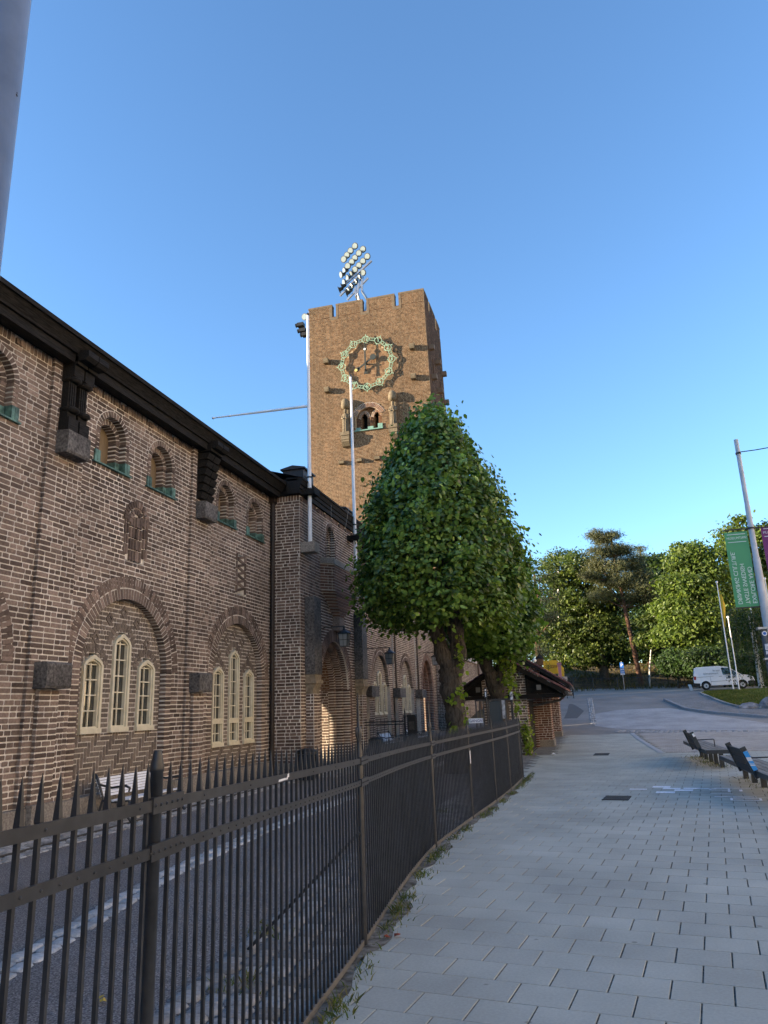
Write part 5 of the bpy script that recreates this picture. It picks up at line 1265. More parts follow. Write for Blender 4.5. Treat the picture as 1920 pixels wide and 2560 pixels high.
# ================= brick kiosks =================
def kiosk(label, xc, half, y0, y1, zr, ze, zg, bx0, bx1, py0, py1, px, ridge_bits=True, grp='brick ticket kiosks at the end of the yard'):
    k = thing('brick_kiosk', label, 'kiosk', (xc,(y0+y1)/2,zg), grp)
    nr = 10
    def slope(sg, mat_off): 
        return
    s_ = MB()
    for sg in (-1,1):
        dx = half/nr; ny = int((y1-y0+.5)/.21)
        for i in range(nr):
            for j in range(ny):
                xa = xc+sg*dx*i; xb = xc+sg*(dx*(i+1)+.03); ya = y0-.3+j*.21; yb_ = ya+.195
                za = zr-(zr-ze)*i/nr; zb = zr-(zr-ze)*(i+1)/nr-.01
                l = .045; zz = random.uniform(0,.008)
                vs = [(xa,ya,za+.09+zz),(xa,(ya+yb_)/2,za+.09+l+zz),(xa,yb_,za+.09+zz),(xb,ya,zb+.115+zz),(xb,(ya+yb_)/2,zb+.115+l+zz),(xb,yb_,zb+.115+zz),(xb,ya,zb+.085),(xb,yb_,zb+.085)]
                s_.add(vs, [(0,3,4,1),(1,4,5,2),(3,6,7,5,4)])
    roof = s_.build('roof_tiles', MT['tile'], k)
    m = MB()
    for sg in (-1,1):
        m.prism([(xc,zr-.10),(xc+sg*half,ze-.08),(xc+sg*half,ze+.06),(xc,zr+.08)], 'Y', y0-.34, y0-.27)      # bargeboard
        m.prism([(xc,zr+.0),(xc+sg*half*.98,ze+.02),(xc+sg*half*.98,ze+.05),(xc,zr+.06)], 'Y', y0-.26, y1+.2)    # sarking
    m.build('bargeboard', MT['tar'], k)
    m = MB()
    m.prism([(bx1,ze-.02),(xc+half*.93,ze-.02),(bx1,ze+(zr-ze)*(1-(bx1-xc)/half)-.06)], 'Y', y0-.05, y0+.02); m.prism([(bx0,ze-.02),(xc-half*.93,ze-.02),(bx0,ze+(zr-ze)*(1-(xc-bx0)/half)-.06)], 'Y', y0-.05, y0+.02)
    m.bar((xc-half*.97,y0-.12,ze-.09),(xc+half*.97,y0-.12,ze-.09),.12,.13); m.bar((xc+half*.85,y0-.2,ze-.07),(xc+half*.85,y1,ze-.07),.1,.12)
    m.build('timber_framing', MT['tar'], k)
    m = MB(); m.tube([(xc+half+.04,y0-.3,ze-.03),(xc+half+.04,y1+.2,ze-.03)], .06, 8); m.tube([(xc+half+.04,y0+.2,ze-.05),(xc+half-.2,y0+.25,ze-.25),(bx1+.1,y0+.3,ze-.4)], .04, 8); m.build('gutter', MT['iron_dull'], k)
    W = Wall('Y', y0, -1, True)
    zt = zr-.25; n = int((zt-zg)/PITCH)
    for i in range(n):
        z = zg+i*PITCH; lim = half*(1-(max(z+PITCH,ze)-ze)/(zr-ze)) if z > ze else 99
        a_, b_ = max(bx0, xc-lim), min(bx1, xc+lim)
        if b_-a_ > .1: W.course(a_, b_, z, PITCH-.018); W.mbox(a_, b_, z, z+PITCH, -.2, 0)
    W.done(k, MT['brick_red'] if not ridge_bits else MT['brick'], MT['mortar'], 'gable_brickwork', 'mortar')
    V = Wall('X', bx1, 1, True); V.fill(y0+.005, y1, zg, ze+.05, [((y0+py0)/2+.2, rectf((py0-y0)/2-.45), 0, 1.75)], .2); side_bricks(V, (y0+py0)/2+.2+(py0-y0)/2-.45, bx1-.2, bx1+.006, zg, 1.75); V.done(k, MT['brick_red'], MT['mortar'], 'brickwork', 'mortar')
    m = MB(); m.box(bx0+.1,bx1-.22,y0+.2,y1,zg,ze+.2); m.build('interior', MT['void'], k)
    dm = (y0+py0)/2+.2; dw = (py0-y0)/2-.45
    m = MB(); m.box(bx1-.16,bx1-.11,dm-dw,dm+dw,zg+.02,1.75); d = m.build('door', MT['tar'], k)
    m = MB(); m.tube([(bx1-.08,dm+dw-.15,1.05),(bx1-.08,dm+dw-.15,1.2)], .015, 6); m.build('handle', MT['iron'], d)
    # brick pier carrying the eaves
    P1 = Wall('Y', py0, -1, True); P1.fill(bx1, px, zg+.25, ze-.08, [], .1); P2_ = Wall('X', px, 1, True); P2_.fill(py0+.005, py1, zg+.25, ze-.08, [], .1)
    P1.done(k, MT['brick_red'], MT['mortar'], 'pier', 'mortar'); P2_.done(k, MT['brick_red'], MT['mortar'], 'pier', 'mortar')
    m = MB(); m.box(bx1+.005,px-.1,py0+.1,py1,zg,ze-.08); m.box(bx1,px+.03,py0-.03,py1+.03,zg-.1,zg+.25); m.build('pier_base', MT['plinth'], k)
    for xs in (xc-half*.55, xc+half*.55):
        m = MB(); z_ = ze+(zr-ze)*.25; m.box(xs-.07,xs+.07,y0-.30,y0-.26,z_-.16,z_); b_ = m.build('number_plate', flat('grey_plate', (.16,.16,.15), .6), k)
    return k
k1 = kiosk('nearer brick kiosk with red tiled gable roof right behind the second linden', -2.51, 1.79, 25.0, 31.5, 2.95, 1.92, 0, -3.4, -1.96, 29.5, 30.8, -1.46)
m = MB()
for k in range(6): m.box(-2.62+k*.085,-2.605+k*.085,24.93,24.95,1.86,2.38)
for k in range(3): m.box(-2.64,-2.17,24.94,24.955,1.92+k*.17,1.935+k*.17)
m.build('window_grille', MT['iron_dull'], k1); m = MB(); m.box(-2.64,-1.97,24.88,24.99,1.74,1.79); m.build('stone_band', MT['plinth'], k1)
k2 = kiosk('farther brick kiosk with red tiled gable roof peeking over the nearer one', -2.69, 1.93, 34.0, 40.0, 3.50, 2.28, .05, -3.7, -2.0, 36.5, 38.0, -1.40, False)
# ================= black benches on the square =================
MT['slatw'] = noise_mat('grey_wood_slat', (.17,.16,.145), (.29,.275,.25), 12, .9, .2, .002, stretch=(1,.15,1))
def black_bench(label, x0, ya, yb, back, legs):
    b = thing('bench', label, 'bench', (x0,(ya+yb)/2,0), 'black backed benches on the square'); D = .50
    for k in range(4):
        m = MB(); w = D/4; m.box(x0+.02+k*w,x0+.02+(k+1)*w-.018,ya,yb,.415,.44); m.build('seat_slat', MT['slatw'], b)
    m = MB(); m.box(x0,x0+.015,ya-.012,yb+.012,.36,.442); m.box(x0+D+.005,x0+D+.02,ya-.012,yb+.012,.36,.442); m.box(x0+.015,x0+D+.005,ya-.012,ya-.001,.36,.442); m.box(x0+.015,x0+D+.005,yb+.001,yb+.012,.36,.442); m.build('seat_frame', MT['iron'], b)
    for y in legs: m = MB(); m.box(x0+D-.15,x0+D-.06,y-.04,y+.04,0,.415); m.build('leg', MT['iron'], b)
    b0, b1 = back
    for k in range(3):
        m = MB(); t = k/3; m.obox((x0-.045-.10*t, (b0+b1)/2, .47+.03+.36*t-.04), (.010,0,.003), (0,(b1-b0)/2-.05,0), (-.014,0,.055)); m.build('back_slat', flat('dark_brown_slat', (.045,.036,.032), .6), b)
    for y in (b0, b1): m = MB(); m.bar((x0+.03,y,.33),(x0-.145,y,.80),.09,.04,(0,1,0)); m.build('back_support', MT['iron'], b)
    m = MB(); ar = b0+.45; m.tube([(x0-.05,ar,.60),(x0+.38,ar,.61),(x0+.40,ar,.60),(x0+.40,ar,.43),(x0+.38,ar,.42),(x0+.02,ar,.415)], .012, 6); m.build('armrest', MT['iron'], b)
    return b
b1 = black_bench('farther black bench with weeds growing round its legs on the square', 2.42, 18.6, 22.8, (19.5, 20.9), (19.2,20.05,20.85,21.7,22.5))
b2 = black_bench('nearer black bench with white and blue stickers on its back, at the right edge', 2.44, 11.9, 16.9, (13.4, 14.75), (12.4,13.3,14.2,15.0,15.8,16.6))
m = MB(); m.bar((2.44-.005,13.345,.45),(2.44-.12,13.345,.74),.07,.004,(0,1,0)); m.build('sticker', noise_mat('blue_white_sticker', (.04,.30,.70), (.62,.65,.68), 1.0, .5, 0, stretch=(.1,.1,5.5), lo=.49, hi=.51), b2)
m = MB(); m.bar((2.42-.09,19.445,.70),(2.42-.12,19.445,.77),.05,.004,(0,1,0)); m.build('sticker', MT['white'], b1)
# ================= square details =================
def grate(label, x0, x1, y0, y1, ang):
    g = thing('drain_grate', label, 'drain', ((x0+x1)/2,(y0+y1)/2,.02), 'iron drain grates in the paving'); c, s = math.cos(ang), math.sin(ang); cx, cy = (x0+x1)/2, (y0+y1)/2
    m = MB(); m.obox((cx,cy,.022), (c*(x1-x0)/2,s*(x1-x0)/2,0), (-s*(y1-y0)/2,c*(y1-y0)/2,0), (0,0,.004)); m.build('pit', MT['void'], g)
    m = MB(); n = 15
    for k in range(n):
        u = -(x1-x0)/2+(k+.5)*(x1-x0)/n; m.obox((cx+c*u,cy+s*u,.029), (c*.007,s*.007,0), (-s*(y1-y0)/2,c*(y1-y0)/2,0), (0,0,.003))
    for v in (-1,0,1): m.obox((cx-s*v*(y1-y0)/2,cy+c*v*(y1-y0)/2,.030), (c*(x1-x0)/2,s*(x1-x0)/2,0), (-s*.012,c*.012,0), (0,0,.004))
    m.build('bars', MT['iron_dull'], g)
grate('nearer iron drain grate in the paving beside the chalk drawings', .07, .49, 13.32, 13.82, rad(-8.5)); grate('farther iron drain grate in the paving in front of the kiosks', -.02, .42, 24.0, 24.8, rad(-4))
ck = noise_mat('chalk_dust', (.62,.63,.66), (.88,.89,.92), 30, .95, 0, lo=.35, hi=.55)
def chalk(label, polys, z=.0255):
    m = MB()
    for P in polys: m.add([(x,y,z) for x, y in P]+[(x,y,z+.0015) for x, y in P], [list(range(len(P),2*len(P)))]+[(i,(i+1)%len(P),len(P)+(i+1)%len(P),len(P)+i) for i in range(len(P))])
    return tagp(m.build('chalk_drawing', ck), label, 'chalk drawing', 'chalk drawings on the pavers')
def rect(x, y, w, h, a=rad(-8.5)):
    c, s = math.cos(a), math.sin(a); return [(x+c*u-s*v, y+s*u+c*v) for u, v in ((-w/2,-h/2),(w/2,-h/2),(w/2,h/2),(-w/2,h/2))]
chalk('solid white chalk patches filling several pavers near the drain grate', [rect(.70,14.85,.30,.13),rect(1.13,15.20,.31,.26),rect(1.12,14.33,.31,.27),rect(1.45,14.62,.31,.25),rect(1.62,14.90,.28,.20),rect(1.28,14.92,.30,.2),rect(1.86,14.80,.3,.12)])
def outline(x, y, w, h, t=.035):
    return [rect(x,y-h/2,w,t),rect(x,y+h/2,w,t),rect(x-w/2,y,t*.8,h),rect(x+w/2,y,t*.8,h)]
chalk('thin chalk outlines of pavers drawn right of the filled ones', outline(2.05,14.70,.30,.24,.04)+[rect(2.30,14.86,.62,.05),rect(2.36,14.5,.05,.30),rect(2.16,14.42,.04,.22),rect(1.98,14.05,.35,.04),rect(2.12,13.62,.62,.06)]+outline(2.22,13.30,.42,.26,.045))
m = MB()
for x, y, s in ((-1.49,5.64,.028),(-1.56,5.60,.022)):
    vs = [(x+s*math.cos(a)*random.uniform(.6,1.2), y+s*math.sin(a)*random.uniform(.6,1.2), .027+random.uniform(0,.02)) for a in np.linspace(0,5.5,7)]; m.add(vs+[(x,y,.05)], [(i,(i+1)%7,7) for i in range(7)])
tagp(m.build('red_leaf', flat('dry_red_leaf', (.22,.05,.025), .8)), 'curled red-brown dry leaves lying by the fence foot', 'leaf')
m = MB(); x, y = -1.23, 24.4; vs = [(x+.07*math.cos(a)*random.uniform(.6,1.2), y+.07*math.sin(a)*random.uniform(.6,1.2), .025+random.uniform(0,.05)) for a in np.linspace(0,5.5,8)]; m.add(vs+[(x,y,.10)], [(i,(i+1)%8,8) for i in range(8)])
tagp(m.build('paper_scrap', MT['white']), 'crumpled white paper scrap on the paving before the kiosk', 'litter')
m = MB(); 
for x, y, s in ((-2.95,4.25,.03),(-2.90,4.22,.025)):
    vs = [(x+s*math.cos(a)*random.uniform(.6,1.3), y+s*math.sin(a)*random.uniform(.6,1.3), .02+random.uniform(0,.02)) for a in np.linspace(0,5.5,7)]; m.add(vs+[(x,y,.035)], [(i,(i+1)%7,7) for i in range(7)])
tagp(m.build('yellow_leaf', flat('yellow_leaf', (.45,.33,.06), .8)), 'pale yellow fallen leaf on the yard asphalt', 'leaf')
# ================= mast with banners =================
mast = thing('banner_mast', 'tall pale grey steel mast carrying two banners at the right edge', 'mast', (4.5,20,0))
MXc = 4.445
m = MB(); m.lathe([(.11,0),(.105,3.5),(.083,4.95),(.071,4.97),(.062,6.3),(.056,6.32),(.054,8.13)], (MXc,20,0), 20); m.build('shaft', MT['steel_white'], mast)
for z in (5.72, 3.72): m = MB(); m.bar((MXc-.66,20,z),(MXc+.86,20,z),.03,.03); m.lathe([(.095,0),(.095,.04)], (MXc,20,z-.02), 14); m.build('banner_arm', MT['iron_dull'], mast)
m = MB(); m.lathe([(.07,0),(.07,.05)], (MXc,20,7.72), 12); m.tube([(MXc,19.9,7.75),(MXc+.4,19.9,7.76),(MXc+2.5,19.5,7.80),(MXc+9,18,8.4)], .014, 5); m.build('span_wire', MT['iron'], mast)
def banner(label, x0, x1, z0, z1, col, lines, top, skew=0):
    b = thing('banner', label, 'banner', ((x0+x1)/2,20,z1), 'museum banners hanging from the mast')
    m = MB(); nx, nz = 6, 20; vs = []
    for j in range(nz+1):
        for i in range(nx+1):
            u, v = i/nx, j/nz; vs.append((x0+(x1-x0)*u, 20+.018*math.sin(v*7+u*3)*(u), z1+(z0-z1)*v))
    m.add(vs, [(j*(nx+1)+i,j*(nx+1)+i+1,(j+1)*(nx+1)+i+1,(j+1)*(nx+1)+i) for j in range(nz) for i in range(nx)], True)
    mt, nt, bb = nm('banner_cloth'); bb.inputs['Base Color'].default_value = (*col,1); bb.inputs['Roughness'].default_value = .7
    tr_ = N(nt, 'ShaderNodeBsdfTranslucent'); tr_.inputs[0].default_value = (*col,1); mx = N(nt, 'ShaderNodeMixShader'); mx.inputs[0].default_value = .35
    nt.links.new(bb.outputs[0], mx.inputs[1]); nt.links.new(tr_.outputs[0], mx.inputs[2]); nt.links.new(mx.outputs[0], nt.nodes['Material Output'].inputs[0])
    cl = m.build('cloth', mt, b)
    t = MB(); w = x1-x0
    # lettering is seen from the back, so it runs mirrored and up the banner
    for k, (s_, xx) in enumerate(lines): put_text(t, s_, w*.262, (x1-w*xx, 19.965, z0+.06), (0,0,1), (1,0,0), .001, 'LEFT', 1.04, .95)
    put_text(t, top, w*.165, ((x0+x1)/2, 19.965, z1-.17), (-1,0,0), (0,0,1), .001, 'CENTER', .84)
    for dz in (.07,.27): t.box(x0+w*.1, x1-w*.1, 19.964, 19.968, z1-dz-.008, z1-dz+.008)
    t.build('lettering', flat('white_print', (.66,.76,.72), .7), cl)
    return b
banner('green banner with white lettering seen mirrored from behind, left of the mast', 3.79, 4.33, 3.74, 5.66, (.10,.36,.17), (('EXPLORE AND',.17),('TASTE SWEDISH',.47),('DRINKING CULTURE.',.79)), 'SPRITMUSEUM')
banner('purple banner cut by the right edge of the photo, right of the mast', 4.66, 5.20, 3.74, 5.74, (.20,.045,.17), (('EXPLORE AND',.17),('TASTE SWEDISH',.47)), 'SPRITMUSEUM')
# control cabinet strapped to a post at the right edge
cb = thing('signal_post', 'grey street post plastered with stickers under a flat cap at the right edge', 'post', (4.35,20.6,0))
a = at(1897,1572,19.0); 
m = MB(); m.tube([(a.x+.10,19.0,0),(a.x+.10,19.0,a.z-.02)], .075, 14); m.box(a.x+.16,a.x+.5,18.93,19.07,a.z-.9,a.z-.1); m.build('post', flat('dark_grey_paint', (.10,.11,.125), .6), cb)
m = MB(); m.box(a.x-.04,a.x+.6,18.88,19.12,a.z-.02,a.z+.03); m.box(a.x+.0,a.x+.5,18.9,19.1,a.z-.72,a.z-.68); m.build('cap', MT['galv'], cb)
for k, (dz0, dz1) in enumerate(((-.36,-.50),(-.52,-.60),(-.78,-.9),(-.95,-1.08))):
    m = MB(); m.box(a.x+.05,a.x+.15,18.915,18.922,a.z+dz1,a.z+dz0); m.build('sticker', noise_mat('worn_sticker', (.35,.38,.42), (.70,.74,.80), 18, .7, 0), cb)
m = MB(); m.tube([(a.x+.09,18.925,a.z-.12),(a.x+.09,18.918,a.z-.12)], .055, 16, True, False); r_ = m.build('round_sticker', MT['white'], cb)
m = MB(); m.tube([(a.x+.09,18.917,a.z-.12),(a.x+.09,18.913,a.z-.12)], .035, 16, True, False); m.build('blue_mark', flat('sign_blue', (.02,.12,.45), .5), r_)
# ================= white flagpoles =================
def street_pole(px0, py0, px1, py1, Y, label, flag=False, r=.042):
    t = at(px0,py0,Y); b = at(px1,py1,Y); x = (t.x+b.x)/2
    f = thing('flagpole', label, 'flagpole', (x,Y,T(Y)), 'white flagpoles by the lawn')
    m = MB(); m.tube([(x,Y,T(Y)-.2),(x,Y,t.z)], [r*1.25,r*.7], 10); m.sphere((x,Y,t.z+.05), .09, 8, 6); m.build('shaft', MT['white'], f)
    if flag:
        m = MB(); z = t.z-.15; pts = []
        for j in range(13):
            v = j/12; w = .05+.24*min(1, v*2.2)*(1-.85*max(0, v-.45)/.55)
            for i in range(4): u = i/3; pts.append((x+.05+w*u, Y+.06*math.sin(i*2.1+j*.3), z-3.1*v-.25*u*(1-v)))
        m.add(pts, [(j*4+i,j*4+i+1,j*4+i+5,j*4+i+4) for j in range(12) for i in range(3)], True); m.build('flag', flat('yellow_flag', (.50,.34,.03), .7), f)
    return f
street_pole(1791.6,1457,1837,1742,58, 'white flagpole with a limp yellow flag in front of the maple', True)
street_pole(1819,1545,1850,1727,56.5, 'short white flagpole standing on the lawn in front of the van', False, .04)
street_pole(1866,1450,1913,1745,60, 'white flagpole passing down behind the green banner', False)
street_pole(1916,1448,1960,1745,60, 'white flagpole with a yellow flag at the right edge', True)
# ================= van =================
def van():
    c = at(1812,1729,65.5); th = rad(-6); ux = Vector((math.cos(th), math.sin(th), 0)); uy = Vector((-ux.y, ux.x, 0)); z0 = T(65.5)+.01
    v = thing('parked_van', 'small white panel van parked beyond the lawn', 'van', (c.x,65.5,z0)); L = 4.4; W_ = 1.78; O = Vector((c.x,65.5,z0))
    def G(x, y, z): return O+ux*x+uy*y+Vector((0,0,z))
    wx = (-1.33, 1.33)
    # body side outline with wheel arches (x from tail to nose)
    def arch(cx, r=.37, n=8): return [(cx-r*math.cos(math.pi*k/n), .33+r*math.sin(math.pi*k/n)) for k in range(n+1)]
    low = [(-2.18,.36)]+arch(wx[0])+arch(wx[1])+[(2.16,.34)]
    up = [(2.22,.60),(2.16,.86),(1.95,.98),(1.25,1.14),(.55,1.66),(.30,1.76),(-.3,1.83),(-1.9,1.80),(-2.08,1.70),(-2.2,.95)]
    prof = low+up; m = MB(); n = len(prof)
    def rings(inset):
        return [G(x*(1-inset*.01), 0, z) for x, z in prof]
    def yoff(z): return W_/2-(.10*max(0, z-1.0)/.8)**1
    vs = [G(x, -yoff(z), z) for x, z in prof]+[G(x, yoff(z), z) for x, z in prof]
    m.add(vs, [tuple(range(n)), tuple(range(2*n-1, n-1, -1))]+[(i,(i+1)%n,n+(i+1)%n,n+i) for i in range(n)]); body = m.build('body', flat('white_car_paint', (.72,.74,.76), .25, 0, .6, .02), v)
    m = MB(); 
    def panel(pts, off=.006): 
        k = len(pts); vs = [G(x,-yoff(z)-off,z) for x, z in pts]+[G(x,-yoff(z)+.01,z) for x, z in pts]; m.add(vs, [tuple(range(k))]+[(i,(i+1)%k,k+(i+1)%k,k+i) for i in range(k)])
    panel([(.02,1.12),(1.16,1.14),(.50,1.60),(.10,1.66),(-.08,1.64)]); w_ = m.build('side_window', MT['glass'], v)
    m = MB(); vs = [G(1.24,-.78,1.16),G(1.24,.78,1.16),G(.56,.70,1.67),G(.56,-.70,1.67)]; nn = (vs[1]-vs[0]).cross(vs[3]-vs[0]).normalized()*.012; m.add([p+nn*(-1 if nn.z < 0 else 1) for p in vs], [(0,1,2,3)]); m.build('windscreen', MT['glass'], v)
    m = MB(); panel([(-2.2,.32),(-1.78,.32),(-1.75,.52),(-2.22,.56)], .02); panel([(1.74,.25),(2.20,.28),(2.26,.56),(1.95,.62),(1.72,.56)], .02)
    m.obox(G(-2.2,0,.45), ux*.06, uy*.85, Vector((0,0,.12))); m.obox(G(2.2,0,.44), ux*.07, uy*.85, Vector((0,0,.15))); m.build('bumper', MT['blackplastic'], v)
    m = MB(); panel([(-.95,.62),(.98,.64),(.98,.67),(-.95,.65)], .012); m.build('rubbing_strip', flat('grey_plastic', (.16,.17,.18), .6), v)
    m = MB(); panel([(-2.19,.82),(-2.02,.80),(-1.98,1.08),(-2.2,1.10)], .01); m.build('tail_light', flat('red_lens', (.35,.02,.015), .25), v)
    m = MB(); panel([(2.12,.72),(1.72,.84),(1.70,.92),(2.08,.88)], .01); m.build('headlight', flat('headlight_glass', (.5,.52,.55), .2), v)
    m = MB(); panel([(-1.95,.99),(-.7,1.03),(-.7,1.05),(-1.95,1.01)], .008); panel([(.03,.36),(.05,.36),(.02,1.64),(-.0,1.64)], .004); panel([(-.95,.36),(-.935,.36),(-.935,1.0),(-.95,1.0)], .004); panel([(.12,1.0),(.34,1.0),(.34,1.03),(.12,1.03)],.012); panel([(-.3,1.0),(-.08,1.0),(-.08,1.03),(-.3,1.03)],.012); m.build('door_seam', flat('seam_grey', (.12,.13,.15), .6), v)
    m = MB(); m.obox(G(.98,-.98,1.15), ux*.05, uy*.08, Vector((0,0,.08))); m.build('wing_mirror', MT['blackplastic'], v)
    for x in wx:
        for sg in (-1, 1):
            m = MB(); y = sg*.74; m.tube([G(x,y-.11,.31),G(x,y-.10,.31),G(x,y+.10,.31),G(x,y+.11,.31)], [.27,.31,.31,.27], 20); wl_ = m.build('wheel', MT['blackplastic'], v)
            if sg < 0:
                m = MB(); m.tube([G(x,y-.114,.31),G(x,y-.108,.31)], [.17,.19], 16); m.build('rim', flat('steel_rim', (.45,.46,.48), .4, .4), wl_)
                m = MB(); m.tube([G(x,y-.13,.31),G(x,y-.112,.31)], [.05,.06], 10); m.build('hub', MT['blackplastic'], wl_)
    for x in wx:
        m = MB(); vs = [G(x-.37*math.cos(math.pi*k/8),-.70,.33+.36*math.sin(math.pi*k/8)) for k in range(9)]; m.add(vs, [tuple(range(9))]); m.build('wheel_arch', MT['void'], v)
    t = MB(); put_text(t, 'Vi kör', .22, G(-.72,-.86,1.47), ux, (0,0,1), .002, 'LEFT'); put_text(t, 'klimatsmart', .22, G(-1.42,-.88,1.26), ux, (0,0,1), .002, 'LEFT', 1.05); put_text(t, 'stockholm', .06, G(-.9,-.905,.86), ux, (0,0,1), .002, 'LEFT', 1.2) if False else None
    t.build('lettering', flat('dark_blue_grey_print', (.08,.11,.15), .6), body)
    t = MB(); sx, sz = .42, .93; S = [(sx-.08,sz+.09),(sx+.08,sz+.09),(sx+.08,sz),(sx,sz-.12),(sx-.08,sz)]; t.add([G(x,-.905,z) for x, z in S], [tuple(range(5))]); t.build('shield_mark', flat('navy_shield', (.03,.045,.10), .6), body)
    t = MB(); 
    for dz in (0,-.06): t.obox(G(.78,-.905,.96+dz), ux*.20, uy*.002, Vector((0,0,.014)))
    t.build('small_print', flat('grey_print', (.3,.32,.35), .6), body)
van()
# car hidden behind foliage right of the van
# ================= far street things =================
ps = thing('parking_sign', 'blue parking sign with plates under it by the far fence', 'sign', tuple(at(1554,1722,72.5)))
a = at(1548,1657,72.5); b = at(1562,1683,72.5); w = b.x-a.x
m = MB(); m.tube([((a.x+b.x)/2,72.53,T(72.5)),((a.x+b.x)/2,72.53,a.z+.1)], .03, 8); m.build('post', MT['galv'], ps)
m = MB(); m.box(a.x+.02,b.x-.04,72.49,72.51,a.z-.5,a.z+.02); pp = m.build('plate', flat('parking_blue', (.02,.14,.52), .4), ps)
m = MB(); put_text(m, 'P', .44, ((a.x+b.x)/2-.01,72.484,a.z-.25), (1,0,0), (0,0,1), .002); m.build('letter', MT['white'], pp)
for z0, z1, k in ((a.z-.53,a.z-.72,0),(a.z-.74,a.z-.95,0),(a.z-.97,a.z-1.1,1)):
    m = MB(); m.box(a.x,b.x,72.49,72.51,z1,z0); q = m.build('plate', flat('parking_blue2', (.05,.20,.50), .4) if not k else MT['white'], ps)
    m = MB(); m.box(a.x+.06,b.x-.06,72.484,72.489,(z0+z1)/2-.02,(z0+z1)/2+.02); m.build('small_print', MT['white'] if not k else flat('dark_print', (.03,.08,.2), .5), q)
ff = thing('park_fence', 'long low dark iron fence along the foot of the wooded slope', 'fence', (3,74,T(74)))
FP = [(-2.5,82),(-1.4,79.5),(1.6,76.0),(4.6,75.2),(7.0,75),(10,75.5),(14,76),(22,77)]
P = resample(FP, 40); m = MB(); 
for a_, b_ in zip(P[:-1], P[1:]):
    for h in (.12,1.08): m.bar((*a_,T(a_[1])+h),(*b_,T(b_[1])+h),.04,.05)
m.build('rail', MT['iron'], ff)
for i in range(0, 40, 4): m = MB(); p = P[i]; m.box(p[0]-.035,p[0]+.035,p[1]-.035,p[1]+.035,T(p[1]),T(p[1])+1.2); m.build('post', MT['iron'], ff)
P = resample(FP, 250); m = MB()
for p in P: m.tube([(*p,T(p[1])+.1),(*p,T(p[1])+1.08)], .010, 4)
tagp(m.build('pickets', MT['iron'], ff), kind='stuff')
yb_ = thing('yellow_container', 'yellow billboard box with a tree emblem and red capitals over the kiosk roofs', 'billboard', (-2.4,58,T(58)))
a = at(1357,1652,58); b = at(1395,1684,58); a.z += .0
m = MB(); m.box(a.x,b.x,58,59.6,b.z,a.z); m.build('box', flat('yellow_board', (.60,.36,.01), .5), yb_)
m = MB(); m.prism([(b.x,a.z),(b.x+.42,a.z-.55),(b.x+.42,b.z-.2),(b.x,b.z-.2)], 'Y', 58.4, 59.6); m.build('side', flat('yellow_side', (.55,.36,.02), .5), yb_)
m = MB(); zc = (a.z+b.z)/2+.05; xt = a.x+.37
m.bar((xt,57.97,zc-.35),(xt,57.97,zc+.12),.035,.01,(0,1,0))
for dx, z0, dz in ((.2,-.02,.18),(-.2,-.02,.18),(.14,.1,.2),(-.14,.1,.2),(.22,-.12,.12),(-.22,-.12,.12)): m.bar((xt,57.97,zc+z0-.08),(xt+dx,57.97,zc+z0+dz-.04),.03,.01,(0,1,0))
m.build('tree_emblem', flat('dark_olive', (.09,.10,.01), .6), yb_)
m = MB(); put_text(m, 'GIH', .30, (a.x+.86,57.97,zc-.02), (1,0,0), (0,0,1), .004, 'CENTER', 1.15, 1.1); m.build('lettering', flat('dark_red_print', (.25,.03,.01), .6), yb_)
m = MB(); m.box(a.x+.2,b.x-.3,58.2,59.4,T(58),b.z); m.build('stand', flat('grey_unit', (.25,.28,.32), .6), yb_)
pk = thing('pink_column', 'pink painted square column standing in front of the yellow box', 'column', (at(1398,1700,57).x,57,T(57)))
a = at(1394,1657,57); b = at(1404,1686,57); m = MB(); m.box(a.x,b.x,56.85,57.15,T(57),a.z-.2); m.build('shaft', flat('pink_paint', (.38,.17,.20), .6), pk); m = MB(); m.box(a.x-.05,b.x+.05,56.8,57.2,a.z-.2,a.z); m.build('head', flat('pink_head', (.34,.15,.18), .6), pk)
gl_ = thing('globe_lamp', 'white globe street lamp peeking over the kiosk roof', 'lamp', (at(1336,1651,46).x,46,T(46)))
c = at(1336,1651,46); m = MB(); m.sphere(c, .125, 14, 10); m.build('globe', flat('opal_glass', (.85,.84,.72), .3, var=.01), gl_); m = MB(); m.tube([(c.x,46,T(46)),(c.x,46,c.z-.12)], .03, 8); m.build('post', MT['iron'], gl_)
wl_ = thing('wooden_lantern', 'brown lantern shaped box with a pointed roof beside the globe lamp', 'lantern', (at(1350,1650,50).x,50,T(50)))
c = at(1350,1654,50); m = MB(); m.box(c.x-.2,c.x+.2,49.8,50.2,c.z-.25,c.z+.18); m.build('box', flat('brown_wood', (.10,.05,.02), .7), wl_); m = MB(); m.lathe([(.34,0),(.05,.28),(.02,.42)], (c.x,50,c.z+.18), 4, False); m.build('roof', MT['tar'], wl_); m = MB(); m.tube([(c.x,50,T(50)),(c.x,50,c.z-.25)], .06, 8); m.build('post', MT['tar'], wl_)
bb_ = thing('black_notice_board', 'black notice board with curved white lettering beside the kiosk eaves', 'sign', (at(1424,1738,58).x,58,T(58)))
a = at(1414,1703,58); b = at(1434,1739,58); m = MB(); m.box(a.x,b.x,57.97,58.03,b.z,a.z); m.box(a.x-.02,a.x+.03,57.9,58.1,T(58),a.z); m.box(b.x-.03,b.x+.02,57.9,58.1,T(58),a.z); m.build('board', MT['blackplastic'], bb_)
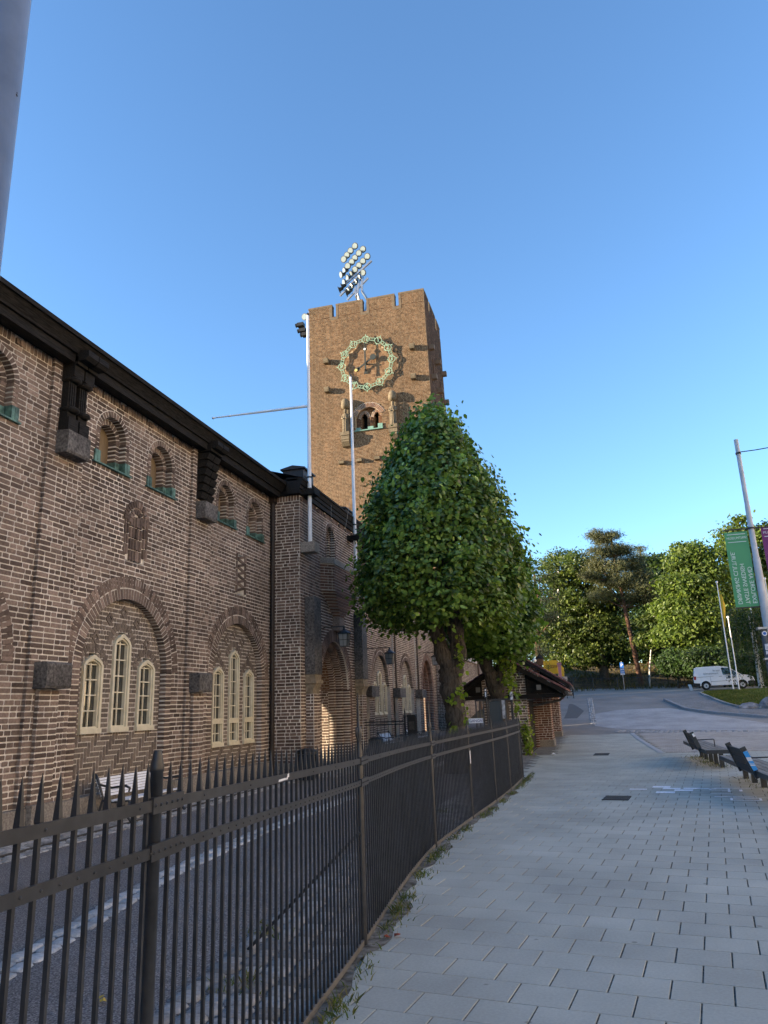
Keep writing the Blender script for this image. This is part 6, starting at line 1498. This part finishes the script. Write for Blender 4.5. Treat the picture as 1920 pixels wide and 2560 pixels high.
m = MB(); xc_ = (a.x+b.x)/2; put_text(m, 'COMFORT', .125, (xc_,57.955,a.z-.56), (1,0,0), (0,0,1), .002); put_text(m, 'HOTEL', .125, (xc_,57.955,a.z-.70), (1,0,0), (0,0,1), .002); m.box(xc_-.26,xc_+.26,57.95,57.96,a.z-.88,a.z-.85); m.box(xc_-.1,xc_+.05,57.95,57.96,a.z-.16,a.z-.10); m.build('lettering', MT['white'], bb_)
hr = thing('handrail', 'thin dark handrail with white boards beside the pink column', 'railing', (at(1410,1710,57.5).x,57.5,T(57.5)))
a = at(1400,1692,57.5); b = at(1419,1703,57.5); m = MB(); m.box(a.x,b.x,57.6,57.64,b.z-.3,a.z); m.build('board', flat('dirty_white_board', (.45,.42,.38), .7), hr); m = MB()
for k in range(5): t = k/4; p = a.lerp(b, t); m.bar((p.x,57.5,p.z-.6),(p.x,57.5,p.z+.05),.03,.03)
m.bar(a+Vector((0,0,.05)), b+Vector((0,0,.05)),.03,.03); m.build('bars', MT['iron'], hr)
# boulders at the lawn corner
def boulder(label, x, y, sx, sy, sz, seed):
    r_ = random.Random(seed); m = MB(); m.sphere((0,0,0), 1, 22, 14)
    vs = []
    ks = [(Vector((r_.uniform(-1,1), r_.uniform(-1,1), r_.uniform(-.3,1))).normalized(), r_.uniform(.62,.9)) for _ in range(11)]
    for v in m.v:
        p = Vector(v); 
        for n_, d_ in ks:
            q = p.dot(n_)-d_
            if q > 0: p -= n_*q*.9
        vs.append((x+p.x*sx, y+p.y*sy, T(y)+.1+max(-.2, p.z)*sz))
    m.v = vs; m.sm = [False]*len(m.sm)
    return tagp(m.build('boulder', MT.setdefault('boulder', noise_mat('grey_granite_boulder', (.10,.10,.105), (.30,.30,.31), 3, .9, .9, .05, scale2=1.2, amt2=.3))), label, 'boulder', 'boulders at the corner of the lawn')
boulder('low flat grey boulder, leftmost at the lawn corner', 8.65, 45.75, .85, .45, .30, 3); boulder('taller grey boulder with a pale vein, right of the flat one', 9.7, 45.45, .75, .5, .62, 5); boulder('grey boulder at the right edge by the lawn', 10.9, 44.8, .8, .5, .6, 8)
# sandbag-like white item left of van
wf = thing('leaning_sign', 'small white road sign leaning at the foot of the far fence left of the van', 'sign', tuple(at(1727,1722,66)))
a = at(1722,1711,66); b = at(1731,1723,66); m = MB(); m.obox(((a.x+b.x)/2,66,T(66)+.25), (.12,0,.0), (0,.02,.0), (-.06,0,.24)); m.build('plate', MT['white'], wf); m = MB(); m.bar(((a.x+b.x)/2+.2,66.2,T(66)),((a.x+b.x)/2,66.05,T(66)+.4),.04,.04); m.build('prop', MT['iron'], wf)
# building across the street (outside the frame, seen in the window panes)
ob = thing('opposite_building', 'sunlit ochre town building with rows of windows across the street', 'building', (34,2,0))
och = noise_mat('ochre_render', (.68,.57,.44), (.78,.67,.53), 2, .9, .2, .01)
W = MB(); X = 30.0; H = 17; wy = np.arange(-76, 92, 3.2)
W.box(X+.25,X+12,-80,95,0,H); 
for k, z0 in enumerate(range(0, 17, 4)):
    W.box(X,X+.248,-80,95,z0,z0+1.1) if z0 else W.box(X,X+.248,-80,95,0,1.1)
    W.box(X,X+.248,-80,95,z0+3.0,min(H,z0+3.999))
    ys_ = [-80]+[q for y in wy for q in (y, y+1.5)]+[95]
    for i in range(0, len(ys_), 2): W.box(X,X+.248,ys_[i],ys_[i+1],z0+1.1,z0+3.0) if z0+3 < H else None
W.build('wall', och, ob)
for y in wy:
    for z0 in range(0, 13, 4):
        m = MB(); m.box(X+.12,X+.2,y,y+1.5,z0+1.1,z0+3.0); q = m.build('window', MT['cream'], ob)
        m = MB(); m.box(X+.10,X+.119,y+.08,y+.71,z0+1.2,z0+2.9); m.box(X+.10,X+.119,y+.79,y+1.42,z0+1.2,z0+2.9); m.build('pane', MT['glass'], q)
m = MB(); m.prism([(X-.4,H),(X+12.4,H),(X+6,H+4)], 'Y', -80.4, 95.4); m.build('roof', MT['tile'], ob)
# ================= foliage =================
def leaves(name, C, Nrm, size, mat, parent, aspect=1.0, tilt=.6, kind='round'):
    """C (n,3) leaf centres, Nrm (n,3) preferred facing"""
    n = len(C); C = np.asarray(C); d = Nrm+RNG.normal(0, tilt, (n,3)); d /= np.linalg.norm(d, axis=1)[:,None]+1e-9
    r = RNG.normal(0, 1, (n,3)); r[:,2] -= .8; a = r-d*(r*d).sum(1)[:,None]; a /= np.linalg.norm(a, axis=1)[:,None]+1e-9; b = np.cross(d, a)
    s = (size*RNG.uniform(.65, 1.25, n))[:,None]
    if kind == 'round': shp = [(-.95,0),(-.55,.62),(.05,.78),(.62,.42),(1.0,0),(.62,-.42),(.05,-.78),(-.55,-.62)]; fold = .18
    elif kind == 'poly': shp = [(-1,0),(-.2,.62),(.7,.42),(1,0),(.5,-.5),(-.35,-.6)]; fold = .1
    elif kind == 'needle': shp = [(-1,.05),(.2,.16),(1,0),(.2,-.16)]; fold = 0
    V = np.stack([C+a*s*u+b*s*v*aspect+d*s*(fold*abs(v)) for u, v in shp], 1).reshape(-1, 3)
    return mesh_np(name, V, len(shp), mat, parent)
def tree_thing(name, label, base, group=None, cat='tree'):
    return thing(name, label, cat, tuple(base), group)
MT['linden'] = leaf_mat('linden_leaf', [(0,(.055,.095,.022)),(.35,(.10,.165,.034)),(.7,(.155,.24,.045)),(.9,(.18,.27,.06)),(.96,(.30,.40,.08)),(1,(.36,.46,.12))], .30, 2.6, .5)
MT['linden2'] = leaf_mat('bright_linden_leaf', [(0,(.06,.11,.022)),(.5,(.10,.18,.034)),(1,(.17,.27,.06))], .35, .9, .25)
MT['sprout'] = leaf_mat('young_linden_leaf', [(0,(.09,.14,.02)),(.5,(.15,.22,.03)),(1,(.26,.33,.05))], .4, 2, .2)
MT['oak'] = leaf_mat('oak_leaf', [(0,(.036,.060,.016)),(.5,(.064,.094,.024)),(1,(.125,.155,.036))], .35, .35, .35)
MT['maple'] = leaf_mat('maple_leaf', [(0,(.055,.09,.022)),(.5,(.09,.135,.030)),(1,(.15,.20,.042))], .4, .35, .25)
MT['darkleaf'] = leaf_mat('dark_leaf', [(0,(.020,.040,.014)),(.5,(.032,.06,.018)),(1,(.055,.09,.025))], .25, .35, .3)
MT['pine'] = leaf_mat('pine_needle', [(0,(.045,.055,.028)),(.5,(.075,.085,.04)),(1,(.12,.12,.055))], .15, .5, .35)
MT['darkpine'] = leaf_mat('spruce_needle', [(0,(.018,.028,.018)),(.5,(.03,.042,.025)),(1,(.05,.065,.035))], .15, .5, .3)
# ---- the two clipped lindens ----
def cone_shoots(cx, cy, prof, n, rmin=0):
    zs = np.array([p[0] for p in prof]); rs = np.array([p[1] for p in prof]); out = []; nr = []
    w = np.maximum(rs, .15); zz = np.linspace(zs[0], zs[-1], 200); rr = np.interp(zz, zs, rs); cdf = np.cumsum(rr+.12); cdf /= cdf[-1]
    for _ in range(n):
        z = float(np.interp(random.random(), cdf, zz)); R = float(np.interp(z, zs, rs)); a = random.uniform(0, 6.283)
        lump = 1+.035*math.sin(3*a+z*1.3)+.05*math.sin(7*a-z*2.1)+.045*math.sin(11*a+z*5)
        k = random.random()**.45 if random.random() < .28 else random.uniform(.86, 1.02); r = R*lump*k
        out.append((cx+r*math.cos(a), cy+r*math.sin(a), z+random.uniform(-.1,.1))); sl = .35
        nr.append((math.cos(a), math.sin(a), sl))
    return np.array(out), np.array(nr)
def linden(label, cx, cy, prof, ns, lps, size, mat, trunk_tubes, sprouts, spm=None, inner=True, stray=26):
    t = tree_thing('linden_tree', label, (trunk_tubes[0][0][0][0], trunk_tubes[0][0][0][1], 0), 'clipped linden trees inside the fence')
    S, Nn = cone_shoots(cx, cy, prof, ns); C = []; D = []
    for s_, n_ in zip(S, Nn):
        m = random.randint(int(lps*.6), int(lps*1.4)); R_ = random.uniform(.10,.20)
        hang = RNG.normal(0, 1, (m,3))*R_*np.array([.8,.8,1.1])+n_*RNG.uniform(-.10,.12,(m,1)); C.append(s_+hang); D.append(np.tile(n_*.9+np.array([0,0,.35]), (m,1)))
    zs = [p[0] for p in prof]; rs = [p[1] for p in prof]
    for _ in range(stray):   # twigs sticking out of the outline
        z = random.uniform(zs[0]+.3, zs[-1]); R = float(np.interp(z, zs, rs)); a = random.uniform(0, 6.283); L = random.uniform(.12,.30)
        for k in range(7):
            r = R+L*k/6; C.append(np.array([[cx+r*math.cos(a), cy+r*math.sin(a), z+.12*k/6+random.uniform(-.05,.05)]])); D.append(np.array([[math.cos(a),math.sin(a),.4]]))
    C = np.concatenate(C); D = np.concatenate(D)
    leaves('crown', C, D, size, mat, t, .85, .55)
    # dim inner leaves fill the crown
    m = MB()
    for pts, rr in trunk_tubes: 
        P_ = [np.array(p, float) for p in pts]; Q = []; RR = []
        for i in range(len(P_)-1):
            for k in range(6):
                u = k/6; p = P_[i]*(1-u)+P_[i+1]*u; Q.append(p+RNG.normal(0,.012,3)); RR.append((rr[i]*(1-u)+rr[i+1]*u)*(1+.10*math.sin(p[2]*9+i)+random.uniform(-.05,.05)))
        Q.append(P_[-1]); RR.append(rr[-1]); m.tube(Q, RR, 18)
    # burls
    for i in range(26):
        pts, rr = random.choice(trunk_tubes[:3]); k = random.randint(0, len(pts)-2); u = random.random(); p = Vector(pts[k]).lerp(Vector(pts[k+1]), u); r = rr[k]*(1-u)+rr[k+1]*u; a = random.uniform(0,6.283)
        m.sphere(p+Vector((math.cos(a)*r*.78, math.sin(a)*r*.78, 0)), r*random.uniform(.22,.42), 10, 7, 1.3)
    m.build('trunk', MT['bark'], t)
    m = MB()
    for _ in range(46):
        pts, rr = random.choice(trunk_tubes[1:]) ; p0 = Vector(pts[-1]); a = random.uniform(0,6.283); z1 = random.uniform(prof[0][0], prof[-1][0]-.4); R = float(np.interp(z1, zs, rs))*.8
        p2 = Vector((cx+R*math.cos(a), cy+R*math.sin(a), z1)); p1 = p0.lerp(p2, .5)+Vector((0,0,.3)); m.tube([p0, p1, p2], [.05,.03,.012], 6)
    m.build('branches', MT['bark'], t)
    for (x, y, z, rx, rz, n) in sprouts:
        C = np.array([x,y,z])+RNG.normal(0,1,(n,3))*np.array([rx,rx*.7,rz])*.55; leaves('trunk_sprouts', C, np.tile([.1,-.8,.5],(n,1)), .062, MT['sprout'], t, .85, .6)
    return t
prof1 = [(3.75,1.05),(3.9,1.75),(4.2,2.05),(4.9,2.16),(5.6,2.08),(6.2,1.93),(6.8,1.76),(7.3,1.58),(7.9,1.28),(8.5,1.0),(9.0,.78),(9.4,.46),(9.65,.28),(9.76,.10)]
linden('large cone shaped linden with a forked knobbly trunk in front of the clock tower', -3.50, 19.0, prof1, 3300, 11, .073, MT['linden'],
  [([(-3.34,19,-.1),(-3.33,19,.5),(-3.30,19,1.3),(-3.35,19,2.0),(-3.36,19,2.55)],[.33,.28,.25,.30,.33]),
   ([(-3.36,19,2.4),(-3.52,18.95,2.9),(-3.66,19,3.5),(-3.75,19,4.3),(-3.8,19,5.4)],[.26,.21,.19,.17,.10]),
   ([(-3.32,19,2.4),(-3.14,19.05,2.9),(-3.16,19,3.6),(-3.2,19,4.4),(-3.3,19.1,6.4)],[.26,.22,.20,.17,.09])],
  [(-3.02,18.72,2.75,.18,.35,34),(-3.05,18.70,1.95,.13,.22,20),(-3.32,18.68,1.78,.16,.16,15),(-3.30,18.65,1.0,.12,.14,16),(-3.5,18.7,3.35,.12,.2,10),(-2.98,18.72,1.4,.08,.3,14),(-3.05,18.7,3.2,.14,.2,14)])
prof2 = [(3.15,.6),(3.3,1.05),(3.7,1.35),(4.3,1.42),(5.0,1.32),(5.7,1.12),(6.4,.85),(7.0,.5),(7.4,.1)]
linden('smaller brighter linden with a leaning trunk beside the brick kiosk', -2.72, 23.5, prof2, 1900, 10, .075, MT['linden2'],
  [([(-2.62,23.5,-.1),(-2.63,23.5,.8),(-2.68,23.5,1.8),(-2.80,23.5,2.35)],[.27,.24,.25,.26]),
   ([(-2.78,23.5,2.2),(-3.0,23.5,2.8),(-3.05,23.5,3.4),(-2.95,23.5,4.6)],[.24,.20,.17,.10]),
   ([(-2.70,23.5,2.2),(-2.48,23.5,2.8),(-2.44,23.5,3.5),(-2.5,23.5,4.6)],[.18,.14,.12,.08])],
  [(-2.28,23.15,2.45,.24,.50,150),(-2.45,23.2,3.0,.2,.3,50),(-2.12,23.1,1.6,.10,.45,36)], stray=30)
# climbing shoots by the kiosk wall
iv = tree_thing('climbing_shoots', 'green climbing shoots hugging the corner of the nearer kiosk by the fence end', (-1.98,24.6,0), cat='plant')
C = np.array([-2.02,24.85,.55])+RNG.normal(0,1,(260,3))*np.array([.10,.10,.30]); C[:,2] = np.abs(C[:,2]); leaves('foliage', C, np.tile([.6,-.8,.3],(260,1)), .05, MT['sprout'], iv, .8, .6)
m = MB(); m.tube([(-2.0,24.9,0),(-2.03,24.92,.6),(-2.0,24.94,1.2)], [.012,.01,.006], 5); m.build('stem', MT['bark'], iv)
# ---- park trees ----
def blob_tree(name, label, Y, blobs, trunk, nleaf, size, mat, barkm='bark', kind='poly', tr=.30, clump=.55, branches=True, grp=None, flatz=.8, depth=1.0, fill=.35):
    """blobs in photo pixels (x, y, r) at distance Y; trunk = list of photo pixels"""
    B = []
    for i, (px, py, r) in enumerate(blobs):
        yy = Y+random.uniform(-1,1)*1.2*depth; c = at(px, py, yy); R = r/F_PX*yy*.98; B.append((np.array(c), R))
    base = at(*trunk[0], Y); gz = T(Y); t = tree_thing(name, label, (base.x, Y, gz), grp)
    vol = np.array([b[1]**2 for b in B]); vol /= vol.sum(); C = []; D = []
    k = 26; nc = int(nleaf/k)
    idx = RNG.choice(len(B), nc, p=vol)
    for i in idx:
        c, R = B[i]; d = RNG.normal(0,1,3); d /= np.linalg.norm(d); d[2] = d[2]*.9+.08
        rr = R*(RNG.uniform(.75,1.08) if RNG.random() > fill else RNG.uniform(.2,.8)); cc = c+d*rr*np.array([1,1,flatz])
        sp = RNG.normal(0,1,(k,3))*np.array([clump,clump,clump*.45])*RNG.uniform(.5,1.1)
        C.append(cc+sp); D.append(np.tile(d*.7+np.array([0,0,.6]), (k,1)))
    leaves('crown', np.concatenate(C), np.concatenate(D), size, mat, t, .85, .7, kind)
    pts = [at(px, py, Y) for px, py in trunk]; pts[0].z = gz-.3
    m = MB(); n = len(pts); rs = [tr*(1-.62*i/(n-1)) for i in range(n)]; m.tube(pts, rs, 10)
    m.build('trunk', MT[barkm], t)
    if branches:
        m = MB()
        for c, R in B:
            c = Vector(c); cand = min(pts[1:], key=lambda p: (p-c).length+(2 if p.z > c.z else 0)); mid = cand.lerp(c, .55)+Vector((random.uniform(-.3,.3),0,-.2)); m.tube([cand, mid, c], [tr*.32, tr*.2, tr*.06], 6)
            for _ in range(3):
                e = c+Vector((random.gauss(0,1),random.gauss(0,1),random.gauss(.2,.6))).normalized()*R*.85; m.tube([c, c.lerp(e,.5)+Vector((0,0,.1)), e], [tr*.12,tr*.07,tr*.03], 5)
        m.build('branches', MT[barkm], t)
    return t
blob_tree('oak_tree', 'broad oak with spreading yellow-green crown left of the tall pine', 84, [(1395,1440,46),(1440,1420,52),(1480,1455,52),(1415,1500,60),(1480,1520,62),(1540,1500,50),(1380,1560,52),(1440,1580,62),(1500,1590,58),(1550,1580,50),(1390,1620,40),(1450,1640,48),(1520,1640,46),(1560,1635,36),(1390,1660,26)], [(1512,1700),(1508,1660),(1495,1600),(1480,1540),(1470,1480)], 30000, .17, MT['oak'], tr=.55)
blob_tree('thin_birch', 'wispy light tree with thin branches at the left of the park', 90, [(1370,1412,26),(1400,1396,30),(1430,1402,24),(1385,1440,26)], [(1400,1700),(1398,1560),(1395,1440),(1400,1390)], 2600, .15, MT['oak'], 'birchbark', tr=.2)
blob_tree('pine_tree', 'tall pine with leaning reddish trunk and feathery olive crown', 80, [(1487,1338,20),(1508,1350,22),(1530,1340,18),(1500,1380,30),(1535,1378,30),(1560,1375,20),(1490,1412,26),(1530,1418,34),(1570,1410,34),(1600,1440,28),(1560,1452,36),(1605,1470,30),(1515,1455,26),(1585,1495,30),(1630,1500,26),(1500,1490,26),(1470,1440,20)], [(1604,1712),(1588,1640),(1575,1580),(1562,1520),(1548,1450),(1535,1390),(1528,1350)], 46000, .19, MT['pine'], 'pinebark', 'needle', tr=.27, clump=.42, flatz=.62)
blob_tree('pine_tree', 'narrow dark topped pine just right of the tall leaning pine', 94, [(1597,1372,14),(1602,1395,20),(1620,1410,26),(1600,1430,28),(1625,1455,34),(1640,1490,34)], [(1628,1700),(1622,1560),(1612,1450),(1600,1375)], 16000, .19, MT['pine'], 'pinebark', 'needle', tr=.22, clump=.4, flatz=.7)
blob_tree('spruce_tree', 'dark drooping conifer at the left end of the park above the kiosk roofs', 76, [(1330,1425,30),(1350,1450,34),(1325,1480,40),(1365,1500,36),(1345,1535,44),(1385,1545,26),(1330,1590,44),(1352,1625,34)], [(1345,1700),(1344,1600),(1342,1500),(1335,1430)], 12000, .16, MT['darkpine'], 'pinebark', 'needle', tr=.3, clump=.45, flatz=.6)
blob_tree('maple_tree', 'bright full maple crown left of the green banner', 76, [(1702,1375,22),(1735,1378,28),(1768,1392,26),(1700,1412,34),(1745,1425,42),(1785,1435,34),(1680,1460,32),(1725,1475,46),(1775,1490,46),(1670,1520,34),(1715,1535,48),(1765,1550,50),(1800,1570,34),(1690,1580,42),(1740,1600,46),(1785,1610,34),(1665,1600,22)], [(1745,1712),(1745,1640),(1742,1540),(1738,1440)], 34000, .17, MT['maple'], tr=.5)
blob_tree('chestnut_tree', 'tallest broad tree standing behind the green banner and the mast', 82, [(1845,1300,20),(1825,1335,30),(1862,1330,36),(1895,1345,34),(1925,1330,34),(1812,1375,32),(1850,1385,44),(1900,1395,46),(1945,1400,50),(1830,1430,42),(1880,1450,54),(1935,1470,56),(1838,1500,50),(1895,1530,60),(1950,1550,56),(1850,1570,50),(1905,1600,50)], [(1890,1712),(1888,1600),(1885,1500),(1880,1400)], 26000, .19, MT['maple'], tr=.6)
blob_tree('dark_tree', 'dark broadleaf tree between the pines and the maple', 92, [(1640,1405,26),(1668,1410,30),(1650,1445,34),(1665,1490,40),(1640,1530,46),(1600,1560,44),(1650,1590,50),(1610,1620,40),(1655,1640,36)], [(1640,1700),(1640,1600),(1645,1500)], 15000, .2, MT['darkleaf'], tr=.4)
blob_tree('birch_tree', 'slim white barked birch on the slope right of the pine trunk', 78, [(1630,1560,24),(1622,1600,22),(1640,1585,20)], [(1622,1708),(1624,1670),(1628,1620),(1632,1570),(1636,1530)], 5200, .16, MT['oak'], 'birchbark', tr=.085)
bush_l = ['dark green bush under the left part of the maple','dark green bush right behind the van roof','rounded dark bush under the middle of the maple','low dark bush beside the far fence','dark bush behind the front of the van']
for lab, Y, bl, tk in ((bush_l[0],73,[(1690,1650,30),(1715,1665,34),(1675,1672,22)],(1695,1712)),(bush_l[2],72,[(1745,1650,34),(1770,1665,30),(1735,1680,24)],(1748,1712)),(bush_l[1],71,[(1800,1645,34),(1830,1665,36),(1800,1680,26)],(1810,1712)),(bush_l[4],70,[(1870,1665,40),(1895,1690,34),(1920,1660,44),(1850,1700,24)],(1880,1720))):
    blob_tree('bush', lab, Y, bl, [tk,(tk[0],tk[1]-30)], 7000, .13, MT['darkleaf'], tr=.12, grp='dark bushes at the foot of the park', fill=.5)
# weeping branches in front of the bushes
wt = tree_thing('weeping_birch', 'weeping birch with long dark hanging strands right of the van', (at(1900,1740,58).x,59,T(59)))
C = []; m = MB()
for _ in range(150):
    px = random.choice([random.uniform(1800,1850), random.uniform(1850,1930), random.uniform(1895,1935)]); y0_ = random.uniform(1520,1620); L = random.uniform(60,150)+(20 if px > 1880 else 0); Yd = 59+random.uniform(-1.2,1.2)
    a = at(px, y0_, Yd); b = at(px+random.uniform(6,14)*L/100, min(y0_+L,1728), Yd)
    for k in range(26): u = k/25; p = a.lerp(b, u); C.append((p.x+random.gauss(0,.05), p.y+random.gauss(0,.05), p.z+random.gauss(0,.03)))
    m.tube([a, b], [.008,.003], 4)
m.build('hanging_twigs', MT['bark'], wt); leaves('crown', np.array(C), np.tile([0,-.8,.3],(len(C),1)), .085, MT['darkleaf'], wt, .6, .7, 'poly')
C2 = []; 
for _ in range(2600):
    px = random.gauss(1875,36); py = random.gauss(1560,24); p = at(px,py,60+random.uniform(-1.5,1.5)); C2.append(tuple(p))
leaves('crown_top', np.array(C2), np.tile([0,-.5,.6],(len(C2),1)), .10, MT['darkleaf'], wt, .6, .7, 'poly')
m = MB(); b = at(1905,1738,59.5); m.tube([(b.x,59.5,T(59.5)-.1),tuple(at(1890,1640,59.5)),tuple(at(1872,1540,59.5))], [.16,.11,.05], 8); m.build('trunk', MT['birchbark'], wt)
# far wood closing the view behind the trees
C = []; D = []
for i in range(1500):
    px = random.uniform(1120, 2500); top = 1500+28*math.sin(px*.021)+18*math.sin(px*.057); py = top+abs(random.gauss(0,60)) if random.random() < .4 else random.uniform(top+30, 1652)
    yy = random.uniform(104, 122); c = np.array(at(px, min(py,1655), yy)); k = 30; C.append(c+RNG.normal(0,1,(k,3))*np.array([1.5,1.2,.9])); D.append(np.tile([0,-.4,.8],(k,1)))
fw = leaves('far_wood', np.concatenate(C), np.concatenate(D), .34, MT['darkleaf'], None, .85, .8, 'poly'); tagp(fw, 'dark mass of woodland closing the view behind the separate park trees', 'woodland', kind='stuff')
# undergrowth on the slope
pts = []
for _ in range(9000):
    y = random.uniform(74.5, 96); x = random.uniform(-8, 26); 
    if math.sin(x*.7+y*.3)+math.sin(x*.23-y*.5) < -.2 and random.random() < .8: continue
    pts.append((x, y, T(y)))
MT['drygrass'] = leaf_mat('dry_grass_blade', [(0,(.05,.055,.015)),(.5,(.09,.08,.03)),(.8,(.20,.14,.06)),(1,(.06,.08,.02))], .3)
blades('dry_grass', pts, .15, .5, MT['drygrass'], 'tall dry grass and undergrowth on the wooded slope behind the far fence', 'undergrowth', .03, .5)
